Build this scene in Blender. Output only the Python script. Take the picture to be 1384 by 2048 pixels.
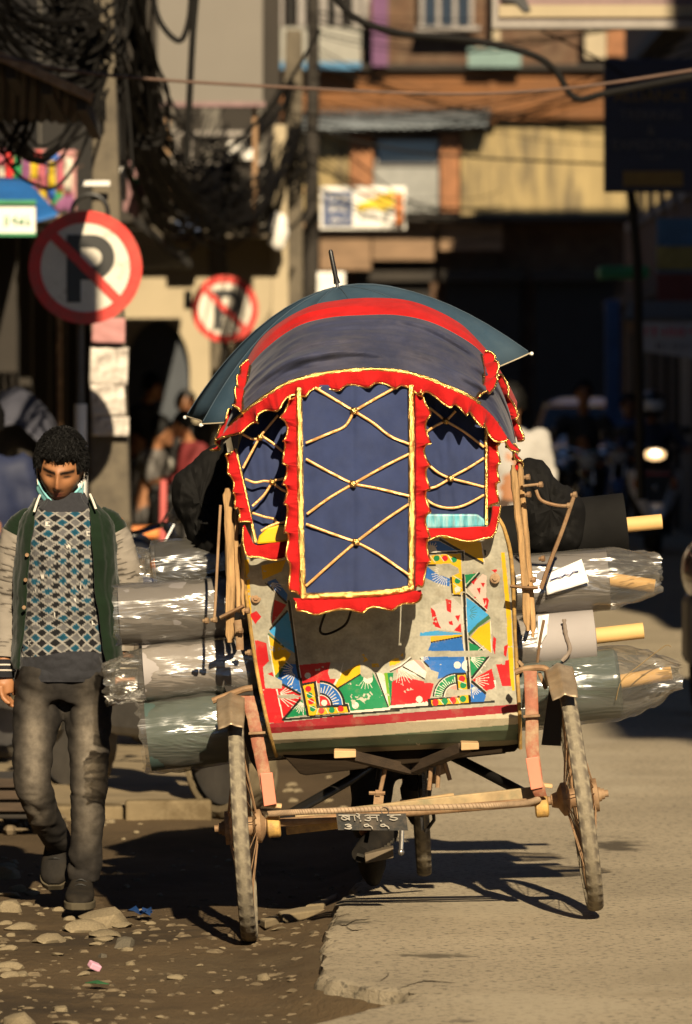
import bpy, bmesh, math, random
import numpy as np
from mathutils import Vector, Matrix, Euler, noise as mnoise

# ------------------------------------------------------------------ scene, camera, light
sc = bpy.context.scene
for o in list(bpy.data.objects):
    bpy.data.objects.remove(o)
C = sc.collection
FP, CX, HY, HC = 11000.0, 692.0, 780.0, 1.63      # focal length in photo pixels, principal column, horizon row, camera height

cam_d = bpy.data.cameras.new('camera')
cam = bpy.data.objects.new('camera', cam_d); C.objects.link(cam)
cam.location = (0, 0, HC); cam.rotation_euler = (math.radians(90), 0, 0)
cam_d.sensor_fit = 'VERTICAL'; cam_d.sensor_height = 36.0; cam_d.lens = FP * 36.0 / 2048.0
cam_d.shift_y = -(1024.0 - HY) / 2048.0
cam_d.clip_start = 0.5; cam_d.clip_end = 600
cam_d.dof.use_dof = True; cam_d.dof.focus_distance = 17.0; cam_d.dof.aperture_fstop = 5.2; cam_d.dof.aperture_blades = 9
sc.camera = cam

SUN_EL, SUN_AZ = math.radians(30), math.radians(8)   # sun behind the camera, a little to its right
world = bpy.data.worlds.new('World'); sc.world = world; world.use_nodes = True
wn = world.node_tree.nodes; wl = world.node_tree.links
for n in list(wn): wn.remove(n)
sky = wn.new('ShaderNodeTexSky'); sky.sky_type = 'NISHITA'; sky.sun_disc = False
sky.sun_elevation = SUN_EL; sky.sun_rotation = math.radians(180) - SUN_AZ
sky.air_density = 0.6; sky.dust_density = 0.05; sky.ozone_density = 1.0; sky.altitude = 1400
bgn = wn.new('ShaderNodeBackground'); bgn.inputs['Strength'].default_value = 0.05
won = wn.new('ShaderNodeOutputWorld')
wl.new(sky.outputs[0], bgn.inputs['Color']); wl.new(bgn.outputs[0], won.inputs['Surface'])

sl = bpy.data.lights.new('sun', 'SUN'); sl.energy = 5.0; sl.angle = math.radians(0.5); sl.color = (1.0, 0.83, 0.58)
sun = bpy.data.objects.new('sun', sl); C.objects.link(sun)
sdir = Vector((math.sin(SUN_AZ) * math.cos(SUN_EL), -math.cos(SUN_AZ) * math.cos(SUN_EL), math.sin(SUN_EL)))
sun.rotation_euler = sdir.to_track_quat('Z', 'Y').to_euler(); sun.location = (5, -20, 20)

sc.view_settings.view_transform = 'Standard'; sc.view_settings.look = 'None'
sc.view_settings.gamma = 1.0; sc.view_settings.exposure = 0.75; sc.view_settings.use_curve_mapping = False
sc.render.engine = 'CYCLES'
try:
    sc.cycles.use_denoising = True; sc.cycles.denoiser = 'OPENIMAGEDENOISE'
    sc.cycles.max_bounces = 8; sc.cycles.diffuse_bounces = 2; sc.cycles.transparent_max_bounces = 16; sc.cycles.caustics_reflective = False; sc.cycles.caustics_refractive = False
    sc.cycles.sample_clamp_indirect = 4.0
except Exception: pass

R = random.Random(7)
def P(x, y, Y):
    """photo pixel + distance -> point"""
    return Vector(((x - CX) * Y / FP, Y, HC - (y - HY) * Y / FP))
def G(x, y, z=0.0):
    """photo pixel on the ground plane z"""
    Y = FP * (HC - z) / (y - HY)
    return Vector(((x - CX) * Y / FP, Y, z))

# ------------------------------------------------------------------ object helpers
def org(o):
    v = Vector((0, 0, 0))
    while o is not None:
        v = v + Vector(o.location); o = o.parent
    return v
def tag(o, label, cat, group=None):
    o['label'] = label; o['category'] = cat
    if group: o['group'] = group
    return o
def thing(name, label, cat, loc, group=None):
    o = bpy.data.objects.new(name, None); C.objects.link(o); o.location = loc; o.empty_display_size = .1
    return tag(o, label, cat, group)
def structure(o):
    o['kind'] = 'structure'; return o
def stuff(o):
    o['kind'] = 'stuff'; return o
def nz(x, y=0.0, z=0.0):
    return mnoise.noise(Vector((x, y, z)))
def frame(d, up=Vector((0, 0, 1))):
    d = d.normalized()
    if abs(d.dot(up)) > .98: up = Vector((0, 1, 0))
    s = d.cross(up).normalized(); u = s.cross(d).normalized()
    return s, u

class MB:
    def __init__(s): s.v = []; s.f = []; s.c = None
    def add(s, vs, fs):
        n = len(s.v); s.v.extend([tuple(q) for q in vs]); s.f.extend([tuple(i + n for i in q) for q in fs]); return s
    def box(s, c, d, rot=None):
        c = Vector(c); h = [q / 2 for q in d]
        vs = [Vector((x, y, z)) for x in (-h[0], h[0]) for y in (-h[1], h[1]) for z in (-h[2], h[2])]
        if rot is not None: vs = [rot @ q for q in vs]
        return s.add([q + c for q in vs], [(0,1,3,2),(4,6,7,5),(0,4,5,1),(2,3,7,6),(0,2,6,4),(1,5,7,3)])
    def bar(s, a, b, w, h, up=Vector((0, 0, 1)), w2=None, h2=None):
        a, b = Vector(a), Vector(b); si, u = frame(b - a, up); w2 = w2 or w; h2 = h2 or h; vs = []
        for p, ww, hh in ((a, w, h), (b, w2, h2)):
            vs += [p - si*ww/2 - u*hh/2, p + si*ww/2 - u*hh/2, p + si*ww/2 + u*hh/2, p - si*ww/2 + u*hh/2]
        return s.add(vs, [(3,2,1,0),(4,5,6,7),(0,1,5,4),(1,2,6,5),(2,3,7,6),(3,0,4,7)])
    def tube(s, pts, r, n=8, cap=True, flat=1.0):
        pts = [Vector(p) for p in pts]; m = len(pts)
        rs = r if isinstance(r, (list, tuple)) else [r] * m
        d0 = (pts[1] - pts[0]); si, u = frame(d0); vs = []
        for i, p in enumerate(pts):
            d = (pts[min(i+1, m-1)] - pts[max(i-1, 0)]).normalized()
            si = (si - d * si.dot(d)).normalized(); u = si.cross(d).normalized()
            for k in range(n):
                t = 2*math.pi*k/n; vs.append(p + (si*math.cos(t) + u*math.sin(t)*flat) * rs[i])
        fs = [(i*n+k, i*n+(k+1) % n, (i+1)*n+(k+1) % n, (i+1)*n+k) for i in range(m-1) for k in range(n)]
        if cap: fs += [tuple(range(n-1, -1, -1)), tuple(range((m-1)*n, m*n))]
        return s.add(vs, fs)
    def lathe(s, c, axis, prof, n=24, cap=True):
        c = Vector(c); axis = Vector(axis).normalized(); si, u = frame(axis); vs = []
        for r, z in prof:
            for k in range(n):
                t = 2*math.pi*k/n; vs.append(c + axis*z + (si*math.cos(t) + u*math.sin(t))*r)
        m = len(prof)
        fs = [(i*n+k, i*n+(k+1) % n, (i+1)*n+(k+1) % n, (i+1)*n+k) for i in range(m-1) for k in range(n)]
        if cap: fs += [tuple(range(n-1, -1, -1)), tuple(range((m-1)*n, m*n))]
        return s.add(vs, fs)
    def torus(s, c, axis, R_, r, n=40, k=10, wy=1.0):
        c = Vector(c); axis = Vector(axis).normalized(); si, u = frame(axis); vs = []
        for i in range(n):
            t = 2*math.pi*i/n; e = si*math.cos(t) + u*math.sin(t)
            for j in range(k):
                q = 2*math.pi*j/k; vs.append(c + e*(R_ + r*math.cos(q)) + axis*r*wy*math.sin(q))
        return s.add(vs, [(i*k+j, i*k+(j+1) % k, ((i+1) % n)*k+(j+1) % k, ((i+1) % n)*k+j) for i in range(n) for j in range(k)])
    def grid(s, fn, nu, nv, closed=False):
        vs = [fn(i/(nu-1) if not closed else i/nu, j/(nv-1)) for i in range(nu) for j in range(nv)]
        m = nu if closed else nu-1
        return s.add(vs, [(i*nv+j, ((i+1) % nu)*nv+j, ((i+1) % nu)*nv+j+1, i*nv+j+1) for i in range(m) for j in range(nv-1)])
    def ball(s, c, r, n=16, m=10, rot=None):
        c = Vector(c); r = Vector((r, r, r)) if isinstance(r, (int, float)) else Vector(r)
        vs = []
        for j in range(m+1):
            q = math.pi*j/m
            for i in range(n):
                t = 2*math.pi*i/n
                p = Vector((r.x*math.sin(q)*math.cos(t), r.y*math.sin(q)*math.sin(t), r.z*math.cos(q)))
                vs.append(c + (rot @ p if rot is not None else p))
        return s.add(vs, [(j*n+i, (j+1)*n+i, (j+1)*n+(i+1) % n, j*n+(i+1) % n) for j in range(m) for i in range(n)])
    def prism(s, poly, ext):
        poly = [Vector(p) for p in poly]; ext = Vector(ext); n = len(poly)
        return s.add(poly + [p + ext for p in poly], [tuple(range(n-1, -1, -1)), tuple(range(n, 2*n))] + [(i, (i+1) % n, n+(i+1) % n, n+i) for i in range(n)])
    def build(s, name, mat, parent=None, smooth=True, bevel=0, solid=0, seg=2, colors=None, angle=40, loc=None):
        o0 = org(parent) if parent is not None else Vector((0, 0, 0))
        if parent is None:
            o0 = Vector(loc) if loc is not None else Vector((0, 0, 0))
            if loc is None and s.v:
                xs = np.array(s.v); o0 = Vector(((xs[:,0].min()+xs[:,0].max())/2, (xs[:,1].min()+xs[:,1].max())/2, xs[:,2].min()))
        me = bpy.data.meshes.new(name)
        me.from_pydata([tuple(Vector(q) - o0) for q in s.v], [], s.f)
        o = link(name, me, mat, parent, None if parent is not None else o0)
        if colors is not None: paint(me, colors)
        if smooth: smooth_by(me, angle)
        if solid:
            m = o.modifiers.new('thick', 'SOLIDIFY'); m.thickness = solid; m.offset = 0
        if bevel:
            m = o.modifiers.new('bevel', 'BEVEL'); m.width = bevel; m.segments = seg; m.limit_method = 'ANGLE'; m.angle_limit = math.radians(35)
        return o
def link(name, me, mat, parent=None, loc=None):
    o = bpy.data.objects.new(name, me); C.objects.link(o)
    if mat is not None and not me.materials: me.materials.append(mat)
    if parent is not None: o.parent = parent
    elif loc is not None: o.location = loc
    return o
def smooth_by(me, angle=40):
    me.polygons.foreach_set('use_smooth', [True]*len(me.polygons))
    try: me.set_sharp_from_angle(angle=math.radians(angle))
    except Exception: pass
def paint(me, cols):
    a = me.color_attributes.new('Col', 'FLOAT_COLOR', 'POINT')
    c = np.asarray(cols, dtype=np.float32)
    if c.shape[1] == 3: c = np.concatenate([c, np.ones((len(c), 1), np.float32)], 1)
    a.data.foreach_set('color', c.ravel())
def fuse(mb, voxel, smooth=4, fac=.5):
    """one continuous skin round everything in mb"""
    me = bpy.data.meshes.new('tmp'); me.from_pydata(mb.v, [], mb.f)
    bm = bmesh.new(); bm.from_mesh(me); bmesh.ops.recalc_face_normals(bm, faces=bm.faces); bm.to_mesh(me); bm.free()
    o = bpy.data.objects.new('tmp', me); C.objects.link(o)
    m = o.modifiers.new('r', 'REMESH'); m.mode = 'VOXEL'; m.voxel_size = voxel
    if smooth:
        q = o.modifiers.new('s', 'SMOOTH'); q.factor = fac; q.iterations = smooth
    dg = bpy.context.evaluated_depsgraph_get(); dg.update()
    out = bpy.data.meshes.new_from_object(o.evaluated_get(dg))
    bpy.data.objects.remove(o); bpy.data.meshes.remove(me)
    return out
def fused(name, mb, voxel, mat, parent, smooth=4, colorfn=None, dispfn=None):
    o0 = org(parent); me = fuse(mb, voxel, smooth)
    n = len(me.vertices); co = np.zeros(n*3, np.float32); me.vertices.foreach_get('co', co); co = co.reshape(-1, 3)
    if dispfn is not None:
        no = np.zeros(n*3, np.float32); me.vertices.foreach_get('normal', no); no = no.reshape(-1, 3)
        d = np.array([dispfn(Vector(q)) for q in co], np.float32); co = co + no*d[:, None]
    if colorfn is not None: paint(me, [colorfn(Vector(q)) for q in co])
    me.vertices.foreach_set('co', (co - np.array(o0, np.float32)).ravel()); me.update()
    o = link(name, me, mat, parent); smooth_by(me, 80)
    return o
def text(name, s, size, mat, parent, loc, rot=None, sx=1.0, ext=.002, align='CENTER'):
    cu = bpy.data.curves.new('t', 'FONT'); cu.body = s; cu.size = size; cu.align_x = align; cu.align_y = 'CENTER'; cu.extrude = ext; cu.resolution_u = 3
    t = bpy.data.objects.new('t', cu); C.objects.link(t)
    dg = bpy.context.evaluated_depsgraph_get(); dg.update()
    me = bpy.data.meshes.new_from_object(t.evaluated_get(dg)); bpy.data.objects.remove(t); bpy.data.curves.remove(cu)
    me.materials.clear()
    rm = (rot or Euler((math.radians(90), 0, 0))).to_matrix().to_4x4()
    me.transform(Matrix.Translation(Vector(loc) - org(parent)) @ rm @ Matrix.Diagonal((sx, 1, 1, 1)))
    return link(name, me, mat, parent)
def dup(o, parent=None):
    c = o.copy(); C.objects.link(c)
    if parent is not None: c.parent = parent
    for ch in o.children: dup(ch, c)
    return c
def spline(pts, n):
    """smooth curve through points (tuples or Vectors), n samples"""
    p = [np.array(q, float) for q in pts]; m = len(p); out = []
    for i in range(n):
        t = i/(n-1)*(m-1); k = min(int(t), m-2); f = t-k
        a, b, c, d = p[max(k-1, 0)], p[k], p[k+1], p[min(k+2, m-1)]
        out.append(.5*((2*b) + (-a+c)*f + (2*a-5*b+4*c-d)*f*f + (-a+3*b-3*c+d)*f**3))
    return out
def sag(a, b, drop, n=16):
    a, b = Vector(a), Vector(b)
    return [a.lerp(b, i/(n-1)) - Vector((0, 0, drop*4*(i/(n-1))*(1-i/(n-1)))) for i in range(n)]

# ------------------------------------------------------------------ materials
def M(name, col, rough=.7, metal=0.0, var=.25, vs=6.0, bump=.15, bs=60.0, dust=None, dfac=.5, ds=5.0, attr=False, spec=.5, emis=None, estr=0.0, sheen=0.0, stretch=None, bdist=.004, coat=0.0, dlo=.45, dhi=.65):
    m = bpy.data.materials.new(name); m.use_nodes = True; nt = m.node_tree; n = nt.nodes; l = nt.links
    b = n['Principled BSDF']; tc = n.new('ShaderNodeTexCoord'); src = tc.outputs['Object']
    if stretch:
        mp = n.new('ShaderNodeMapping'); mp.inputs['Scale'].default_value = stretch; l.new(src, mp.inputs['Vector']); src = mp.outputs[0]
    def noise(s_, det=5, ro=.6):
        q = n.new('ShaderNodeTexNoise'); q.inputs['Scale'].default_value = s_; q.inputs['Detail'].default_value = det; q.inputs['Roughness'].default_value = ro
        l.new(src, q.inputs['Vector']); return q.outputs['Fac']
    if attr:
        a = n.new('ShaderNodeAttribute'); a.attribute_name = 'Col'; c = a.outputs['Color']
    else:
        a = n.new('ShaderNodeRGB'); a.outputs[0].default_value = (*col, 1); c = a.outputs[0]
    if var:
        mr = n.new('ShaderNodeMapRange'); mr.inputs['From Min'].default_value = .25; mr.inputs['From Max'].default_value = .75
        mr.inputs['To Min'].default_value = 1-var; mr.inputs['To Max'].default_value = 1+var; l.new(noise(vs), mr.inputs['Value'])
        mx = n.new('ShaderNodeMix'); mx.data_type = 'RGBA'; mx.blend_type = 'MULTIPLY'; mx.inputs['Factor'].default_value = 1
        l.new(c, mx.inputs[6]); l.new(mr.outputs[0], mx.inputs[7]); c = mx.outputs[2]
    if dust:
        mr = n.new('ShaderNodeMapRange'); mr.inputs['From Min'].default_value = dlo; mr.inputs['From Max'].default_value = dhi
        mr.inputs['To Max'].default_value = dfac; l.new(noise(ds, 8, .7), mr.inputs['Value'])
        mx = n.new('ShaderNodeMix'); mx.data_type = 'RGBA'; l.new(mr.outputs[0], mx.inputs['Factor'])
        l.new(c, mx.inputs[6]); mx.inputs[7].default_value = (*dust, 1); c = mx.outputs[2]
    l.new(c, b.inputs['Base Color'])
    b.inputs['Roughness'].default_value = rough; b.inputs['Metallic'].default_value = metal
    b.inputs['Specular IOR Level'].default_value = spec
    if sheen: b.inputs['Sheen Weight'].default_value = sheen
    if coat: b.inputs['Coat Weight'].default_value = coat
    if emis: b.inputs['Emission Color'].default_value = (*emis, 1); b.inputs['Emission Strength'].default_value = estr
    if bump:
        bp = n.new('ShaderNodeBump'); bp.inputs['Strength'].default_value = bump; bp.inputs['Distance'].default_value = bdist
        l.new(noise(bs, 6, .65), bp.inputs['Height']); l.new(bp.outputs[0], b.inputs['Normal'])
    return m
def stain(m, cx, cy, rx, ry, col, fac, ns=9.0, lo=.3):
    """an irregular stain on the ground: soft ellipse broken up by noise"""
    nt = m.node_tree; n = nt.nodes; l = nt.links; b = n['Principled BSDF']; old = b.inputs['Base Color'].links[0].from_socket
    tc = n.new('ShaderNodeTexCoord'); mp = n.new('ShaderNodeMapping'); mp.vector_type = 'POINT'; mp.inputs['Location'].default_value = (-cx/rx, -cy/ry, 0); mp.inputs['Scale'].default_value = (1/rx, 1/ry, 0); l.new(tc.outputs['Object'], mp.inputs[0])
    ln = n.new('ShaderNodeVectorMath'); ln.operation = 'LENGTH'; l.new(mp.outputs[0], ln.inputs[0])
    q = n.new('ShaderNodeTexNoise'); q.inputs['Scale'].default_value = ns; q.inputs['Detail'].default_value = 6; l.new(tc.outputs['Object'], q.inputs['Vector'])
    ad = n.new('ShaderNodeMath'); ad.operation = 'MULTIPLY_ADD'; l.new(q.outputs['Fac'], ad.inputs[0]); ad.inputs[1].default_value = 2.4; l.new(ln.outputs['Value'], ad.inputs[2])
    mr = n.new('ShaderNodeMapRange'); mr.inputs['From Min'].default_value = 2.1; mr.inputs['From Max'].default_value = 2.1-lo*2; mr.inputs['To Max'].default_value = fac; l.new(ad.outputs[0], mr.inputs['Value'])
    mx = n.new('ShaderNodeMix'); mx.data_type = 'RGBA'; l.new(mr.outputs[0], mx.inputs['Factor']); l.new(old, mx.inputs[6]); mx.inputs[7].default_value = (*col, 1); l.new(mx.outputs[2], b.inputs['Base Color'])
DUST = (.30, .23, .14)
m_asphalt = M('asphalt', (.33,.275,.19), .9, var=.22, vs=1.2, bump=.9, bs=110, dust=(.09,.078,.058), dfac=.8, ds=48, dlo=.53, dhi=.60, stretch=(.8,.8,1), bdist=.006, spec=.2)
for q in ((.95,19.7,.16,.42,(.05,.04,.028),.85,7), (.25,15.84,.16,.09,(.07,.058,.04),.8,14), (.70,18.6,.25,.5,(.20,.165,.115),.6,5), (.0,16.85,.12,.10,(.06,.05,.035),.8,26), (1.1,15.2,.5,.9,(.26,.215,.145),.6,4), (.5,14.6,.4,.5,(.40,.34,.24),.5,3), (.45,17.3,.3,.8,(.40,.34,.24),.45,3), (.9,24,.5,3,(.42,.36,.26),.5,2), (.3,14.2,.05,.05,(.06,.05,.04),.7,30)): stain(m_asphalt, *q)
m_dirt = M('dirt', (.086,.058,.030), .95, var=.4, vs=2.2, bump=1.0, bs=45, dust=(.10,.075,.043), dfac=.45, ds=40, dlo=.55, dhi=.68, bdist=.012, stretch=(1,.55,1), spec=.2)
for q in ((-.35,16.2,.5,.6,(.10,.072,.040),.6,6), (-1.0,15.3,.5,.7,(.035,.025,.015),.7,5), (-.3,14.8,.4,.5,(.11,.08,.045),.55,8), (-.75,17.2,.4,.5,(.035,.025,.015),.7,7)): stain(m_dirt, *q)
m_gravel = M('gravel', (.125,.095,.058), .9, var=.4, vs=20, bump=.4, spec=.2)
m_stone = M('stone', (.22,.175,.108), .9, var=.3, vs=14, bump=.6, bs=60, spec=.2)
m_stone2 = M('stone_dark', (.10,.085,.06), .8, var=.3, vs=14, bump=.5, bs=60, spec=.3)
m_kerb = M('kerb_concrete', (.21,.16,.09), .9, var=.3, vs=6, bump=.5, bs=50)
m_cloth = M('navy_cloth', (.026,.038,.100), .85, var=.25, vs=9, bump=.25, bs=220, dust=(.040,.050,.098), dfac=.45, ds=4, sheen=.15, spec=.2, bdist=.002)
m_cloth_hood = M('navy_hood_cloth', (.026,.030,.062), .8, var=.3, vs=6, bump=.3, bs=160, dust=(.085,.075,.085), dfac=.45, ds=5, sheen=.1, spec=.3, bdist=.002)
m_red = M('red_cloth', (.40,.012,.012), .95, var=.22, vs=14, bump=.5, bs=120, sheen=.05, spec=.06)
m_gold = M('gold_ribbon', (.84,.53,.17), .22, 1.0, var=.5, vs=60, bump=1.0, bs=150, bdist=.004)
m_cord = M('copper_cord', (.80,.42,.15), .32, .45, var=.35, vs=40, bump=.6, bs=140, bdist=.003)
m_umb = M('umbrella_cloth', (.032,.060,.090), .8, var=.15, vs=4, bump=.1, bs=80, spec=.12, dust=(.07,.10,.12), dfac=.45, ds=3, sheen=.0)
m_hem = M('umbrella_hem', (.45,.38,.26), .8)
m_black = M('black_plastic', (.012,.011,.010), .4, var=.2)
m_blackcloth = M('black_cloth', (.0085,.008,.0075), .85, var=.3, vs=8, bump=.3, bs=140, sheen=.0, spec=.12, bdist=.002)
m_dark = M('interior_shade', (.012,.010,.008), .9)  # near-black that paints the shade of open interiors
m_wood = M('raw_wood', (.42,.25,.105), .8, var=.45, vs=5, bump=.9, bs=18, stretch=(7,7,.7), dust=(.12,.075,.03), dfac=.6, ds=7, bdist=.006)
m_wooddark = M('tray_wood', (.045,.028,.015), .85, var=.4, vs=4, bump=.6, bs=20, stretch=(1,4,8))
m_woodlight = M('cut_wood', (.50,.33,.16), .8, var=.3, vs=6, bump=.4, bs=40)
m_rust = M('rusty_iron', (.26,.15,.075), .75, .3, var=.4, vs=20, bump=.5, bs=70, dust=(.36,.25,.14), dfac=.7, ds=14)
m_redpaint = M('worn_red_paint', (.28,.095,.05), .7, var=.3, vs=20, bump=.6, bs=60, dust=(.36,.25,.14), dfac=.9, ds=16)
m_salmon = M('salmon_reflector', (.62,.20,.12), .5, var=.1, bump=.1)
m_galv = M('galvanised_sheet', (.38,.29,.19), .45, .55, var=.35, vs=14, bump=.3, bs=40, dust=(.30,.20,.11), dfac=.7, ds=12)
m_rubber = M('dusty_rubber', (.27,.23,.16), .9, attr=True, var=.25, vs=40, bump=.5, bs=90, dust=(.12,.10,.075), dfac=.4, ds=50, spec=.2)
m_rubberdark = M('dark_rubber', (.03,.027,.022), .85, var=.3, vs=20, bump=.4, bs=60, dust=(.13,.10,.06), dfac=.5, ds=10, spec=.2)
m_rubberdust = M('dusty_bike_rubber', (.16,.125,.075), .9, var=.3, vs=14, bump=.5, bs=60, spec=.2)
m_steel = M('steel', (.45,.42,.38), .3, .9, var=.2, bump=.1)
m_chain = M('oily_chain', (.05,.045,.04), .35, .8, bump=.2)
m_yellowrust = M('flaking_yellow_paint', (.50,.30,.08), .7, .1, var=.4, vs=20, bump=.5, bs=60, dust=(.20,.12,.06), dfac=.8, ds=18)
m_greenbeam = M('worn_green_red_paint', (.34,.24,.12), .75, var=.35, vs=16, bump=.4, bs=60, dust=(.16,.16,.09), dfac=.8, ds=12)
m_platep = M('number_plate_paint', (.02,.02,.018), .6, dust=(.16,.12,.08), dfac=.5, ds=20)
m_white = M('white_paint', (.75,.72,.66), .6, var=.12, bump=.1)
m_tube = M('cardboard_tube', (.62,.38,.14), .7, var=.12, vs=8, bump=.15, bs=60)
m_graypaper = M('grey_fabric', (.30,.27,.255), .75, var=.1, vs=4, bump=.2, bs=120, bdist=.002)
m_darkgray = M('charcoal_fabric', (.17,.155,.15), .75, var=.12, vs=5, bump=.2, bs=120, bdist=.002)
m_greenfab = M('dark_green_fabric', (.045,.075,.066), .8, var=.15, vs=5, bump=.2, bs=120, bdist=.002)
m_label = M('paper_label', (.80,.76,.72), .6, var=.08)
m_ink = M('blue_ink', (.03,.05,.22), .6)
m_skin = M('skin', (.40,.20,.105), .5, attr=True, var=.08, vs=40, bump=.12, bs=220, spec=.35, bdist=.001)
m_hair = M('black_hair', (.004,.0035,.003), .6, var=.4, vs=60, bump=.6, bs=160, spec=.18, bdist=.004)
m_sweater = M('argyle_knit', (.3,.3,.3), .9, attr=True, var=.15, vs=90, bump=.5, bs=300, spec=.15, sheen=.1, bdist=.002)
m_rib = M('charcoal_ribbing', (.018,.018,.021), .9, var=.15, vs=60, bump=.5, bs=200, spec=.15, stretch=(3,3,.3), bdist=.003)
m_green = M('bottle_green_felt', (.0055,.0145,.0055), .9, var=.2, vs=12, bump=.35, bs=200, spec=.15, sheen=.12, bdist=.002)
m_sleeve = M('grey_sleeve_jersey', (.235,.205,.17), .9, var=.15, vs=10, bump=.35, bs=200, spec=.15, bdist=.002)
m_denim = M('faded_lit_black_denim', (.062,.054,.046), .85, attr=True, var=.3, vs=50, bump=.4, bs=260, spec=.2, bdist=.002)
m_shoe = M('dusty_black_shoe', (.014,.012,.010), .75, var=.3, vs=16, bump=.3, dust=(.040,.031,.020), dfac=.4, ds=9, spec=.12)
m_sole = M('dusty_shoe_sole', (.075,.062,.04), .9, spec=.1, var=.3, vs=16)
m_mask = M('turquoise_mask', (.25,.60,.62), .8, var=.08, bump=.2, bs=80)
m_white2 = M('white_piping', (.62,.56,.47), .8)
def clear_plastic(name, tint=(.88,.86,.82), gl=.10, milk=.065):
    m = bpy.data.materials.new(name); m.use_nodes = True; nt = m.node_tree; n = nt.nodes; l = nt.links
    n.remove(n['Principled BSDF']); out = n['Material Output']
    tr = n.new('ShaderNodeBsdfTransparent'); tr.inputs[0].default_value = (*tint, 1)
    g = n.new('ShaderNodeBsdfGlossy'); g.inputs['Roughness'].default_value = .26; g.inputs['Color'].default_value = (.72, .72, .72, 1)
    d = n.new('ShaderNodeBsdfDiffuse'); d.inputs[0].default_value = (.7, .66, .58, 1)
    tc = n.new('ShaderNodeTexCoord'); ns = n.new('ShaderNodeTexNoise'); ns.inputs['Scale'].default_value = 1.25; ns.inputs['Detail'].default_value = 3; ns.inputs['Distortion'].default_value = .8
    mp = n.new('ShaderNodeMapping'); mp.inputs['Scale'].default_value = (3.2, 9, 13); mp.inputs['Rotation'].default_value = (0, .45, 0); l.new(tc.outputs['Object'], mp.inputs[0]); l.new(mp.outputs[0], ns.inputs['Vector'])
    bp = n.new('ShaderNodeBump'); bp.inputs['Strength'].default_value = .5; bp.inputs['Distance'].default_value = .04; l.new(ns.outputs['Fac'], bp.inputs['Height'])
    for q in (g, d): l.new(bp.outputs[0], q.inputs['Normal'])
    lw = n.new('ShaderNodeLayerWeight'); lw.inputs['Blend'].default_value = .35; l.new(bp.outputs[0], lw.inputs['Normal'])
    mr = n.new('ShaderNodeMapRange'); mr.inputs['To Min'].default_value = gl; mr.inputs['To Max'].default_value = .6; l.new(lw.outputs['Fresnel'], mr.inputs['Value'])
    m1 = n.new('ShaderNodeMixShader'); m1.inputs[0].default_value = milk; l.new(tr.outputs[0], m1.inputs[1]); l.new(d.outputs[0], m1.inputs[2])
    m2 = n.new('ShaderNodeMixShader'); l.new(mr.outputs[0], m2.inputs[0]); l.new(m1.outputs[0], m2.inputs[1]); l.new(g.outputs[0], m2.inputs[2])
    l.new(m2.outputs[0], out.inputs['Surface'])
    return m
m_plastic = clear_plastic('clear_plastic_film')
def glass_dark(name, col=(.02,.025,.03)):
    return M(name, col, .08, 0, var=0, bump=0, spec=.6)
m_glass = glass_dark('window_glass')
# ================================================================== GROUND
def edge_x(Y):
    """broken left edge of the asphalt, in metres, as a function of the distance"""
    tab = [(9,-.55),(13.2,-.22),(14.0,-.155),(14.28,-.09),(14.45,-.01),(14.6,.09),(14.75,.145),(14.95,.13),(15.06,.03),(15.2,-.06),(15.45,-.095),(15.9,-.09),(16.6,-.078),(17.2,-.06),(17.55,-.05),(18.0,.0),(18.6,.045),(20,.06),(23,.05),(28,.0),(40,-.3),(70,-1.2),(120,-3)]
    for (a, xa), (b, xb) in zip(tab, tab[1:]):
        if Y <= b: return xa + (xb-xa)*max(0, (Y-a)/(b-a))
    return tab[-1][1]
def dirt_z(x, y):
    return -.088 + .022*nz(x*1.3, y*.8, 1) + .010*nz(x*5, y*4, 2) + .004*nz(x*17, y*12, 3) + .045*math.exp(-(max(0, edge_x(y)-x)/.10)**2)
g = MB(); g.grid(lambda u, v: (-400+800*u, -150+900*v, -.16), 2, 2)
structure(g.build('ground', m_dirt, smooth=False, loc=(0, 0, -.16)))
g = MB()
ys = [9+.05*i for i in range(220)] + [20+.25*i for i in range(41)] + [30.5+1.5*i for i in range(35)]
xs = [-5+.25*i for i in range(8)] + [-3+.033*i for i in range(105)]
g.grid(lambda u, v: (lambda x, y: (x, y, dirt_z(x, y)))(xs[round(u*(len(xs)-1))], ys[round(v*(len(ys)-1))]), len(xs), len(ys))
dirt = structure(g.build('dirt_verge', m_dirt, loc=(0, 0, 0)))
g = MB()
off = [(0,-.13),(.008,-.075),(.018,-.03),(.03,-.008),(.05,-.001),(.09,0),(.2,0),(.45,0),(.9,0),(1.6,0),(2.6,0)]
ys2 = [9+.035*i for i in range(330)] + [20.6+.3*i for i in range(60)] + [39+2.5*i for i in range(30)]
def road_pt(u, v):
    k = round(u*(len(off)-1)); Y = ys2[round(v*(len(ys2)-1))]; o, z = off[k]
    jx = .035*nz(Y*3.1, 0, 5) + .022*nz(Y*11, 0, 6) + .012*nz(Y*37, o*60, 7)
    e = edge_x(Y) + jx
    x = e + o*(1 + .7*nz(Y*13, o*40, 9)) if o < .1 else e + o
    if k == len(off)-1: x = 4.2
    return (x, Y, z*(1 if k == 0 else 1 + .5*nz(Y*20, k*3.3, 11)) + (.003*nz(x*6, Y*5, 8) if o > .04 else 0))
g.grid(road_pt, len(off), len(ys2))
road = structure(g.build('road', m_asphalt, loc=(0, 0, 0)))
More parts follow.
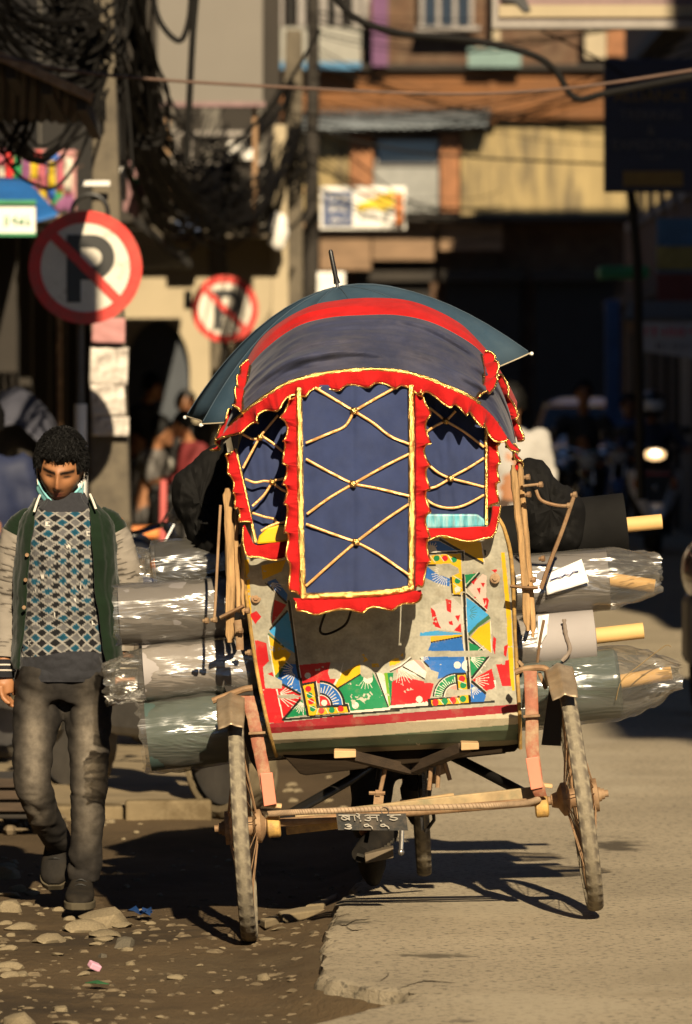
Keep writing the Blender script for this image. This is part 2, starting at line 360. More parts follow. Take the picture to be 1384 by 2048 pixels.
# loose tongues of broken asphalt at the edge, behind the left wheel
def slab_piece(pts, z0, th, mat, name, parent):
    mb = MB(); mb.prism([Vector((x, y, z0)) for x, y in pts], (0, 0, th)); return mb.build(name, mat, parent, smooth=False, bevel=.006)
for pts in ([(556,1818),(596,1810),(640,1806),(650,1813),(600,1820),(566,1826)], [(610,1806),(642,1794),(676,1780),(672,1787),(648,1802)], [(520,1832),(552,1824),(560,1829),(530,1837)]):
    slab_piece([tuple(G(x, y, -.05)[:2]) for x, y in pts], -.085, .028, m_kerb, 'asphalt_chunk', dirt)
m_crack = M('crack_dark', (.045,.036,.025), .95, bump=0, spec=.05)
for pts in ([(646,1852),(668,1846),(690,1850),(712,1840),(742,1838)], [(690,1850),(704,1860),(728,1858)], [(668,1846),(676,1834),(700,1826)], [(800,1976),(850,1962),(910,1966)], [(760,1962),(776,1950),(772,1938)]):
    ct_ = [tuple(G(x, y, .002)) for x, y in pts]; sp_ = spline(ct_, 26); mb = MB()
    def ck(u, v):
        i = round(u*25); p = Vector(sp_[i]); w_ = .0035*(1-abs(2*u-1))**.5*(1+.8*nz(i*.8, p.x*9)); return p+Vector((.004*nz(i*.9, 3), (v-.5)*2*w_*3+.02*nz(i*.7, 7), 0))
    mb.grid(ck, 26, 2); mb.build('crack', m_crack, road)
# raised footpath on the left with its kerb stones
g = MB(); g.grid(lambda u, v: (-6+5.42*u, 22.02+34*v, -.03+.02*nz(u*30, v*40)), 40, 60)
path = structure(g.build('footpath', m_kerb, loc=(0, 0, 0)))
m_kerbstone = M('kerb_stone', (.17,.13,.075), .9, var=.35, vs=5, bump=.7, bs=30, dust=(.09,.065,.035), dfac=.8, ds=9, spec=.1)
x = -3.2
while x < -.62:
    w = R.uniform(.18, .42); mb = MB(); mb.box((x+w/2, 21.95+R.uniform(-.04, .04), -.06+R.uniform(-.018, .012)), (w-.012, .16, .09), Euler((R.uniform(-.06,.06), R.uniform(-.05, .05), R.uniform(-.10, .10))).to_matrix())
    mb.build('kerb_stone', m_kerbstone, path, smooth=False, bevel=.012); x += w
# loose stones: six shared shapes
def stone_mesh(seed, flat):
    r = random.Random(seed); bm = bmesh.new(); bmesh.ops.create_icosphere(bm, subdivisions=2, radius=1)
    pl = [(Vector((r.gauss(0, 1), r.gauss(0, 1), r.gauss(0, .7))).normalized(), r.uniform(.55, .85)) for _ in range(9)]
    for v in bm.verts:
        for n_, d in pl:
            q = v.co.dot(n_) - d
            if q > 0: v.co -= n_*q
        v.co *= 1 + .06*mnoise.noise(v.co*3 + Vector((seed, 0, 0))); v.co.z *= flat
    me = bpy.data.meshes.new('stone'); bm.to_mesh(me); bm.free(); smooth_by(me, 35); return me
sm = [stone_mesh(i, f) for i, f in enumerate((.35, .5, .28, .6, .4, .75, .22))]
for q in sm: q.materials.append(m_stone)
smd = stone_mesh(77, .6); smd.materials.append(m_stone2)
def stone(x, y, w, k, h=None, dark=False, d=None):
    p = G(x, y, -.085); s = w*p.y/FP*.62
    o = bpy.data.objects.new('stone', smd if dark else sm[k % 7]); C.objects.link(o); o.parent = dirt
    o.location = (p.x, p.y, dirt_z(p.x, p.y) + s*.10); o.scale = (s, s*(d or R.uniform(.7, 1.2)), s*(h or 1)); o.rotation_euler = (R.uniform(-.15, .15), R.uniform(-.15, .15), R.uniform(-.5, .5))
for a in [(208,1850,112,5,.8),(168,1858,80,0),(240,1853,50,2),(18,1818,46,3,1.4),(38,1858,64,4,.8),(95,1886,66,0),(132,1880,34,6),(16,1902,34,4),(8,1846,28,0),(214,1876,70,6),(208,1888,44,2),(192,1896,24,4),(18,1935,52,4),(18,1947,44,0),(46,1946,26,5),(116,1912,26,2),(22,1872,18,3),(38,2044,74,5,.8),(10,1760,60,3,1),(64,1784,24,3),(12,1735,40,0,1),(28,1722,24,5),(66,1786,30,2),(20,1790,46,6),(166,1948,28,4),(138,2046,60,6),(300,1846,22,4),(116,1815,22,3)]:
    stone(*a)
stone(250, 1900, 46, 0, 1.1, True); stone(206, 1915, 20, 0, 1, True)
n_ = 0
while n_ < 75:
    y = 1700 + 340*R.random()**.8; x = -10+700*R.random()**1.5; p = G(x, y, -.085)
    if p.x > edge_x(p.y) - .06: continue
    big = R.random() < .25
    stone(x, y, R.uniform(14, 34) if big else R.uniform(7, 15), R.randrange(7)); n_ += 1
for q in range(40):      # stones on the sunlit ground beyond the rickshaw
    y = R.uniform(1540, 1690); x = R.uniform(180, 690); stone(x, y, R.uniform(8, 22), R.randrange(7))
gv = MB()
for i in range(520):
    y = 1690 + 380*R.random()**.7; x = R.uniform(-20, 800); p = G(x, y, -.085)
    if p.x > edge_x(p.y) - .02: continue
    s = R.choice((.004, .005, .007, .010, .014)); t = R.random()*6.28; z = dirt_z(p.x, p.y)
    w = s*R.uniform(.8, 2.2); c_, s_ = math.cos(t), math.sin(t); pts = []
    for dx, dy, dz in ((-w,-s,0),(w,-s*.7,0),(w*.7,s,0),(-w*.8,s*.8,0),(-w*.5,-s*.4,s*.55),(w*.6,-s*.3,s*.6),(w*.4,s*.6,s*.45),(-w*.4,s*.5,s*.6)):
        pts.append((p.x+dx*c_-dy*s_, p.y+dx*s_+dy*c_, z+dz-.001))
    gv.add(pts, [(4,5,6,7),(0,1,5,4),(1,2,6,5),(2,3,7,6),(3,0,4,7)])
stuff(gv.build('gravel', m_gravel, smooth=False, loc=(0, 0, 0)))
# scraps
m_bluebag = M('blue_scrap', (.012,.045,.15), .4, var=.3); m_leafg = M('green_scrap', (.02,.09,.03), .6)
mb = MB()
for i in range(5):
    p = G(285+R.uniform(-22, 26), 1822+R.uniform(-8, 8), -.07); a = R.random()*6
    mb.add([p+Vector((math.cos(a)*.03, math.sin(a)*.05, .0)), p+Vector((math.cos(a+1.8)*.025, math.sin(a+1.8)*.04, .012)), p+Vector((math.cos(a+3.4)*.03, math.sin(a+3.4)*.05, .004)), p+Vector((math.cos(a+5)*.02, math.sin(a+5)*.04, .018))], [(0,1,2,3)])
tag(mb.build('plastic_scrap', m_bluebag, smooth=False, solid=.001), 'torn blue plastic bag scrap lying on the dirt right of the walking man', 'litter')
mb = MB(); a, b = G(170, 1966, -.075), G(218, 1968, -.075); mb.add([a, (a+b)/2+Vector((0, -.03, .004)), b, (a+b)/2+Vector((0, .03, .006))], [(0,1,2,3)])
tag(mb.build('green_strip', m_leafg, smooth=False, solid=.002), 'small dark green strip lying flat among the stones on the dirt', 'litter')
mb = MB(); a = G(189, 1932, -.07); mb.box(a, (.035, .03, .02), Euler((.3, .4, .5)).to_matrix())
tag(mb.build('pink_scrap', M('pink_scrap', (.6,.32,.42), .7), smooth=False, bevel=.004), 'tiny pink plaster crumb on the dirt', 'litter')

# ================================================================== BUILDINGS
m_brick = M('old_brick', (.085,.045,.024), .9, var=.45, vs=2.5, bump=.6, bs=12, dust=(.13,.085,.05), dfac=.8, ds=3)
m_brick2 = M('orange_brick', (.24,.105,.045), .9, var=.35, vs=6, bump=.5, bs=20)
m_plaster = M('stained_yellow_plaster', (.30,.225,.10), .9, var=.3, vs=1.5, bump=.3, bs=10, dust=(.10,.078,.045), dfac=.9, ds=1.6, stretch=(1.6,1.6,.3), dlo=.46, dhi=.62)
m_cream = M('cream_plaster', (.36,.295,.19), .9, var=.15, vs=1.5, bump=.3, bs=14, dust=(.36,.29,.19), dfac=.6, ds=1.5)
m_timber = M('orange_timber', (.155,.056,.009), .75, var=.5, vs=2.2, bump=.4, bs=8, stretch=(.4,1,5), dust=(.13,.055,.015), dfac=.8, ds=4)
m_tin = M('weathered_tin', (.17,.19,.20), .5, .4, var=.25, vs=2, bump=.2, bs=12)
m_concrete = M('concrete', (.115,.094,.064), .9, var=.25, vs=3, bump=.4, bs=30, dust=(.055,.045,.032), dfac=.7, ds=5)
m_greywall = M('grey_render', (.12,.108,.09), .9, var=.3, vs=1.5, bump=.3, bs=12)
m_darkwall = M('dark_wall', (.026,.021,.016), .9, var=.3, vs=1.2, bump=.3, bs=10)  # very dark brown base with random variation
m_frame = M('white_window_frame', (.24,.215,.19), .7, var=.15)
m_purple = M('purple_banner', (.12,.05,.11), .8, var=.2)
m_ban = M('white_banner', (.24,.23,.19), .7, var=.15); m_banblue = M('blue_banner', (.05,.16,.28), .7)
m_teal = M('teal_sign', (.13,.20,.18), .7, var=.2); m_brownsheet = M('brown_sheet', (.20,.125,.07), .85, var=.35, vs=2, stretch=(1,1,5))
m_shutter = M('grey_shutter', (.22,.22,.20), .7, var=.2)
def slab(mb, x0, y0, x1, y1, Y, d=.2):
    a, b = P(x0, y0, Y), P(x1, y1, Y); mb.box(((a.x+b.x)/2, Y+d/2, (a.z+b.z)/2), (abs(b.x-a.x), d, abs(a.z-b.z))); return mb
def S(name, x0, y0, x1, y1, Y, d, mat, parent, bevel=0):
    return slab(MB(), x0, y0, x1, y1, Y, d).build(name, mat, parent, smooth=False, bevel=bevel)
def marks(x0, x1, y, h, Y, mat, parent, seed=1):
    """a row of letter-like strokes: writing too blurred to read"""
    r = random.Random(seed); mb = MB(); x = x0
    while x < x1-h*.3:
        w = h*r.uniform(.45, .8)
        for k in range(r.choice((2, 2, 3))):
            if r.random() < .55: xx = x+w*r.random(); slab(mb, xx, y-h/2, xx+h*.16, y+h/2, Y-.001*k, .004)
            else: yy = y-h/2+h*.84*r.random(); slab(mb, x, yy, x+w, yy+h*.16, Y-.0005-.001*k, .004)
        x += w+h*.25
    return mb.build('lettering', mat, parent, smooth=False)
# ---- the building that closes the street
YB = 90.0
bb = thing('brick_house', 'brick house with orange timber band and stained yellow plaster closing the street', 'building', (2, YB, 0))
mb = MB(); mb.box((1.6, YB+4.3, 6.5), (11.2, 8, 13)); mb.build('wall', m_brick, bb, smooth=False)
S('plaster_wall', 922, 246, 1262, 436, YB-.12, .4, m_plaster, bb); S('plaster_wall', 560, 262, 700, 425, YB-.10, .4, m_plaster, bb)
S('grey_panel', 748, 334, 880, 424, YB-.06, .3, m_shutter, bb)
S('pilaster', 700, 266, 746, 424, YB-.26, .5, m_brick2, bb, .02); S('pilaster', 880, 266, 919, 424, YB-.26, .5, m_brick2, bb, .02)
w = S('window', 750, 276, 880, 330, YB-.02, .25, m_frame, bb)
S('pane', 756, 282, 874, 326, YB-.05, .02, m_glass, w)
tb = [i for i in range(9)]
for i in tb:
    y0 = 140 + i*11.2
    for x0, x1 in ((500, 640), (641, 760), (761.5, 870), (871, 985), (986.5, 1130), (1131.5, 1400)):
        S('timber_board', x0, y0, x1, y0+10.2, YB-.34+R.uniform(-.03, .02), .12, m_timber, bb)
S('timber_post', 978, 138, 992, 246, YB-.42, .14, m_timber, bb)
S('cornice', 500, 128, 1400, 139, YB-.55, .6, m_darkwall, bb)
S('ledge', 500, 430, 1400, 441, YB-1.1, 1.1, m_darkwall, bb)
# corrugated tin canopy: ridged sheet
mb = MB(); a0, a1, b0, b1 = P(596, 224, YB-.35), P(985, 219, YB-.35), P(586, 262, YB-.85), P(972, 250, YB-.85)
mb.grid(lambda u, v: (a0.lerp(a1, u)).lerp(b0.lerp(b1, u), v) + Vector((0, 0, .04*math.sin(u*150))), 160, 4)
mb.build('tin_roof', m_tin, bb, solid=.03)
for k in range(4):
    xx = 840 + k*33
    S('window_frame', xx, -60, xx+8, 58, YB-.2, .25, m_frame, bb)
S('window_sill', 832, 52, 960, 62, YB-.3, .4, m_frame, bb)
for k in range(3): S('window_pane', 849+k*33, -60, 872+k*33, 51, YB-.12, .12, m_glass, bb)
for xx in (528, 556, 596, 640, 672, 706, 724): S('balcony_column', xx, -60, xx+R.choice((10, 14)), 52, YB-.3, .2, m_frame, bb)
for xx in (542, 574, 614, 656, 690): S('balcony_shade', xx, -60, xx+14, 50, YB-.15, .1, m_dark, bb)  # flat dark slabs paint the shade between the balcony columns
S('drainpipe', 986, -60, 1000, 140, YB-.4, .15, m_cream, bb); S('corner_pier', 1170, 40, 1212, 116, YB-.35, .3, m_cream, bb); S('brick_pier', 1214, 40, 1250, 112, YB-.34, .3, m_brick2, bb)
for x0, x1 in ((560, 690), (715, 860), (890, 1040), (1070, 1230)):   # ground floor shops: flat black slabs paint in the shade of deep interiors
    S('shop_shade', x0, 560, x1, 1000, YB-.05, .3, m_dark, bb)
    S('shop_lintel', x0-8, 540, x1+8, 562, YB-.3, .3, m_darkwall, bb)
for x0, y0, x1, y1 in ((640, 448, 742, 540), (745, 446, 868, 520), (880, 446, 1005, 500)):
    S('hoarding', x0, y0, x1, y1, YB-.6, .2, m_brownsheet, bb)
bl = tag(S('banner', 524, 54, 722, 136, YB-.9, .05, m_ban, None), 'long white banner hung along the upper balcony of the brick house', 'banner')
S('banner_border', 524, 124, 722, 138, YB-.93, .02, m_banblue, bl)
tag(S('cloth', 744, -30, 776, 132, YB-.8, .05, m_purple, None), 'purple cloth hanging down the brick house beside the white banner', 'cloth')
tb_ = tag(S('signboard', 936, 96, 1042, 134, YB-.8, .06, m_teal, None), 'faded teal signboard above the orange timber band', 'sign')
# ---- hanging sign, half blue, half white and yellow
YS = 62.0
sg = thing('signboard', 'hanging sign half navy half white with yellow and orange print, above the umbrella', 'sign', P(726, 460, YS))
m_navy = M('navy_sign', (.05,.07,.15), .6, var=.2); m_yel = M('yellow_print', (.72,.52,.02), .6); m_orange = M('orange_print', (.70,.22,.05), .6)
S('frame', 640, 373, 812, 459, YS, .12, m_white, sg, .01)
S('navy_panel', 646, 382, 705, 452, YS-.02, .02, m_navy, sg); S('white_panel', 709, 378, 807, 454, YS-.02, .02, m_white, sg)
S('orange_band', 790, 384, 806, 452, YS-.035, .015, m_orange, sg)
mb = MB(); mb.prism([P(x, y, YS-.04) for x, y in ((714, 408), (740, 400), (765, 388), (788, 380), (788, 412), (770, 420), (745, 416), (716, 424))], (0, .015, 0)); mb.build('yellow_swoosh', m_yel, sg, smooth=False)
marks(654, 698, 396, 11, YS-.03, m_white, sg, 1); marks(656, 696, 418, 14, YS-.03, m_white, sg, 2); marks(660, 694, 440, 7, YS-.03, m_white, sg, 3); marks(722, 782, 388, 11, YS-.045, m_orange, sg, 4); marks(718, 782, 432, 10, YS-.045, m_black, sg, 5)
mb = MB(); mb.bar(P(600, 380, YS+.05), P(645, 382, YS+.05), .04, .04); mb.build('bracket', m_rust, sg); mb = MB(); mb.bar(P(600, 450, YS+.05), P(645, 450, YS+.05), .04, .04); mb.build('bracket', m_rust, sg)
# ---- left: cream building with an arch
YA = 58.0
ab = thing('plaster_building', 'cream plastered building with a dark arched doorway behind the seated men', 'building', (-1.9, YA, 0))
poly = [(150, 1100), (150, 470), (470, 470), (556, 470), (556, 1100), (382, 1100), (380, 860)]
for i in range(13):
    t = math.pi*i/12; poly.append((316+64*math.cos(t), 740-100*math.sin(t)))
poly += [(252, 860), (252, 1100)]
mb = MB(); mb.prism([P(x, y, YA) for x, y in poly], (0, .45, 0)); mb.build('wall', m_cream, ab, smooth=False)
S('arch_infill', 240, 600, 400, 1100, YA+.16, .1, M('shaded_infill_grey', (.050,.056,.064), .8, var=.25, vs=2), ab)  # panel filling the arch; its dark grey carries the interior's shade
S('floor_slab', 140, 452, 560, 474, YA-.7, 1.2, m_concrete, ab)
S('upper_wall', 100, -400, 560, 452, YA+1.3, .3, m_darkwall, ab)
for x0, x1 in ((330, 348), (405, 440), (505, 530)): S('balcony_pier', x0, 200, x1, 452, YA-.4, .3, m_greywall, ab)
for i in range(2): S('balcony_rail', 318, 262+i*60, 528, 270+i*60, YA-.55, .06, m_frame, ab)
for xx in (352, 380, 462, 488): S('baluster', xx, 266, xx+5, 330, YA-.53, .04, m_frame, ab)
tag(S('box', 455, 284, 506, 320, YA-.9, .3, m_white, None, .02), 'white switch box hung among the cables on the left balcony', 'box')
tag(S('cloth', 352, 430, 410, 462, YA-1.0, .2, M('blue_printed_cloth', (.12,.16,.28), .8, var=.5, vs=12), None, .03), 'blue and white printed cloth bundle on the balcony ledge', 'cloth')
# ---- big blank sheet of a billboard (we see a plain pale face)
bo = thing('billboard', 'big blank pale billboard crossed by cables at the top left', 'billboard', P(422, 208, 48))
S('board', 314, -140, 526, 206, 48, .12, M('pale_board', (.155,.138,.115), .7, var=.1, vs=1), bo, .01)
S('edge_frame', 310, 204, 530, 213, 47.95, .2, M('mauve_frame', (.20,.12,.12), .7), bo); S('post', 330, 213, 340, 470, 48.1, .1, m_rust, bo); S('post', 505, 213, 515, 470, 48.1, .1, m_rust, bo)
# ---- left row of shops, seen end on
lw = thing('shop_row', 'dim row of shops along the left side of the street', 'building', (-3.5, 45, 0))
for y0, y1, h, mt in ((33.5, 43, 8, m_darkwall), (43.2, 57, 9, m_greywall)):
    mb = MB(); mb.box((-5.9, (y0+y1)/2, 2.9+h/2), (7, y1-y0, h)); mb.build('upper_storey', mt, lw, smooth=False)
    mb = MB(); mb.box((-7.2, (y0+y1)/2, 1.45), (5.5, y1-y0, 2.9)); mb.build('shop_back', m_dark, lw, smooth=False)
    y = y0
    while y < y1:
        mb = MB(); mb.box((-2.72, y+.15, 1.44), (.5, .3, 2.86)); mb.build('pier', m_darkwall, lw, smooth=False, bevel=.02); y += 2.6
    ya_ = max(y0, 41.2); mb = MB(); mb.box((-2.2, (ya_+y1)/2, 2.93), (1.2, y1-ya_, .08)); mb.build('concrete_canopy', m_darkwall, lw, smooth=False)
# ---- buildings just outside the picture that shape the light of this street
def block(name, label, x0, x1, y0, y1, h, mat, bands=True, side=1):
    t = thing(name, label, 'building', ((x0+x1)/2, (y0+y1)/2, 0)); mb = MB(); mb.box(((x0+x1)/2, (y0+y1)/2, h/2-.1), (x1-x0, y1-y0, h)); mb.build('wall', mat, t, smooth=False)
    xf = x0 if side > 0 else x1
    for fl in range(int(h/3)):
        y = y0+.8
        mb = MB(); mb.box((xf-.15*side, (y0+y1)/2, 3*fl+2.8), (.3, y1-y0-.1, .14)); mb.build('string_course', m_darkwall, t, smooth=False)
        while y < y1-1.6:
            if fl == 0:
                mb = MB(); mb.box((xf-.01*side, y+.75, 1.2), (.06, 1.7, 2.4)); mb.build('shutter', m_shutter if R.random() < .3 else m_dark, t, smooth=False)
            else:
                mb = MB(); mb.box((xf-.03*side, y+.7, 3*fl+1.5), (.1, 1.2, 1.4)); w = mb.build('window', m_frame, t, smooth=False)
                mb = MB(); mb.box((xf-.06*side, y+.7, 3*fl+1.5), (.08, 1.0, 1.2)); mb.build('pane', m_glass, w, smooth=False)
            y += 2.4
    return t
block('brick_building', 'tall brick building on the right that throws the shadow across the far street', 3.9, 11, 27.5, 77, 12.2, m_brick)
block('brick_building', 'brick building near the camera on the right, outside the picture', 4.4, 11, 5.5, 10.8, 12, m_brick)
block('rendered_building', 'grey rendered building near the camera on the left, outside the picture', -10, -2.75, 3, 30, 9.5, m_greywall, side=-1)
block('rendered_building', 'grey corner building far left behind the shops', -12, -2.6, 58.8, 88, 5.5, m_greywall, side=-1)
mb = MB(); mb.prism([Vector((x, 22.5, z)) for x, z in ((-2.75, 5.2), (-.37, 5.2), (-.37, 6.2), (-.66, 6.48), (-2.75, 6.48))], (0, .12, 0))  # added unseen caster, cut to shade the larger no parking sign
tag(mb.build('signboard', m_navy, smooth=False), 'added unseen board above the picture that shades the larger no parking sign', 'sign')

# ================================================================== STREET FURNITURE, SIGNS, CABLES
m_signred = M('sign_red', (.60,.025,.015), .45, var=.12, vs=8, bump=.05, dust=(.25,.06,.035), dfac=.6, ds=9)
m_signwhite = M('sign_white', (.62,.57,.47), .45, var=.12, vs=5, bump=.05, dust=(.30,.25,.18), dfac=.6, ds=7, dlo=.55, dhi=.62)
m_signblack = M('sign_black', (.020,.019,.017), .45, var=.2)
def letter_P(x0, x1, y0, y1, Yd, conv):
    """outline of the black P as (outer, with the bowl as a hole cut by a bridge)"""
    w = x1-x0; h = y1-y0; st = w*.36; out = [(x0, y1), (x0, y0)]
    r = h*.31; cx = x1-r
    for i in range(13):
        t = -math.pi/2+math.pi*i/12; out.append((cx+r*math.cos(t), y0+r+r*math.sin(t)))
    out += [(x0+st, y0+2*r)]
    ri = r*.42; inner = [(x0+st, y0+r+ri)] + [(cx-ri*.2+ri*math.cos(t), y0+r+ri*math.sin(t)) for t in [math.pi/2-math.pi*i/12 for i in range(13)]] + [(x0+st, y0+r-ri)]
    return out + [(x0+st, y0+r+ri)][:0] + [(x0+st, y1)], inner
def no_parking(label, cx, cy, r, Y, post_bottom, tilt=0):
    c = P(cx, cy, Y); k = Y/FP; rr = r*k
    t = thing('no_parking_sign', label, 'road sign', (c.x, Y, 0), 'round no parking signs on the left pavement')
    mb = MB(); mb.lathe(c, (0, -1, 0), [(rr, 0), (rr, .012)], 48); mb.build('disc', m_signwhite, t, angle=30)
    mb = MB(); mb.lathe(c, (0, -1, 0), [(rr*.79, .010), (rr*.79, .0165), (rr*1.005, .0165), (rr*1.005, -.002)], 56, cap=False); mb.build('red_ring', m_signred, t, angle=30)
    # black P: stem, bowl
    yf = Y-.016; mb = MB()
    def q(x, y): return Vector((c.x+x*rr, yf, c.z+y*rr))
    mb.prism([q(-.33, -.62), q(-.08, -.62), q(-.08, .58), q(-.33, .58)], (0, .004, 0))
    ou = [(math.cos(a)*.40+.12, math.sin(a)*.40+.18) for a in [math.pi/2-math.pi*i/14 for i in range(15)]]
    inn = [(math.cos(a)*.17+.12, math.sin(a)*.17+.18) for a in [-math.pi/2+math.pi*i/14 for i in range(15)]]
    for i in range(14):
        j = 14-i; mb.prism([q(*ou[i]), q(*ou[i+1]), q(*inn[j-1]), q(*inn[j])], (0, .004, 0))
    mb.prism([q(-.081, .35), q(.12, .35), q(.12, .58), q(-.081, .58)], (0, .004, 0)); mb.prism([q(-.081, -.22), q(.12, -.22), q(.12, .01), q(-.081, .01)], (0, .004, 0))
    mb.build('letter', m_signblack, t, smooth=False)
    mb = MB(); a, b = q(-.60, .60), q(.60, -.60); d = (b-a).normalized(); n = Vector((d.z, 0, -d.x))*rr*.085
    mb.prism([a+n+Vector((0, -.003, 0)), b+n+Vector((0, -.003, 0)), b-n+Vector((0, -.003, 0)), a-n+Vector((0, -.003, 0))], (0, .004, 0)); mb.build('red_slash', m_signred, t, smooth=False)
    px_ = P(post_bottom[0], 0, Y+.05).x
    mb = MB(); mb.tube([(px_, Y+.05, -.1), (px_, Y+.05, c.z+rr*.9)], .022, 10); po = mb.build('post', m_greywall, t)
    mb = MB(); mb.tube([(px_, Y+.05, -.1), (px_, Y+.05, P(0, post_bottom[1], Y).z)], .034, 10); mb.build('post_sleeve', m_white, po)
    return t
no_parking('larger no parking sign on the thin post beside the concrete pole, partly in shade', 171, 535, 113, 29.3, (161, 808))
no_parking('smaller no parking sign farther along, just left of the blue umbrella', 450, 618, 67, 49.0, (447, 900))
def pole(label, xt, yt, wt, xb, yb, wb, Y, mat, name='utility_pole', square=True):
    t = thing(name, label, 'utility pole', (P(xb, yb, Y).x, Y, 0), 'poles carrying the cables'); k = Y/FP
    a, b = P(xb, yb, Y), P(xt, yt, Y); d = (a-b)/(a.z-b.z); base = b + d*(-b.z-.1); 
    wbase = wb + (wb-wt)*(base-a).length/max(.1, (a-b).length); mb = MB()
    if square: mb.bar(base, b, wbase*k, wbase*k, Vector((0, 1, 0)), wt*k, wt*k); mb.build('shaft', mat, t, smooth=False, bevel=.02)
    else: mb.tube([base, b], [wbase*k/2, wt*k/2], 14); mb.build('shaft', mat, t)
    return t
p1 = pole('square concrete pole plastered with torn posters behind the larger no parking sign', 205, -120, 36, 219, 880, 76, 31.0, m_concrete)
m_poster = M('torn_poster', (.58,.52,.45), .8, var=.5, vs=9, dust=(.16,.13,.11), dfac=.9, ds=14); m_pinkp = M('pink_board', (.42,.20,.19), .8, var=.2)
def paper(x0, y0, x1, y1, Y, mat, label, rot=0.0, cat='poster', name='poster'):
    a, b, c, d = P(x0, y0, Y), P(x1, y0, Y), P(x1, y1, Y), P(x0, y1, Y); m_ = (a+c)/2; rm = Matrix.Rotation(rot, 3, 'Y')
    cs = [m_+rm @ (q-m_) for q in (a, b, c, d)]; mb = MB()
    mb.grid(lambda u, v: cs[0].lerp(cs[1], u).lerp(cs[3].lerp(cs[2], u), v)+Vector((0, .012*nz(u*3, v*3, x0), 0)), 10, 10); return tag(mb.build(name, mat, solid=.003), label, cat)
YP = 30.83
paper(184, 636, 250, 686, YP-.05, m_pinkp, 'pink board fixed to the concrete pole below the larger sign', .02, 'board', 'board')
paper(180, 694, 256, 770, YP, m_poster, 'upper torn white poster with dark print on the concrete pole', .03)
paper(182, 768, 250, 832, YP, m_poster, 'middle torn white poster on the concrete pole', -.04)
paper(184, 834, 258, 872, YP, m_poster, 'pale paper notice lowest on the concrete pole', .0)
mb = MB(); a = P(190, 368, 30.85); b = P(218, 368, 30.85); mb.bar(P(162, 367, 30.8), P(220, 367, 30.8), .03, .03); tag(mb.build('crossbar', m_white, bevel=.004), 'short pale bar strapped across the concrete pole', 'bar')
mb = MB(); mb.torus(P(180, 425, 30.7), (0, 1, 0), .10, .013, 28, 8); tag(mb.build('cable_coil', m_black), 'ring of coiled black cable hung on the concrete pole', 'cable coil')
pole('weathered concrete pole standing behind the smaller no parking sign', 432, 360, 34, 447, 1000, 44, 50.5, m_concrete)
pole('thick concrete pole just left of the umbrella tip, wrapped in cables', 588, 60, 34, 580, 620, 52, 54, m_concrete)
pole('dark slim wooden pole in front of the white banner', 628, -100, 22, 622, 600, 30, 57, m_darkwall, square=False)
p5 = pole('pale concrete pole left of the umbrella with a white bag on it', 560, 250, 26, 560, 620, 36, 52.5, m_cream)
mb = MB(); mb.ball(P(556, 462, 52), (.10, .08, .19)); 
for i, q in enumerate(mb.v): mb.v[i] = tuple(Vector(q)*1.0 + Vector((.03*nz(q[0]*20, q[2]*14), 0, .02*nz(q[2]*18, q[0]*9))))
tag(mb.build('bag', m_white), 'white plastic bag hanging on the pale concrete pole', 'bag')
paper(634, 544, 690, 600, 53, m_white, 'white notice with blue print just behind the umbrella tip', 0, 'notice', 'notice')
# big cables that can be told apart
m_cable = M('cable_black', (.007,.006,.005), .7, var=.3, spec=.15); m_cableb = M('cable_brown', (.10,.055,.035), .7, var=.3)
def cable(pts, r, label, mat=None, n=40):
    mb = MB(); mb.tube(spline(pts, n), r, 7); return tag(mb.build('cable', mat or m_cable), label, 'cable', 'overhead cables')
cable([P(640, -60, 31), P(700, 28, 31), P(800, 66, 31), P(950, 82, 31), P(1060, 108, 31), P(1110, 140, 31), P(1150, 196, 31), P(1215, 186, 31), P(1400, 150, 31)], .020, 'thick black cable that dips and kinks across the top right')
cable([P(-20, 108, 27), P(120, 138, 27), P(300, 158, 27), P(600, 176, 27), P(900, 188, 27), P(1140, 176, 27), P(1400, 138, 27)], .008, 'thin reddish cable running the whole width near the top', m_cableb)
cable([P(300, -40, 33), P(318, 40, 33), P(358, 82, 33), P(378, 40, 33), P(384, -40, 33)], .018, 'black cable loop hanging in front of the blank billboard')
cable([P(395, -40, 34), P(386, 60, 34), P(378, 210, 34), P(372, 330, 34)], .022, 'thick dark cable hanging straight down the blank billboard')
cable([P(300, 130, 36), P(420, 300, 36), P(540, 214, 36), P(640, 60, 36)], .012, 'dark cable sagging under the blank billboard')
cable([P(520, 220, 48), P(800, 300, 48), P(1240, 330, 48)], .01, 'thin cable sagging across the yellow plaster wall')
cable([P(1080, 60, 40), P(1200, 120, 40), P(1300, 190, 40)], .008, 'thin cable slanting down to the navy sign')
tg = MB(); rr = random.Random(3)
def tang(x0, y0, x1, y1, Y, dr, r):
    a, b = P(x0, y0, Y), P(x1, y1, Y); pts = sag(a, b, dr, 9); ph = rr.random()*90
    pts = [p+Vector((.10*nz(i*.33, ph), .06*nz(i*.33, ph+4), .08*nz(i*.33, ph+8))) for i, p in enumerate(pts)]; tg.tube(spline([tuple(p) for p in pts], 26), r*.6, 5, False)
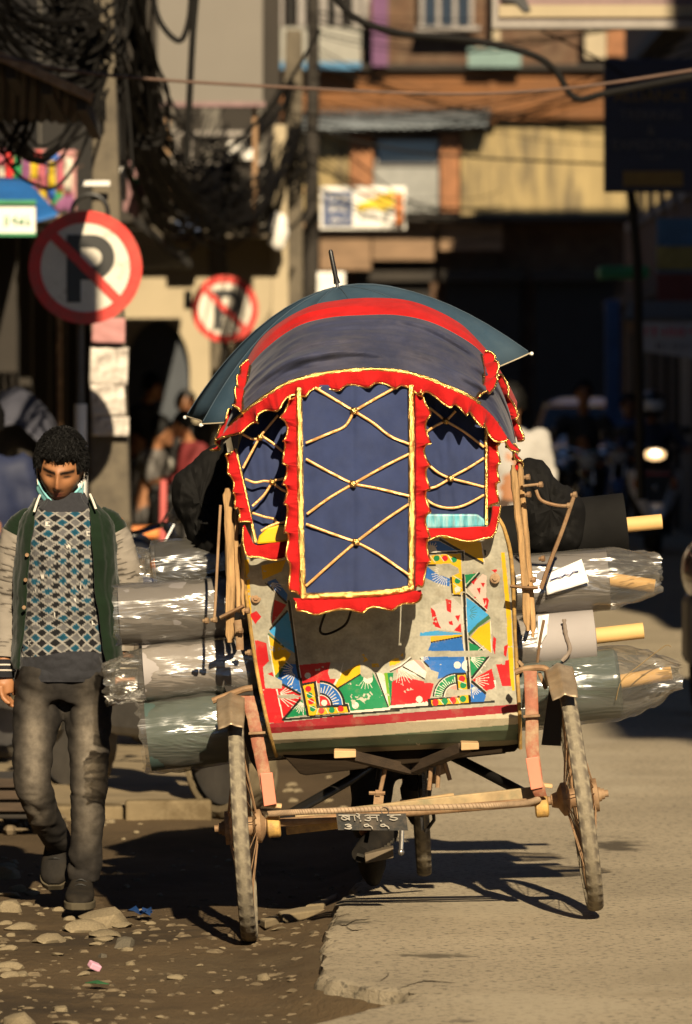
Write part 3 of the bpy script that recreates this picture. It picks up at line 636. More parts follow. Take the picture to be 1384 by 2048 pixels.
def bundle_of(a, b, n, sp_, dr, r=.008, loose=.35):
    A, B = P(*a), P(*b)
    for _ in range(n):
        o1 = Vector((rr.gauss(0, sp_), rr.gauss(0, sp_), rr.gauss(0, sp_))); o2 = Vector((rr.gauss(0, sp_), rr.gauss(0, sp_), rr.gauss(0, sp_)))
        pts = sag(A+o1, B+o2, dr*rr.uniform(1-loose, 1+loose), 8); ph = rr.random()*90
        pts = [p+Vector((.05*nz(i*.4, ph), 0, .07*nz(i*.4, ph+8)))*(1 if 0 < i < 7 else 0) for i, p in enumerate(pts)]; tg.tube(spline([tuple(p) for p in pts], 24), r*rr.uniform(.6, 1.5), 5, False)
bundle_of((208, 10, 31), (440, 350, 50.5), 26, .09, .75); bundle_of((204, 110, 31), (586, 260, 54), 18, .08, .9); bundle_of((208, -40, 31), (420, 240, 50), 18, .12, .6)
bundle_of((440, 350, 50.5), (586, 300, 54), 22, .12, .22, .012); bundle_of((440, 410, 50.5), (570, 380, 53), 18, .10, .22, .012); bundle_of((300, 330, 47), (440, 360, 50.5), 24, .14, .25, .012); bundle_of((300, 400, 47), (450, 430, 50.5), 14, .08, .15, .011)
bundle_of((586, 150, 54), (440, 330, 50.5), 12, .06, .1, .011); bundle_of((586, 250, 54), (1400, 90, 46), 9, .10, .35, .005); bundle_of((625, 130, 57), (1400, 250, 62), 8, .16, .3, .006); bundle_of((586, 320, 54), (1000, 440, 70), 14, .15, .2, .006); bundle_of((625, 40, 57), (1400, -20, 50), 7, .12, .3, .006)
bundle_of((-60, -60, 29), (205, 40, 31), 22, .10, .22); bundle_of((-60, 40, 29), (205, 120, 31), 16, .08, .2); bundle_of((100, -60, 30.5), (196, 120, 31), 22, .06, .0, .012); bundle_of((170, -60, 30.8), (186, 240, 30.8), 20, .03, .0, .011); bundle_of((240, -60, 31.4), (236, 330, 31.2), 12, .025, .0, .010); bundle_of((270, -60, 32), (300, 240, 33), 16, .05, .0, .010)
bundle_of((-20, 210, 29), (190, 190, 30.5), 10, .05, .3); bundle_of((0, 300, 29), (60, 170, 29), 6, .05, .05)
for cx_, cy_, Yc_, r_, n in ((436, 352, 50.3, .16, 9), (582, 330, 53.7, .17, 8), (150, 70, 30.6, .12, 8), (300, 250, 33, .10, 5), (420, 400, 50.2, .12, 5)):
    for q in range(n): tg.torus(P(cx_+rr.uniform(-18, 18), cy_+rr.uniform(-18, 18), Yc_), (rr.uniform(-.5, .5), 1, rr.uniform(-.4, .4)), r_*rr.uniform(.7, 1.3), .010, 26, 5, 1)
stuff(tg.build('cable_tangle', m_cable, loc=(0, 40, 0)))
# top left eave, cloths and shop signs
ev = thing('tin_eave', 'dark tin eave with a brown edge jutting in at the top left', 'eave', P(80, 200, 27.5))
a, b, c, d = P(-60, 86, 27.2), P(186, 196, 27.2), P(176, 236, 29), P(-60, 236, 29)
mb = MB(); mb.grid(lambda u, v: a.lerp(b, u).lerp(d.lerp(c, u), v)+Vector((0, 0, .015*math.sin(u*70))), 60, 5); mb.build('tin_sheet', m_darkwall, ev, solid=.03)
mb = MB(); mb.bar(a+Vector((0, -.03, 0)), b+Vector((0, -.03, 0)), .05, .05); mb.build('edge_batten', m_rust, ev, bevel=.006)
for k in range(4):
    mb = MB(); p = a.lerp(b, k/3.5+.05); mb.bar(p+Vector((0, 0, -.05)), p+Vector((0, 1.6, -.12)), .05, .07); mb.build('rafter', m_darkwall, ev)
aw = thing('awning', 'bright blue tarpaulin awning over the shop at the left edge', 'awning', P(40, 432, 36))
m_bt = M('blue_tarp', (.015,.115,.36), .6, var=.2, bump=.2, bs=20)
cs = [P(-40, 352, 36.6), P(52, 358, 36.6), P(118, 430, 35.4), P(-40, 432, 35.4)]
mb = MB(); mb.grid(lambda u, v: cs[0].lerp(cs[1], u).lerp(cs[3].lerp(cs[2], u), v)+Vector((0, 0, -.05*math.sin(u*3.14)*v)), 14, 10); mb.build('tarpaulin', m_bt, aw, solid=.01)
mb = MB(); mb.tube([cs[2], cs[2]+Vector((0, .1, -2.6))], .02, 8); mb.build('pole', m_rust, aw)
sb = thing('signboard', 'white signboard with green edges under the blue awning', 'sign', P(30, 472, 34.8))
m_sgreen = M('sign_green', (.03,.22,.09), .6)
S('board', -30, 404, 71, 470, 34.8, .06, m_white, sb, .005); S('green_edge', -30, 400, 72, 408, 34.77, .03, m_sgreen, sb); S('green_edge', -30, 466, 72, 472, 34.77, .03, m_sgreen, sb)
marks(6, 62, 440, 17, 34.78, m_sgreen, sb, 6)
cols = [(.55,.03,.03), (.55,.40,.02), (.02,.20,.07), (.03,.11,.40), (.45,.12,.16), (.20,.07,.16), (.55,.50,.42)]
fm = [M('flag_cloth', q, .8, var=.3, vs=5) for q in cols]
for s_ in range(3):
    a, b = P(-20, (286, 318, 345)[s_], 37+s_), P(166, (300, 300, 330)[s_], 37+s_); ln = sag(a, b, .1, 12)
    fs = thing('flag_string', ('topmost', 'middle', 'lowest')[s_]+' string of small coloured flags above the blue awning', 'flags', ln[5], 'strings of coloured flags')
    mb = MB(); mb.tube(ln, .004, 5); mb.build('cord', m_cableb, fs)
    for i in range(10):
        p = ln[i]; mb = MB(); w = .05; h = R.uniform(.10, .24)
        mb.grid(lambda u, v: p+Vector((w*(u*1.0)-.01, .02*math.sin(u*6+v*3+i), -h*v)), 5, 5); mb.build('flag', fm[(i*3+s_*2+R.randrange(2)) % 7], fs, solid=.003)
gf = thing('painted_panel', 'painted mauve shop panel with splashes of colour left of the concrete pole', 'panel', P(130, 420, 37)); S('panel', 60, 300, 152, 420, 40.2, .05, m_pinkp, gf)
for i in range(16):
    x_, y_ = R.uniform(64, 146), R.uniform(304, 410); mb = MB(); mb.ball(P(x_, y_, 40.15), (R.uniform(.02, .05), .01, R.uniform(.03, .1)), 8, 6); mb.build('colour_splash', fm[R.randrange(7)], gf)
mv = thing('hoarding', 'mauve tilted board right of the concrete pole', 'board', P(270, 440, 38)); mb = MB(); mb.prism([P(x, y, 38) for x, y in ((254, 322), (306, 326), (276, 438), (246, 420))], (0, .06, 0)); mb.build('board', M('mauve_board', (.20,.105,.105), .8, var=.2), mv, smooth=False)
mb = MB(); mb.ball(P(270, 366, 37.95), (.03, .01, .035), 8, 6); mb.build('green_spot', fm[2], mv)
st = thing('banner', 'narrow white vertical banner with dark lettering beside the concrete pole', 'banner', P(245, 400, 36.5)); S('cloth', 234, 312, 254, 402, 36.5, .02, m_white, st)
for i in range(6): marks(237, 252, 322+i*13, 8, 36.48, m_black, st, i)
mb = MB(); mb.box(P(226, 120, 36), (.07, .02, .4), Euler((0, .12, 0)).to_matrix()); tag(mb.build('banner', m_white, smooth=False), 'narrow white strip hanging among the dark cables at the top left', 'banner')
mb = MB(); mb.box(P(376, 600, 50), (.07, .07, .17)); tag(mb.build('meter_box', m_black, smooth=False, bevel=.01), 'small black box hanging on wires beside the smaller sign', 'box')
# ---- right side signs
ns = thing('signboard', 'tall navy hanging sign with gold and white lettering at the right', 'sign', P(1300, 384, 42))
S('board', 1209, 118, 1420, 384, 42, .14, M('dark_navy_sign', (.012,.016,.045), .5, var=.15), ns, .01)
m_goldp = M('gold_lettering', (.20,.13,.03), .6); m_pale = M('pale_lettering', (.13,.13,.14), .6)
for s_, y, h, mt in (('ALLIANCE', 192, .125, m_goldp), ('TREKKING', 230, .10, m_pale), ('&', 262, .10, m_pale), ('EXPEDITION', 290, .105, m_pale)):
    text('lettering', s_, h, mt, ns, P(1302, y, 41.98))
marks(1285, 1330, 314, 8, 41.98, m_pale, ns, 9)
S('gold_band', 1246, 342, 1366, 372, 41.98, .03, m_goldp, ns)
mb = MB(); mb.tube([P(1262, 384, 42.1), P(1275, 520, 42.1), P(1282, 1000, 42.1)], .035, 8); mb.build('post', m_black, ns)
ts = thing('signboard', 'long signboard with a cream frame cut off by the top right of the picture', 'sign', P(1190, 50, 39))
S('board', 990, -120, 1420, 42, 39, .12, M('rose_board', (.20,.13,.12), .7, var=.2), ts); S('frame', 984, 40, 1420, 56, 38.92, .22, m_frame, ts); S('frame', 984, -120, 996, 42, 38.93, .2, m_frame, ts); S('cream_band', 998, 10, 1420, 34, 38.97, .03, m_cream, ts)
mb = MB(); mb.prism([P(x, y, 38.95) for x, y in ((1000, -20), (1044, -20), (1062, 20), (1050, 24), (1030, 4), (1004, 0))], (0, .02, 0)); mb.build('dark_motif', m_signblack, ts, smooth=False)
tb2 = thing('signboard', 'blue signboard with a yellow lower half high on the right edge', 'sign', P(1350, 545, 52)); S('board', 1314, 436, 1420, 545, 52, .08, M('blue_board', (.06,.16,.30), .6, var=.3, vs=4), tb2); S('yellow_half', 1314, 492, 1420, 538, 51.97, .03, M('faded_yellow_panel', (.30,.26,.08), .7, var=.4, vs=6), tb2)
tag(S('panel', 1314, 548, 1420, 600, 52, .06, M('maroon_panel', (.12,.03,.03), .7), None), 'maroon board below the blue signboard on the right edge', 'board')
ra = thing('awning', 'grey shop awning with a white lettered valance on the right edge', 'awning', P(1340, 640, 50))
cs2 = [P(1258, 604, 51), P(1420, 604, 51), P(1420, 642, 49.8), P(1244, 640, 49.8)]
mb = MB(); mb.grid(lambda u, v: cs2[0].lerp(cs2[1], u).lerp(cs2[3].lerp(cs2[2], u), v), 10, 6); mb.build('canvas', m_greywall, ra, solid=.02)
mb = MB(); mb.prism([P(x, y, 49.8) for x, y in ((1276, 644), (1420, 646), (1420, 722), (1276, 700))], (0, .05, 0)); mb.build('valance', M('pale_valance', (.40,.42,.46), .7, var=.15), ra, smooth=False)
marks(1290, 1384, 664, 18, 49.77, m_signred, ra, 7); marks(1310, 1384, 692, 12, 49.77, m_signblack, ra, 8)
pole('slim blue painted shop post in the dark right side', 1225, 600, 30, 1226, 900, 30, 66, M('blue_post', (.03,.09,.24), .6), 'shop_post')
mb = MB(); a = P(1246, 545, 56); mb.box(a, (.5, .8, .12)); tag(mb.build('shop_canopy', m_sgreen, smooth=False, bevel=.02), 'small green canopy in the dark right side', 'canopy')
# ================================================================== CYCLE RICKSHAW
YR = 17.0; PX = YR/FP
rk = thing('cycle_rickshaw', 'painted cycle rickshaw with a frilled navy hood seen from behind, loaded with fabric rolls', 'rickshaw', (P(845, 0, YR).x, YR+.5, -.03))
def Q(x, y, dy=0.0): return P(x, y, YR+dy)
# ---- painted back panel: colours are laid out as flat paint on a fine sheet
pw, ph = 600, 500
pts_l = [(1015, 512), (1060, 492), (1120, 489), (1200, 497), (1330, 515), (1460, 541), (1512, 556)]
pts_r = [(1015, 975), (1035, 993), (1065, 1008), (1130, 1021), (1300, 1029), (1420, 1036), (1497, 1038)]
Lx = np.interp(np.linspace(1015, 1512, ph), [a for a, b in pts_l], [b for a, b in pts_l]); Rx = np.interp(np.linspace(1015, 1497, ph), [a for a, b in pts_r], [b for a, b in pts_r])
Ly = np.linspace(1015, 1512, ph); Ry = np.linspace(1015, 1490, ph)
U = np.linspace(0, 1, pw)[:, None]
GX = Lx[None]*(1-U) + Rx[None]*U; GY = Ly[None]*(1-U) + Ry[None]*U
V = np.linspace(0, 1, ph)[None]
def panel_depth(u, v):
    y = 1015 + 497*v
    d = np.interp(y, [1015, 1045, 1120, 1225, 1330, 1425, 1455, 1480, 1500, 1512], [.035, .012, .05, .115, .165, .185, .195, .225, .275, .33])
    return d - .05*np.sin(math.pi*np.clip(u, 0, 1))*(v > -1)
GD = panel_depth(U, V) + .050
col = np.zeros((pw, ph, 3), np.float32); PA = np.zeros((pw, ph), np.float32)
bare = np.array((.37, .345, .265), np.float32); col[:] = bare
RED, YEL, BLU, LBL, GRN, LGR, WHT, BLK, MAR, CRM, DGR, PNK = [np.array(q, np.float32) for q in ((.52,.018,.022), (.72,.41,.012), (.022,.13,.42), (.05,.31,.60), (.010,.21,.075), (.17,.36,.02), (.68,.63,.53), (.015,.014,.012), (.30,.022,.028), (.52,.45,.31), (.045,.13,.062), (.60,.27,.22))]
def inpoly(pl):
    r = np.zeros(GX.shape, bool); n = len(pl); j = n-1
    for i in range(n):
        xi, yi = pl[i]; xj, yj = pl[j]
        if yi != yj: r ^= ((yi > GY) != (yj > GY)) & (GX < (xj-xi)*(GY-yi)/(yj-yi)+xi)
        j = i
    return r
def fill(c, m):
    col[m] = c; PA[m] = 1
fA = lambda x, y: (490+.224*x, 1200+.224*y)
fB = lambda x, y: (780+.1951*x, 1060+.1951*y)
fC = lambda x, y: (420+.4769*x, 1000+.4769*y)
def poly(c, f, *p): fill(c, inpoly([f(*q) for q in p]))
def oline(f, w, c, *p):
    for a, b in zip(p, p[1:]):
        a, b = np.array(f(*a)), np.array(f(*b)); d = (b-a)/max(1e-6, np.hypot(*(b-a))); n = np.array((-d[1], d[0]))*w/2
        fill(c, inpoly([tuple(a+n), tuple(b+n), tuple(b-n), tuple(a-n)]))
def opoly(c, f, *p):          # filled shape with thin white then black outline
    oline(f, 5.0, BLK, *p, p[0]); oline(f, 2.2, WHT, *p, p[0]); poly(c, f, *p)
def dot(c, f, x, y, r):
    a = f(x, y); k = (f(1, 0)[0]-f(0, 0)[0]); fill(c, (GX-a[0])**2+(GY-a[1])**2 < (r*k)**2)
def fan(f, x, y, a0, a1, n, r0, r1, w=1.1, c=WHT):
    for i in range(n):
        t = math.radians(a0+(a1-a0)*i/(n-1)); rr_ = r1*R.uniform(.75, 1.05); oline(f, w, c, (x+r0*math.cos(t), y+r0*math.sin(t)), (x+rr_*math.cos(t), y+rr_*math.sin(t)))
def sector(c, f, x, y, r0, r1, a0, a1):
    a = f(x, y); k = (f(1, 0)[0]-f(0, 0)[0]); d = np.hypot(GX-a[0], GY-a[1])/k; t = np.degrees(np.arctan2(GY-a[1], GX-a[0]))
    fill(c, (d >= r0) & (d < r1) & (t >= a0) & (t <= a1))
poly(YEL, fC, (142,250),(162,250),(178,560),(240,925),(222,925),(158,560)); poly(YEL, fC, (1220,220),(1236,220),(1264,500),(1277,800),(1257,800),(1244,500))
poly(RED, fC, (188,585),(236,600),(250,690),(275,760),(312,935),(240,935),(205,760)); poly(RED, fC, (1200,690),(1255,690),(1262,780),(1225,780))
for q in (((165,480),(195,465),(215,490),(190,520)), ((1150,395),(1170,420),(1160,470),(1140,440)), ((1185,600),(1200,580),(1195,650)), ((1105,300),(1120,330),(1110,345))): poly(RED, fC, *q)
poly(YEL, fC, (215,275),(320,250),(300,300),(220,335)); poly(RED, fC, (270,418),(320,440),(300,470),(258,520))
# left column of diamonds
poly(BLU, fC, (235,345),(275,330),(325,395),(320,430)); oline(fC, 4, BLK, (232,345),(322,432))
fan(fC, 250, 345, 10, 60, 5, 10, 70)
poly(LBL, fA, (215,275),(385,100),(455,480),(350,415)); oline(fA, 4, BLK, (220,268),(380,95)); poly(DGR, fA, (205,290),(350,412),(345,430),(205,312))
poly(YEL, fA, (205,315),(345,425),(412,480),(375,550),(265,680),(240,560)); poly(DGR, fA, (375,550),(385,568),(290,700),(265,680)); oline(fA, 2.4, WHT, (207,315),(242,560),(266,690))
poly(BLU, fA, (385,566),(455,575),(500,830),(330,745),(290,700)); fan(fA, 460, 630, 110, 220, 9, 40, 150, 1.6)
poly(RED, fA, (285,790),(340,752),(490,850),(500,880),(340,1050)); fan(fA, 290, 850, -40, 45, 8, 30, 190, 1.6); oline(fA, 2.6, WHT, (282,795),(338,1050))
poly(GRN, fA, (350,1055),(510,890),(550,1025)); fan(fA, 520, 900, 90, 150, 7, 20, 130, 1.5)
oline(fA, 4.5, BLK, (330,752),(500,845)); oline(fA, 4.5, BLK, (335,1075),(495,885))
oline(fA, 5.5, BLK, (392,0),(468,565),(562,1035)); oline(fA, 1.3, WHT, (404,0),(480,565),(575,1030)); sector(WHT, fA, 470, 650, 0, 52, -75, 80); oline(fA, 5.5, BLK, (460,545),(485,700))
# centre
poly(RED, fA, (484,580),(760,555),(812,722),(800,765),(640,740),(515,745))
poly(YEL, fA, (790,775),(860,650),(1030,565),(1030,660),(825,790)); oline(fA, 4, WHT, (870,560),(850,660),(790,770)); oline(fA, 3.4, BLK, (826,790),(1032,664))
poly(GRN, fA, (830,797),(1030,672),(1140,650),(1290,960),(935,990),(870,860)); fan(fA, 1080, 690, 60, 130, 5, 10, 120, 1.0); dot(WHT, fA, 1100, 705, 42)
poly(WHT, fA, (1170,650),(1242,650),(1284,962)); poly(LGR, fA, (1242,650),(1272,650),(1302,950),(1286,958)); poly(GRN, fA, (1272,650),(1325,650),(1302,925)); oline(fA, 2.8, BLK, (1166,650),(1282,962)); oline(fA, 2.8, BLK, (1330,720),(1302,950))
poly(RED, fB, (20,1560),(120,1500),(450,1575),(412,1720),(388,1790),(15,1812))
poly(WHT, fB, (60,1410),(240,1330),(420,1500),(350,1530)); poly(PNK, fB, (240,1330),(330,1350),(372,1440),(340,1430)); poly(PNK, fB, (60,1440),(110,1400),(130,1480),(90,1500)); oline(fB, 3, BLK, (130,1400),(360,1530)); fan(fB, 95, 1400, 25, 100, 8, 20, 190, 1.1)
oline(fB, 2.4, WHT, (0,1440),(110,1385),(215,1300)); oline(fB, 2.4, BLK, (0,1452),(115,1398),(222,1310)); poly(YEL, fB, (0,1340),(60,1310),(110,1350),(40,1390)); poly(YEL, fB, (105,1290),(135,1255),(140,1310))
poly(YEL, fA, (1010,490),(1060,480),(1100,540),(1060,555)); poly(YEL, fA, (1120,570),(1190,565),(1200,600),(1130,600)); poly(YEL, fA, (1290,550),(1370,515),(1384,560),(1290,590))
poly(WHT, fA, (925,992),(1384,950),(1384,976),(930,1012)); poly(WHT, fB, (0,1800),(395,1765),(400,1800),(0,1838))
for i in range(12): dot(WHT, fB, i*34, 1822-i*4.4, 16)
oline(fA, 4.2, BLK, (330,1072),(930,1020),(1384,984)); oline(fB, 4.2, BLK, (0,1838),(400,1808),(1075,1758))
# corner L shapes with rosettes
poly(BLK, fA, (503,745),(637,722),(668,942),(922,922),(942,1002),(560,1042)); oline(fA, 1.4, WHT, (637,722),(668,942),(922,922),(942,1002))
poly(YEL, fA, (518,765),(612,745),(640,968),(908,952),(920,1002),(572,1030))
for x, y, c in ((565,793,RED),(577,850,GRN),(590,905,RED),(605,970,GRN),(682,990,RED),(775,983,GRN),(855,972,RED)): dot(c, fA, x, y, 27)
for a in (((545,828),(615,862)), ((560,884),(628,920)), ((572,940),(640,975)), ((640,1020),(655,965)), ((718,962),(745,1012)), ((812,958),(835,1002))): oline(fA, 1.2, WHT, *a)
sector(BLK, fA, 668, 945, 0, 228, -90, -3); sector(WHT, fA, 668, 945, 0, 208, -90, -3); sector(BLU, fA, 668, 945, 0, 200, -90, -3); fan(fA, 668, 945, -85, -8, 9, 112, 205, 1.7); sector(BLK, fA, 668, 945, 0, 116, -90, -3); sector(WHT, fA, 668, 945, 0, 100, -90, -3); sector(RED, fA, 668, 945, 0, 93, -90, -3); dot(WHT, fA, 707, 918, 27)
dot(WHT, fA, 560, 675, 27); dot(WHT, fA, 985, 940, 30); dot(WHT, fB, 300, 1735, 34)
# right part
poly(BLU, fB, (330,112),(500,112),(690,212),(330,215)); fan(fB, 420, 212, -150, -40, 7, 20, 100, 1.5); sector(WHT, fB, 420, 215, 0, 60, -180, 0)
poly(YEL, fB, (510,60),(940,130),(965,345),(700,200)); oline(fB, 5, BLK, (505,92),(715,210),(960,345)); oline(fB, 1.5, WHT, (940,130),(965,345)); poly(BLK, fB, (962,205),(985,205),(985,262),(968,262))
oline(fB, 4.5, BLK, (300,247),(745,222),(752,320)); oline(fB, 1.4, WHT, (300,235),(760,210),(765,320))
poly(YEL, fB, (300,268),(725,240),(745,662),(645,662),(628,345),(300,352)); oline(fB, 4, BLK, (300,364),(470,360)); oline(fB, 4, BLK, (625,480),(640,668),(742,672))
for x, y, c in ((385,300,RED),(478,290,GRN),(562,290,RED),(655,305,GRN),(692,520,GRN),(692,608,WHT)): dot(c, fB, x, y, 31)
for a in (((410,262),(465,335)), ((505,255),(555,325)), ((592,250),(640,325)), ((650,470),(735,520)), ((650,550),(735,600))): oline(fB, 1.2, WHT, *a)
poly(BLU, fB, (300,380),(390,380),(480,450),(615,500),(610,580),(470,540),(300,460)); fan(fB, 590, 430, 95, 200, 12, 70, 170, 1.2)
oline(fB, 5, BLK, (750,450),(765,760),(775,1000),(818,1765)); oline(fB, 1.8, WHT, (735,660),(748,1000),(795,1760)); oline(fB, 1.4, WHT, (775,450),(790,1000),(835,1765)); sector(WHT, fB, 765, 850, 0, 75, -90, 90); oline(fB, 5, BLK, (762,700),(772,960))
poly(GRN, fB, (768,458),(912,440),(782,575)); oline(fB, 4, BLK, (778,595),(920,437)); oline(fB, 1.3, WHT, (770,570),(905,430))
poly(PNK*.4+WHT*.6, fB, (800,600),(950,450),(990,470),(985,760),(960,790)); oline(fB, 5, BLK, (780,650),(985,832)); oline(fB, 1.3, WHT, (785,640),(1000,825))
poly(LBL, fB, (780,690),(870,752),(1010,870),(830,1060),(795,1050)); fan(fB, 790, 850, -40, 50, 6, 40, 110, 1.1, DGR)
poly(DGR, fB, (1010,870),(1032,905),(900,1000),(812,1088),(800,1060),(900,955))
poly(YEL, fB, (1030,935),(1038,1258),(830,1095),(910,1000)); oline(fB, 1.5, WHT, (1030,930),(1040,1260)); oline(fB, 5, BLK, (805,1110),(950,1235)); oline(fB, 1.3, WHT, (815,1100),(960,1228))
poly(WHT*.75, fB, (420,780),(640,690),(742,780),(735,1050),(480,1020))
for q in (((570,705),(630,720),(625,850),(585,830)), ((415,790),(460,830),(490,940),(525,1012),(445,985)), ((655,1030),(725,955),(732,1050)), ((600,940),(640,930),(645,975),(610,970)), ((665,880),(720,870),(700,940)), ((930,540),(975,545),(955,590)), ((890,600),(930,590),(920,660)), ((860,680),(885,690),(870,705)), ((950,700),(990,700),(970,770)), ((835,535),(880,500),(860,560))): poly(RED, fB, *q)
poly(LBL, fB, (280,1058),(480,1032),(738,1062),(738,1076),(290,1088)); poly(YEL, fB, (415,1092),(738,1070),(738,1088),(420,1146)); oline(fB, 2.6, BLK, (420,1152),(738,1092))
poly(BLU, fB, (420,1160),(735,1100),(758,1240),(390,1240)); poly(BLU, fB, (310,1300),(760,1295),(778,1472),(650,1482),(480,1530),(400,1400)); oline(fB, 3.4, BLK, (310,1310),(400,1405)); fan(fB, 310, 1290, 10, 70, 6, 10, 90, 1.1); dot(WHT, fB, 690, 1385, 36); sector(WHT, fB, 790, 1390, 0, 55, 90, 180); sector(WHT, fB, 790, 1390, 0, 55, -180, -90)
poly(GRN, fB, (810,1150),(900,1190),(1012,1320),(832,1500),(818,1300)); fan(fB, 815, 1310, -40, 50, 9, 20, 190, 1.3); oline(fB, 4.5, BLK, (1012,1295),(835,1520)); oline(fB, 1.3, WHT, (1024,1300),(850,1530))
poly(RED, fB, (842,1535),(1042,1420),(1085,1600),(1012,1668)); fan(fB, 850, 1535, -20, 40, 6, 30, 170, 1.2); poly(WHT, fB, (1062,1540),(1085,1540),(1085,1630)); poly(BLU, fB, (826,1572),(992,1682),(965,1760),(832,1766)); fan(fB, 835, 1600, 20, 80, 6, 20, 130, 1.2); oline(fB, 5, BLK, (835,1548),(985,1680))
for q in (((1180,1340),(1222,1330),(1222,1400),(1180,1460)), ((1150,1525),(1222,1520),(1222,1565),(1170,1550)), ((1060,1090),(1085,1110),(1075,1280),(1050,1200)), ((1170,1190),(1210,1170),(1190,1300),(1165,1280)), ((1110,1380),(1150,1370),(1130,1420)), ((1040,410),(1100,400),(1090,450))): poly(RED, fB, *q)
poly(BLK, fB, (660,1465),(780,1458),(822,1772),(390,1802),(385,1730),(690,1702),(690,1640)); poly(YEL, fB, (690,1490),(775,1482),(808,1770),(430,1797),(420,1745),(715,1718))
for x, y, c in ((738,1525,RED),(750,1590,GRN),(465,1768,RED),(560,1757,GRN),(645,1748,RED),(748,1732,GRN)): dot(c, fB, x, y, 34)
for a in (((695,1540),(780,1575)), ((705,1625),(795,1650)), ((500,1730),(550,1788)), ((600,1725),(640,1782)), ((690,1722),(720,1775))): oline(fB, 1.2, WHT, *a)
sector(BLK, fB, 690, 1715, 0, 252, -178, -95); sector(WHT, fB, 690, 1715, 0, 236, -178, -95); sector(GRN, fB, 690, 1715, 0, 229, -178, -95); fan(fB, 690, 1715, -175, -98, 12, 150, 232, 1.3); sector(BLK, fB, 690, 1715, 0, 155, -178, -95); sector(WHT, fB, 690, 1715, 0, 138, -178, -95); sector(PNK, fB, 690, 1715, 0, 128, -178, -95)
# the three bands along the bottom
def band(c, yl0, yl1, yr0, yr1):
    t = (GX-556)/(1036-556); fill(c, (GY > yl0+(yr0-yl0)*t) & (GY < yl1+(yr1-yl1)*t))
band(MAR, 1446, 1466, 1408, 1424); band(CRM, 1466, 1487, 1424, 1448); band(np.array((.13,.165,.10), np.float32), 1487, 1505, 1448, 1480); band(np.array((.30,.26,.17), np.float32), 1505, 1600, 1480, 1600)
poly(MAR, fC, (305,932),(600,900),(600,945),(250,975),(240,950))
# worn through to the sheet in patches
wear = np.zeros((pw, ph), np.float32)
for i in range(pw):
    for j in range(ph):
        x, y = GX[i, j], GY[i, j]
        n1 = mnoise.noise(Vector((x*.016, y*.022, 2.2))); n2 = mnoise.noise(Vector((x*.06, y*.075, 7.7))); n3 = mnoise.noise(Vector((x*.2, y*.22, 5.1)))
        wear[i, j] = n1*.5+n2*.42+n3*.30
lo = np.interp(GY, [1015, 1060, 1250, 1330, 1440, 1520], [.6, .44, .36, .42, .46, .5])
lo = lo - .22*((GX > 590) & (GX < 840) & (GY < 1322))  + .10*((GX > 840) & (GX < 960) & (GY > 1262)) - .05*(GX < 545)*(GY > 1180)
chip = (wear > lo)
for q in (((300,1245),(1000,1235),(1030,1270),(1000,1300),(270,1300),(100,1300)), ((600,1620),(680,1640),(830,1630),(820,1690),(680,1700),(560,1720),(580,1640)), ((380,1420),(500,1460),(480,1560),(350,1570)), ((490,400),(620,350),(700,390),(710,440),(640,470),(500,470)), ((1000,1640),(1250,1600),(1260,1740),(1000,1740),(980,1700))): chip |= inpoly([fB(*q_) for q_ in q])
for q in (((740,650),(770,540),(880,550),(850,640),(850,700),(760,705)), ((1030,570),(1130,560),(1140,690),(1090,705),(1040,680)), ((160,600),(220,540),(250,640),(200,660),(330,720),(330,790),(180,790)), ((290,850),(420,840),(500,860),(430,885),(290,875))): chip |= inpoly([fA(*q_) for q_ in q])
tone = (1 + .55*wear)[..., None]
col[chip] = (bare[None, None]*np.clip(tone, .5, 1.4)*np.ones_like(col))[chip]
col = np.where((PA[..., None] < .5), bare*np.clip(tone, .5, 1.4), col)
spk = np.random.RandomState(4).rand(pw, ph) > .985; col[spk & (PA > .5)] *= .75
m_panel = M('painted_tin_sheet', (.3,.3,.3), .42, attr=True, var=.14, vs=14, bump=.18, bs=34, dust=(.23,.18,.11), dfac=.35, ds=14, dlo=.54, dhi=.66, spec=.45)
YY = YR + GD; PXX = (GX-CX)*YY/FP; PZZ = HC-(GY-HY)*YY/FP
dent = np.array([[.006*mnoise.noise(Vector((GX[i, j]*.012, GY[i, j]*.015, 3))) for j in range(0, ph)] for i in range(0, pw)], np.float32)
mb = MB(); mb.v = list(map(tuple, np.stack([PXX, YY+dent, PZZ], -1).reshape(-1, 3)))
mb.f = [(i*ph+j, (i+1)*ph+j, (i+1)*ph+j+1, i*ph+j+1) for i in range(pw-1) for j in range(ph-1)]
panel = mb.build('back_panel', m_panel, rk, colors=col.reshape(-1, 3))
def panel_pt(x, y, lift=.004):
    i = min(max((x-505)/(1030-505), 0), 1); v = min(max((y-1015)/497, 0), 1); d = float(panel_depth(np.array(i), np.array(v)))+.05
    return P(x, y, YR+d-lift)
for x, y in ((990, 1157), (512, 1196)):
    mb = MB(); c = panel_pt(x, y, 0); mb.lathe(c, (0, -1, .1), [(.016, 0), (.016, .004), (.013, .005)], 20); mb.lathe(c, (0, -1, .1), [(.0085, .004), (.0085, .011)], 6); mb.build('bolt', m_rust, panel, angle=30)
# rim strips with nails down both edges
for sx, tab in ((0, pts_l), (1, pts_r)):
    mb = MB(); q = [P(b+(-3 if sx == 0 else 3), a, YR+float(panel_depth(np.array(sx), np.array((a-1015)/497)))+.05) for a, b in tab]
    mb.tube(spline(q, 30), .006, 8); mb.build('edge_rim', m_yellowrust, panel)
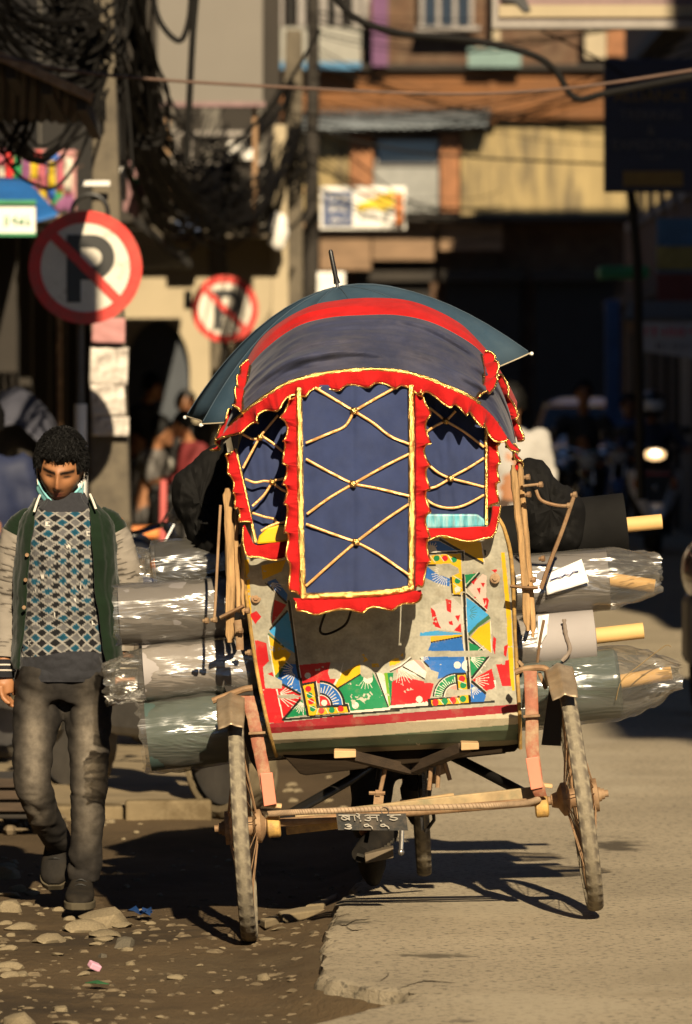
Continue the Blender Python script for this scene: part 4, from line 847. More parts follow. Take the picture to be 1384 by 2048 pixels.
# side walls of the tub, the tray and the seat
for nm, tab in (('side_panel', pts_l), ('side_panel', pts_r)):
    mb = MB(); tt = [q for q in tab]
    mb.grid(lambda u, v: (lambda y, x: P(x, y, YR+.06+float(panel_depth(np.array(0), np.array(min(1, (y-1015)/497))))+v*.5))(tt[round(u*(len(tt)-1))][0], tt[round(u*(len(tt)-1))][1]), len(tt), 4); mb.build(nm, m_darkwall, rk, solid=.008)
mb = MB(); mb.prism([Q(556, 1500, .37), Q(1037, 1478, .37), Q(1036, 1496, .37), Q(1030, 1503, .37), Q(612, 1551, .37), Q(600, 1548, .37)], (0, .4, 0)); mb.build('tray', M('shaded_tray_wood', (.018,.012,.007), .9, var=.4, vs=4, bump=.5, bs=20, stretch=(1,4,8), spec=.1), rk, smooth=False, bevel=.004)  # dark wood; the overhang's shade is also put into the tray colour
mb = MB(); mb.box((P(776, 0, YR).x, YR+.66, 1.12), (.62, .16, .10)); mb.build('seat_cushion', m_blackcloth, rk, bevel=.03)
mb = MB(); mb.bar(Q(520, 1505, .95), Q(1030, 1465, .95), .45, .03, Vector((0, 0, 1))); mb.build('footboard', m_wooddark, rk, smooth=False)
# two cross pieces with cut ends under the tray
for a, b in (((690, 1509), (822, 1540)), ((940, 1493), (822, 1540))):
    dx = 22 if a[0] < 800 else 18; mb = MB()
    mb.prism([Q(a[0]-dx, a[1]-8, .12), Q(a[0]+dx, a[1]-7, .12), Q(a[0]+dx, a[1]+6, .12), Q(a[0]-dx, a[1]+8, .12)], (0, .10, 0)); mb.build('cross_block', m_woodlight, rk, smooth=False, bevel=.003)
    mb = MB(); mb.bar(Q(a[0]+(10 if dx == 22 else -10), a[1]+2, .17), Q(b[0], b[1], .46), .045, .03); mb.build('brace', m_wooddark, rk, smooth=False)
mb = MB(); mb.bar(Q(640, 1540, .42), Q(1010, 1500, .42), .03, .02); mb.build('under_board', m_wooddark, rk, smooth=False)
# ---- wheels
tyre_me = [None]; spoke_me = [None]
def wheel(cx, cy, dy, lean, name='wheel', r=.355, outer=1, dark=False):
    c = Q(cx, cy, dy); off0 = c - org(rk)
    w = bpy.data.objects.new(name, None); C.objects.link(w); w.parent = rk; w.location = off0; w.rotation_euler = (0, lean, 0)
    if tyre_me[0] is None:
        mb = MB(); n = 220; prof = []
        for k in range(14):      # across the tread, left shoulder to right shoulder
            t = -math.pi*.82+math.pi*1.64*k/13; prof.append((math.copysign(abs(math.sin(t))**.8, math.sin(t))*.0245, math.copysign(abs(math.cos(t))**.7, math.cos(t))*.0165))
        vs = []
        for i in range(n):
            a = 2*math.pi*i/n
            for k, (x, h) in enumerate(prof):
                notch = .004*(1 if i % 5 < 2 else 0)*(1 if k in (2, 3, 4, 9, 10, 11) else 0) + .0035*(1 if k in (5, 8) and i % 5 != 3 else 0)
                rr_ = r-.0165+h*1.0-notch; vs.append((x*1.02, rr_*math.cos(a), rr_*math.sin(a)))
        m = len(prof); mb.add(vs, [(i*m+k, ((i+1) % n)*m+k, ((i+1) % n)*m+k+1, i*m+k+1) for i in range(n) for k in range(m-1)])
        me = bpy.data.meshes.new('tyre'); me.from_pydata(mb.v, [], mb.f); smooth_by(me, 30); paint(me, [((.12,.10,.075) if (ii % 5 < 2 and kk in (3, 4, 9, 10)) or (kk in (5, 8) and ii % 5 != 3) else ((.20,.17,.12) if kk in (0, 1, 12, 13) else (.235,.20,.14))) for ii in range(n) for kk in range(m)]); me.materials.append(m_rubber); tyre_me[0] = me
        mb = MB(); mb.torus((0, 0, 0), (1, 0, 0), r-.033, .012, 80, 8, 1.3); me = bpy.data.meshes.new('rim'); me.from_pydata(mb.v, [], mb.f); smooth_by(me); me.materials.append(m_rust); tyre_me.append(me)
        mb = MB(); mb.lathe((-.10, 0, 0), (1, 0, 0), [(.011, .012), (.011, .024), (.017, .024), (.017, .034), (.021, .034), (.023, .042), (.036, .046), (.052, .045), (.052, .06), (.03, .07), (.03, .13), (.052, .14), (.052, .155), (.036, .165), (.026, .17), (.02, .19)], 20); me = bpy.data.meshes.new('hub'); me.from_pydata(mb.v, [], mb.f); smooth_by(me, 30); me.materials.append(m_rust); tyre_me.append(me)
    ob = {}
    for i, nm in enumerate(('tyre', 'rim', 'hub')):
        o = bpy.data.objects.new(nm, tyre_me[i]); C.objects.link(o); o.parent = w
        if nm == 'hub' and outer < 0: o.rotation_euler = (0, 0, math.pi)
    if spoke_me[0] is None:
        mb = MB(); mb.tube([(-.045, 0, .04), (0, .03, r-.04)], .0016, 5); me = bpy.data.meshes.new('spoke'); me.from_pydata(mb.v, [], mb.f); me.materials.append(m_rust); spoke_me[0] = me
    for i in range(32):
        o = bpy.data.objects.new('spoke', spoke_me[0]); C.objects.link(o); o.parent = w; o.rotation_euler = (2*math.pi*i/32, 0, math.pi if i % 2 else 0)
        o.rotation_euler = (Matrix.Rotation(2*math.pi*i/32, 3, 'X') @ Matrix.Rotation(math.pi if i % 2 else 0, 3, 'Z')).to_euler()
    return w
wl_ = wheel(486, 1654, 0, math.radians(-3.6), outer=1)
wr_ = wheel(1160, 1594, 0, math.radians(-7.8), outer=-1)
wf_ = wheel(836, 1538, 1.22, math.radians(-3.5))
# axle and its brackets, leaf springs, rebar bumper
mb = MB(); mb.tube([Q(525, 1648), Q(1130, 1599)], .0135, 12); mb.build('axle', m_rust, rk)
for x, y in ((547, 1652), (1083, 1612)):
    mb = MB(); mb.lathe(Q(x-13, y+2, -.01), (1, 0, .08), [(.028, 0), (.034, .004), (.034, .038), (.028, .042)], 18); mb.build('bearing_block', m_yellowrust, rk)
    mb = MB(); mb.box(Q(x+(-2 if x < 800 else 3), y-42, -.03), (.058, .05, .012), Euler((0, .1, 0)).to_matrix()); mb.build('clamp_plate', m_woodlight, rk, smooth=False, bevel=.003)
def leaf(pts, w, dy0, name, mat):
    mb = MB(); n = 40; sp = spline([(x, y, d) for x, y, d in pts], n)
    mb.grid(lambda u, v: (lambda s: Q(s[0]+(v-.5)*w*(1+.16*nz(s[1]*.06, w, 3)), s[1], s[2]+dy0+.004*math.cos((v-.5)*3.1)*-1))(sp[round(u*(n-1))]), n, 6); return mb.build(name, mat, rk, solid=.012, bevel=.003)
leaf([(495, 1392, .0), (507, 1440, -.02), (517, 1490, -.03), (526, 1535, -.035), (537, 1590, -.04), (541, 1612, -.03)], 25, -.02, 'spring_strap', m_redpaint)
leaf([(1060, 1342, .0), (1063, 1400, -.02), (1064, 1450, -.03), (1065, 1500, -.035), (1075, 1570, -.04), (1082, 1592, -.03)], 25, -.02, 'spring_strap', m_redpaint)
for pl in (((520, 1547), (545, 1545), (553, 1608), (528, 1613)), ((1051, 1517), (1077, 1513), (1086, 1575), (1062, 1580))):
    mb = MB(); mb.prism([Q(x, y, -.078) for x, y in pl], (0, .012, 0)); mb.build('reflector', m_salmon, rk, smooth=False, bevel=.002)
for x, y in ((514, 1466), (1063, 1432)):
    mb = MB(); mb.bar(Q(x-17, y+1, -.065), Q(x+17, y-1, -.065), .02, .008); mb.build('spring_clip', m_rust, rk, smooth=False, bevel=.002)
for a, b, c, d in (((425, 1402), (470, 1385), (490, 1378), (505, 1376)), ((1030, 1345), (1050, 1338), (1085, 1336), (1100, 1345))):
    mb = MB(); mb.tube(spline([Q(*a), Q(*b), Q(*c), Q(*d)], 14), .010, 8); mb.build('spring_shackle', m_rust, rk)
for a, b in (((1036, 1322), (1046, 1332)), ((1078, 1345), (1092, 1378))):
    mb = MB(); mb.bar(Q(*a, .02), Q(*b, .02), .02, .012); mb.build('bracket', m_rust, rk, bevel=.003)
# ribbed reinforcing bar used as a bumper
bp_ = spline([Q(538, 1628, -.05), Q(600, 1624, -.07), Q(760, 1618, -.075), Q(960, 1612, -.075), Q(1050, 1606, -.07), Q(1078, 1598, -.05)], 60)
mb = MB(); mb.tube(bp_, .0095, 10); 
for i in range(115):
    t = i/115*58.9; k = int(t); p = Vector(bp_[k]).lerp(Vector(bp_[k+1]), t-k); d = (Vector(bp_[k+1])-Vector(bp_[k])).normalized()
    mb.torus(p, (d+Vector((0, .25, .45))).normalized(), .0096, .0017, 10, 4)
stuff(mb.build('ribbed_bar', M('dusty_rebar', (.34,.24,.15), .75, .2, var=.35, vs=30, bump=.4), rk))
mb = MB(); mb.bar(Q(590, 1634, .05), Q(1085, 1586, .05), .02, .022, w2=.02, h2=.045); mb.build('wooden_beam', m_greenbeam, rk, smooth=False, bevel=.004)
mb = MB(); mb.bar(Q(572, 1662, .06), Q(690, 1648, .06), .01, .024); mb.build('yellow_flat_bar', m_yellowrust, rk, smooth=False, bevel=.003)
# number plate
mb = MB(); mb.prism([Q(672, 1627, -.09), Q(812, 1627, -.09), Q(816, 1661, -.085), Q(676, 1660, -.085)], (0, .004, 0)); plate = mb.build('number_plate', m_platep, rk, smooth=False)
def stroke(pl, w, par):
    mb = MB()
    for (x0, y0), (x1, y1) in zip(pl, pl[1:]): mb.bar(Q(x0, y0, -.0925), Q(x1, y1, -.0925), .002, w*PX, Vector((0, 0, 1)))
    return mb
def glyphs(lst, w, name, mat):
    mb = MB()
    for k, pl in enumerate(lst):
        pl3 = spline([Q(x, y, -.0925-.0006*k) for x, y in pl], max(2, 5*len(pl)-4)) if len(pl) > 2 else [Q(x, y, -.0925-.0006*k) for x, y in pl]
        mb.tube(pl3, w*PX/2, 6, True)
    return mb
pa = M('plate_white', (.36,.33,.28), .7, var=.25, dust=(.2,.16,.1), dfac=.5, ds=25)
chars = {'letter_ba': [[(677,1632),(712,1632)], [(698,1632),(699,1645)], [(697,1636),(688,1633),(683,1640),(690,1644),(698,1639)], [(698,1643),(684,1634)], [(708,1632),(710,1646)]],
 'letter_pa': [[(712,1627),(719,1631),(716,1637),(713,1633)], [(717,1631),(719,1642)]],
 'letter_a': [[(729,1634),(737,1632),(740,1637),(734,1639),(741,1641),(738,1646),(729,1644)], [(740,1638),(754,1638)], [(738,1632),(759,1632)], [(753,1632),(755,1646)]],
 'letter_da': [[(774,1632),(802,1631)], [(788,1632),(780,1636),(789,1638),(795,1641),(788,1645),(779,1642)]],
 'digit_three': [[(690,1648),(698,1646),(702,1650),(694,1652),(703,1655),(699,1659),(689,1657)]],
 'digit_nine': [[(728,1648),(735,1646),(737,1651),(730,1652),(728,1648)], [(736,1649),(743,1653),(745,1659)]]}
chars = {k: [[(x, 1630.5+(y-1632)*.78) if k[0] == 'l' else (x, 1648.5+(y-1646)*.72) for x, y in pl] for pl in v] for k, v in chars.items()}
for nm, st_ in chars.items(): glyphs(st_, 2.6, nm, pa).build('lettering', pa, plate)
glyphs([[(x+33, y) for x, y in pl] for pl in chars['digit_nine']], 2.6, '', pa).build('lettering', pa, plate)
for x in (721, 762): 
    mb = MB(); mb.ball(Q(x, 1642, -.0925), .003, 8, 6); mb.build('lettering', pa, plate)
mb = MB(); mb.torus(Q(770, 1622, -.085), (.3, 1, .2), .012, .0015, 20, 6); mb.build('wire_tie', m_steel, plate)
# ---- mudguards: arched sheets with a pressed rib, folded rear lip
for cx, cy, lean, s0, s1 in ((486, 1654, -3.6, -26, 26), (1160, 1594, -7.8, -27, 27)):
    c = Q(cx, cy); rl = Matrix.Rotation(math.radians(lean), 3, 'Y'); mb = MB()
    def gp(u, v):
        a = math.radians(127-70*u); x = (v-.5)*2*.043*(1 if u > .12 else .9+.8*u); lift = .009*math.exp(-((v-.5)*7)**2) - .009*abs((v-.5)*2)**2
        rr_ = .408+lift; return c + Vector((-.012, 0, 0)) + rl @ Vector((x, -math.cos(math.radians(180)-a)*rr_*1.0 if False else math.cos(a)*rr_, math.sin(a)*rr_))
    mb.grid(gp, 40, 15); mb.build('mudguard', m_galv, rk, solid=.0025)
for pl in (((1105, 1330), (1128, 1340), (1122, 1492), (1083, 1490)), ((448, 1372), (505, 1376), (524, 1560), (500, 1520), (478, 1440))):
    mb = MB(); mb.prism([Q(x, y, .06) for x, y in pl], (0, .02, 0)); mb.build('inner_guard', m_darkwall, rk, smooth=False)
# ---- chassis, steering, saddle: the forward half, mostly hidden by the hood
mb = MB(); mb.tube([Q(560, 1640, .1), Q(700, 1560, .6), Q(815, 1480, 1.0), Q(826, 1330, 1.2)], .016, 10); mb.build('frame_tube', m_black, rk)
mb = MB(); mb.tube([Q(1075, 1600, .1), Q(960, 1540, .6), Q(840, 1480, 1.0)], .016, 10); mb.build('frame_tube', m_black, rk)
mb = MB(); mb.tube([Q(760, 1560, .75), Q(800, 1250, .8)], .015, 10); mb.build('seat_tube', m_black, rk)
mb = MB(); mb.tube([Q(818, 1540, 1.22), Q(812, 1330, 1.18)], .009, 8); mb.tube([Q(856, 1538, 1.22), Q(846, 1330, 1.18)], .009, 8); mb.tube([Q(812, 1330, 1.18), Q(846, 1328, 1.18)], .012, 8); mb.tube([Q(829, 1330, 1.18), Q(818, 1120, 1.1)], .012, 8); stuff(mb.build('front_fork', m_steel, rk))
mb = MB(); mb.tube(spline([Q(690, 1130, .95), Q(740, 1110, 1.08), Q(818, 1112, 1.1), Q(900, 1104, 1.08), Q(950, 1118, .95)], 24), .011, 8); mb.build('handlebar', m_steel, rk)
mb = MB(); mb.ball(Q(800, 1235, .8), (.10, .13, .05), 16, 10); mb.build('saddle', m_blackcloth, rk)
for pts in ([(772, 1530), (762, 1575), (756, 1600)], [(862, 1535), (858, 1580)], [(878, 1530), (875, 1575)], [(888, 1520), (900, 1560)]):
    mb = MB(); mb.tube([Q(x, y, .35) for x, y in pts], .007, 8); mb.build('stay', m_rust, rk)
mb = MB(); mb.bar(Q(758, 1590, .1), Q(756, 1612, .1), .03, .02); mb.lathe(Q(738, 1586, .09), (1, 0, 0), [(.006, 0), (.006, .02), (.011, .02), (.011, .034), (.006, .034), (.006, .05)], 6); mb.build('brake_bolt', m_rust, rk, angle=30)
mb = MB(); mb.bar(Q(768, 1612, .15), Q(905, 1590, .3), .02, .012); mb.build('brake_rod', m_woodlight, rk, bevel=.002)
# drive chain seen edge on, chainwheel, crank and pedal
mb = MB()
for i in range(26):
    y = 1548+i*4.4; mb.box(Q(846+2*math.sin(i*.25), y, .62), (.010, .010, .0055 if i % 2 else .008))
stuff(mb.build('chain', m_chain, rk, smooth=False))
mb = MB(); mb.lathe(Q(838, 1604, .70), (1, 0, .08), [(.095, 0), (.095, .004)], 40); mb.build('chainwheel', m_chain, rk, angle=30)
mb = MB(); mb.tube([Q(806, 1600, .66), Q(802, 1700, .60)], [.010, .007], 8); mb.ball(Q(802, 1704, .60), .011, 10, 8); mb.build('crank', m_steel, rk)
mb = MB(); mb.prism([Q(729, 1709, .52), Q(787, 1695, .52), Q(787, 1716, .52), Q(731, 1727, .52)], (0, .09, 0)); mb.build('pedal', M('pedal_rubber', (.12,.09,.055), .8, var=.3), rk, smooth=False, bevel=.003)
mb = MB(); mb.tube([Q(850, 1665, .66), Q(868, 1640, .66), Q(866, 1615, .66)], .006, 8); mb.build('crank', m_chain, rk)
# ---- wooden uprights and iron rods
def splinter(pts, w, d, dy, name='upright', mat=m_wood, seed=1):
    sp = spline([(x, y) for x, y in pts], 30); mb = MB(); vs = []
    for i, (x, y) in enumerate(sp):
        ww = w*(1+.22*nz(i*.31, seed)+.12*nz(i*.9, seed)) * (1 if 1 < i < 28 else .55); o = 2.2*nz(i*.25, seed+9)
        for k in range(10):
            t = 2*math.pi*k/10; c_, s_ = math.cos(t), math.sin(t); q = abs(c_)**.6*math.copysign(1, c_), abs(s_)**.6*math.copysign(1, s_)
            g_ = 1+.10*nz(k*3.1, i*.15, seed); vs.append(Q(x+o+q[0]*ww/2*g_, y, dy+q[1]*d/2*g_))
    n = 10; mb.add(vs, [(i*n+k, i*n+(k+1) % n, (i+1)*n+(k+1) % n, (i+1)*n+k) for i in range(29) for k in range(n)]+[tuple(range(n-1, -1, -1)), tuple(range(29*n, 30*n))]); return mb.build(name, mat, rk)
splinter([(455, 975), (459, 1080), (461, 1180), (459, 1285)], 19, .035, .08, seed=1); splinter([(470, 1020), (474, 1120), (477, 1225)], 11, .03, .10, seed=5); splinter([(482, 1085), (484, 1150), (487, 1230)], 8, .03, .12, seed=8)
splinter([(1026, 930), (1036, 1030), (1048, 1140), (1056, 1262)], 15, .035, .08, seed=2); splinter([(1039, 928), (1045, 990), (1052, 1070), (1062, 1180), (1066, 1275)], 12, .03, .10, seed=3)
for pts, r_ in (([(441, 1010), (436, 1100), (431, 1200), (428, 1245)], .0045), ([(1148, 992), (1125, 1060), (1098, 1130), (1082, 1178)], .010), ([(1072, 980), (1082, 1000), (1110, 1010), (1136, 1012)], .008), ([(1046, 972), (1082, 968)], .0065)):
    mb = MB(); mb.tube(spline([Q(x, y, .03) for x, y in pts], 16), r_, 8, flat=.7); mb.build('hood_rod', m_rust, rk)
for pts, w in (([(440, 1236), (462, 1225), (488, 1212)], 24), ([(1020, 1172), (1045, 1175), (1076, 1176)], 19), ([(475, 1240), (479, 1275), (480, 1300)], 15), ([(1088, 1240), (1080, 1280), (1075, 1325)], 17)):
    mb = MB(); sp = spline([Q(x, y, .05) for x, y in pts], 10); mb.tube(sp, w*PX/2, 8, flat=.35); mb.build('iron_strap', m_rust, rk)
for x, y in ((428, 1240), (412, 1242), (494, 1222), (480, 1262), (497, 1306), (1080, 970), (1054, 955), (1056, 990), (1084, 1118), (1136, 1012), (1148, 990), (1066, 1160)):
    mb = MB(); mb.lathe(Q(x-6, y, .03), (1, -.3, .1), [(.006, 0), (.006, .008), (.0095, .008), (.0095, .018), (.005, .018)], 8); mb.build('bolt', m_rust, rk, angle=30)
# ---- hood
def arc(pts, n): return [np.array(q) for q in spline([(x, y, d) for x, y, d in pts], n)]
NA = 150
A0 = arc([(434,897,.10),(452,862,.02),(484,831,-.05),(521,801,-.09),(576,768,-.115),(647,749,-.125),(724,741,-.13),(790,743,-.13),(850,757,-.125),(911,782,-.11),(949,801,-.09),(985,832,-.03),(1012,872,.03),(1036,915,.10)], NA)
A1 = arc([(452,880,.42),(472,800,.32),(499,735,.22),(543,688,.17),(598,652,.15),(658,636,.14),(724,631,.14),(795,631,.14),(861,645,.14),(922,675,.16),(963,706,.20),(992,750,.28),(1016,810,.36),(1030,880,.45)], NA)
A2 = arc([(462,872,.60),(470,798,.52),(485,738,.46),(521,678,.40),(570,639,.36),(625,612,.34),(680,601,.33),(735,597,.33),(807,601,.33),(867,620,.34),(922,650,.37),(966,694,.42),(992,729,.47),(1018,772,.53),(1034,805,.60)], NA)
A3 = arc([(472,920,1.15),(482,830,1.12),(502,772,1.08),(533,714,1.05),(580,678,1.02),(630,654,1.0),(680,643,1.0),(735,640,1.0),(807,645,1.0),(862,664,1.0),(912,694,1.02),(956,738,1.05),(982,773,1.08),(1006,812,1.12),(1020,860,1.15)], NA)
def QV(a): return Q(a[0], a[1], a[2])
def foldn(u, v):
    s = math.sin(math.pi*u)**.5; h = 0
    for k_, (vk, hk, wk) in enumerate(((.20,.016,.10),(.38,.030,.09),(.60,.026,.085),(.80,.022,.07))):
        c_ = vk + .16*nz(u*2.4, k_*3.1, 2) + .09*math.sin(u*4+k_*2); d_ = (v-c_)/wk; e_ = max(0, .40+1.5*nz(u*2.6+k_*4, k_, 6))
        h += 2.8*hk*e_*math.exp(-d_*d_*(.5 if d_ > 0 else 2.2))
    return (h*s + .022*nz(u*6+v*5, v*6-u*3, 1) + .007*nz(u*26, v*16, 2))*math.sin(math.pi*min(1, max(0, v)))**.5
def loft(A, B, nv, name, mat, fold=0.0, bulge=.0):
    mb = MB()
    def f(u, v):
        i = round(u*(NA-1)); a = A[i]*(1-v)+B[i]*v; p = QV(a); n = Vector((0, -1, .8)).normalized(); n = Vector((0, -1, .15)).normalized() if fold > .9 else n
        return p + n*(bulge*math.sin(math.pi*v)*math.sin(math.pi*u) + fold*foldn(u, v))
    mb.grid(f, NA, nv); return mb.build(name, mat, rk, solid=.003)
hood = loft(A0, A1, 70, 'hood', m_cloth_hood, 1.0, .035)
loft(A1, A2, 14, 'hood_band', m_red, .25, .015); loft(A2, A3, 14, 'hood_top', m_cloth_hood, .0, .0)
def ruffle(path, out, width, amp, nw, name='frill', gold=True, mat=m_red, seed=0, rows=7, taper=0.0, ph=0.0):
    """gathered cloth strip: path = list of points, out = outward direction(s), wavy free edge with gold piping"""
    n = max(60, int(nw*14)); pt = spline(path, n); ou = spline([tuple(o) for o in out], n) if isinstance(out, list) else [np.array(out)]*n
    edge = []; mb = MB()
    def f(u, v):
        i = round(u*(n-1)); o = Vector(ou[i]).normalized(); p = Vector(pt[i]); t = (Vector(pt[min(i+1, n-1)])-Vector(pt[max(i-1, 0)])).normalized(); nn = t.cross(o).normalized()
        if nn.y > 0: nn = -nn
        w_ = u*nw*2*math.pi + 2.4*nz(u*nw*.7, seed) + ph; wd = width*min(1, 8*u+.25, 8*(1-u)+.25)*(1+.20*math.sin(w_+.8)+.28*nz(u*nw*1.3, seed+3))
        q = p + o*wd*v + nn*amp*(math.sin(w_)*v**1.3+.35*v+.25*nz(u*nw*4, v*2, seed)*v) + t*amp*.6*math.cos(w_)*v + nn*amp*.22*math.sin(w_*4.3+3*nz(u*nw*2, seed))*(.4+.6*nz(u*nw*1.1, 5, seed))*(1-.4*v)
        if v == 1: edge.append(q)
        return q
    mb.grid(f, n, rows); o = mb.build(name, mat, rk, solid=.0016)
    if gold:
        g_ = MB(); g_.tube([q + Vector((0, -.001, 0)) for q in edge], .0036, 6); g_.build('gold_piping', m_gold, o)
    return o
def ribbon(pts, w, name, mat, par, lift=.004, n=40, up=Vector((0, -1, 0)), wob=.0):
    sp = [Vector(q) for q in spline(pts, n)]; mb = MB()
    def f(u, v):
        i = round(u*(n-1)); t = (sp[min(i+1, n-1)]-sp[max(i-1, 0)]).normalized(); s = t.cross(up).normalized(); b = s.cross(t).normalized()
        if b.y > 0: b = -b
        return sp[i] + s*w*(v-.5) + b*(lift*(1-(2*v-1)**4)+wob*nz(i*.6, v*3, w*99)) 
    mb.grid(f, n, 6); return mb.build(name, mat, par)
cen = np.array((735.0, 1010.0))
outs = []
for a in A0[::6]:
    outs.append(Vector((-(a[0]-cen[0])*.25*PX, -.02, -.5 if False else -(1010-a[1])*PX)).normalized() if 480 < a[0] < 985 else Vector((-.35 if a[0] < 700 else .35, -.4, -.9)))
ruffle([QV(a)+Vector((0, -.012, 0)) for a in A0[::4]], outs, .047, .014, 15, seed=1)
ribbon([QV(a)+Vector((0, -.010, .002)) for a in A0[14:-30:4]], .014, 'gold_trim', m_gold, hood, n=90, wob=.002)
# frills climbing the two sides of the hood
ruffle([Q(486,828,-.06), Q(490,792,.03), Q(494,760,.12), Q(500,728,.20)], Vector((-1, -.15, .1)), .030, .012, 3.2, seed=2)
ruffle([Q(951,800,-.08), Q(968,770,.03), Q(970,742,.10), Q(966,712,.18)], Vector((1, -.15, .15)), .036, .012, 3.2, seed=3)
ruffle([Q(436,893,.10), Q(450,866,.20), Q(464,838,.28), Q(472,818,.34)], Vector((-.7, -.3, .25)), .020, .010, 3, seed=4)
ruffle([Q(988,742,.25), Q(1006,790,.28), Q(1022,840,.30), Q(1036,885,.32)], Vector((.8, -.5, .1)), .026, .013, 3.6, seed=5)
ruffle([Q(1010,868,.10), Q(1022,892,.12), Q(1034,926,.16)], Vector((.5, -.5, -.7)), .030, .014, 2.2, seed=6)
ribbon([Q(484,832,-.075), Q(486,800,.01), Q(494,765,.09), Q(500,732,.18)], .010, 'gold_trim', m_gold, hood, .004, 24); ribbon([Q(949,802,-.10), Q(966,770,.01), Q(967,740,.08), Q(963,710,.17)], .010, 'gold_trim', m_gold, hood, .004, 24)
# ---- curtains left and right of the flap
def cloth(poly_tab, d0, name, mat=m_cloth, fold=.010, nx=50, ny=60, seed=0):
    """sheet between a left and a right boundary given as (y, x) tables"""
    yl = [a for a, b in poly_tab[0]]; xl = [b for a, b in poly_tab[0]]; yr = [a for a, b in poly_tab[1]]; xr = [b for a, b in poly_tab[1]]; mb = MB()
    def f(u, v):
        ya = yl[0]+(yl[-1]-yl[0])*v; yb = yr[0]+(yr[-1]-yr[0])*v
        x = np.interp(ya, yl, xl)*(1-u)+np.interp(yb, yr, xr)*u; y = ya*(1-u)+yb*u
        return Q(x, y, d0(u, v) + fold*nz(u*5+seed, v*2.2) + fold*.5*nz(u*11+seed, v*6))
    mb.grid(f, nx, ny); return mb.build(name, mat, rk, solid=.003)
cl_ = cloth(([(828,498),(905,474),(1050,502),(1098,514)], [(770,606),(1098,606)]), lambda u, v: .02+.03*(1-u)+.01*v, 'curtain', seed=2)
cr_ = cloth(([(760,840),(1036,846)], [(808,980),(1036,976)]), lambda u, v: .025, 'curtain', seed=7)
def cord(pts, d, par, r=.0042):
    return ribbon([Q(x, y, d) for x, y in pts], r*1.9, 'cord', m_cord, par, .0022, max(12, 6*len(pts)))
def knot(x, y, d, par):
    mb = MB(); mb.ball(Q(x, y, d), (.011, .007, .010), 10, 8); mb.torus(Q(x, y, d), (1, -.3, .6), .009, .0035, 14, 6); mb.build('knot', m_gold, par)
for pts in ([(485,868),(506,878),(524,876)], [(524,872),(545,886),(570,906),(584,914)], [(556,830),(536,854),(520,874),(500,910),(486,936)], [(490,958),(510,965),(528,962),(544,964)], [(544,962),(575,956),(600,954)], [(546,966),(566,980),(596,992)], [(542,968),(528,990),(505,1012)], [(505,1026),(530,1034),(548,1038),(556,1046),(575,1042)], [(556,1046),(540,1052),(522,1062)]): cord(pts, .008, cl_)
for x, y in ((520, 875), (545, 964)): knot(x, y, .004, cl_)
for pts in ([(858,815),(875,828),(891,842)], [(911,822),(900,834),(892,842)], [(891,842),(870,852),(850,866)], [(891,842),(920,858),(945,876),(968,894)], [(856,928),(876,945),(900,957)], [(968,916),(940,934),(905,953)], [(900,957),(870,974),(842,978)], [(900,957),(930,964),(968,974)], [(846,994),(870,1010),(900,1016),(930,1010),(968,990)]): cord(pts, .012, cr_)
for x, y in ((891, 842), (901, 957)): knot(x, y, .008, cr_)
ribbon([Q(471,897,.03), Q(492,990,.03), Q(512,1086,.0)], .011, 'gold_trim', m_gold, cl_, .005, 40, wob=.002); ribbon([Q(972,835,.01), Q(973,930,.01), Q(973,1050,-.0)], .012, 'gold_trim', m_gold, cr_, .005, 40, wob=.002)
ruffle([Q(470,898,.02), Q(484,958,.02), Q(496,1010,.015), Q(506,1048,.01)], Vector((-1, -.2, -.1)), .036, .013, 4.6, seed=8)
ruffle([Q(976,836,.01), Q(977,900,.01), Q(976,960,.01), Q(974,1018,.0)], Vector((1, -.2, .0)), .032, .012, 4.6, seed=9)
# bottom borders of the curtains lie over the top edge of the painted panel
def border(top, bot, d, name, seed):
    mb = MB(); n = 60; a = spline(top, n); b = spline(bot, n)
    ed = []
    def f(u, v):
        i = round(u*(n-1)); x = a[i]*(1-v)+b[i]*v; q = Q(x[0], x[1]+(3*math.sin(u*16+seed) if v > .9 else 0), d-.010*v+.006*nz(u*8, v*2, seed))
        if v == 1: ed.append(q)
        return q
    mb.grid(f, n, 8); o = mb.build(name, m_red, rk, solid=.003); g_ = MB(); g_.tube([q+Vector((0, -.002, 0)) for q in ed], .0032, 6); g_.build('gold_piping', m_gold, o); return o
border([(489,1050),(500,1072),(512,1090),(545,1086),(590,1080)], [(486,1052),(487,1090),(500,1112),(540,1118),(590,1110)], -.012, 'curtain_border', 1)
border([(850,1057),(900,1056),(955,1053),(978,1050),(985,1012)], [(850,1082),(895,1074),(955,1082),(988,1066),(1002,1014)], -.012, 'curtain_border', 2)
for pl, mt, nm in (([(513,1089),(518,1072),(534,1056),(556,1050),(578,1050),(582,1082),(545,1086)], M('yellow_enamel', (.72,.42,.01), .3, var=.12), 'top_rail'), ([(848,1028),(955,1028),(968,1038),(975,1053),(920,1056),(848,1057)], M('teal_enamel', (.09,.36,.42), .35, attr=False, var=.6, vs=20, stretch=(4,1,.6), dust=(.45,.5,.46), dfac=.6, ds=16), 'top_rail')):
    mb = MB(); mb.prism([Q(x, y, .005) for x, y in pl], (0, .02, 0)); mb.build(nm, mt, rk, smooth=False, bevel=.006)
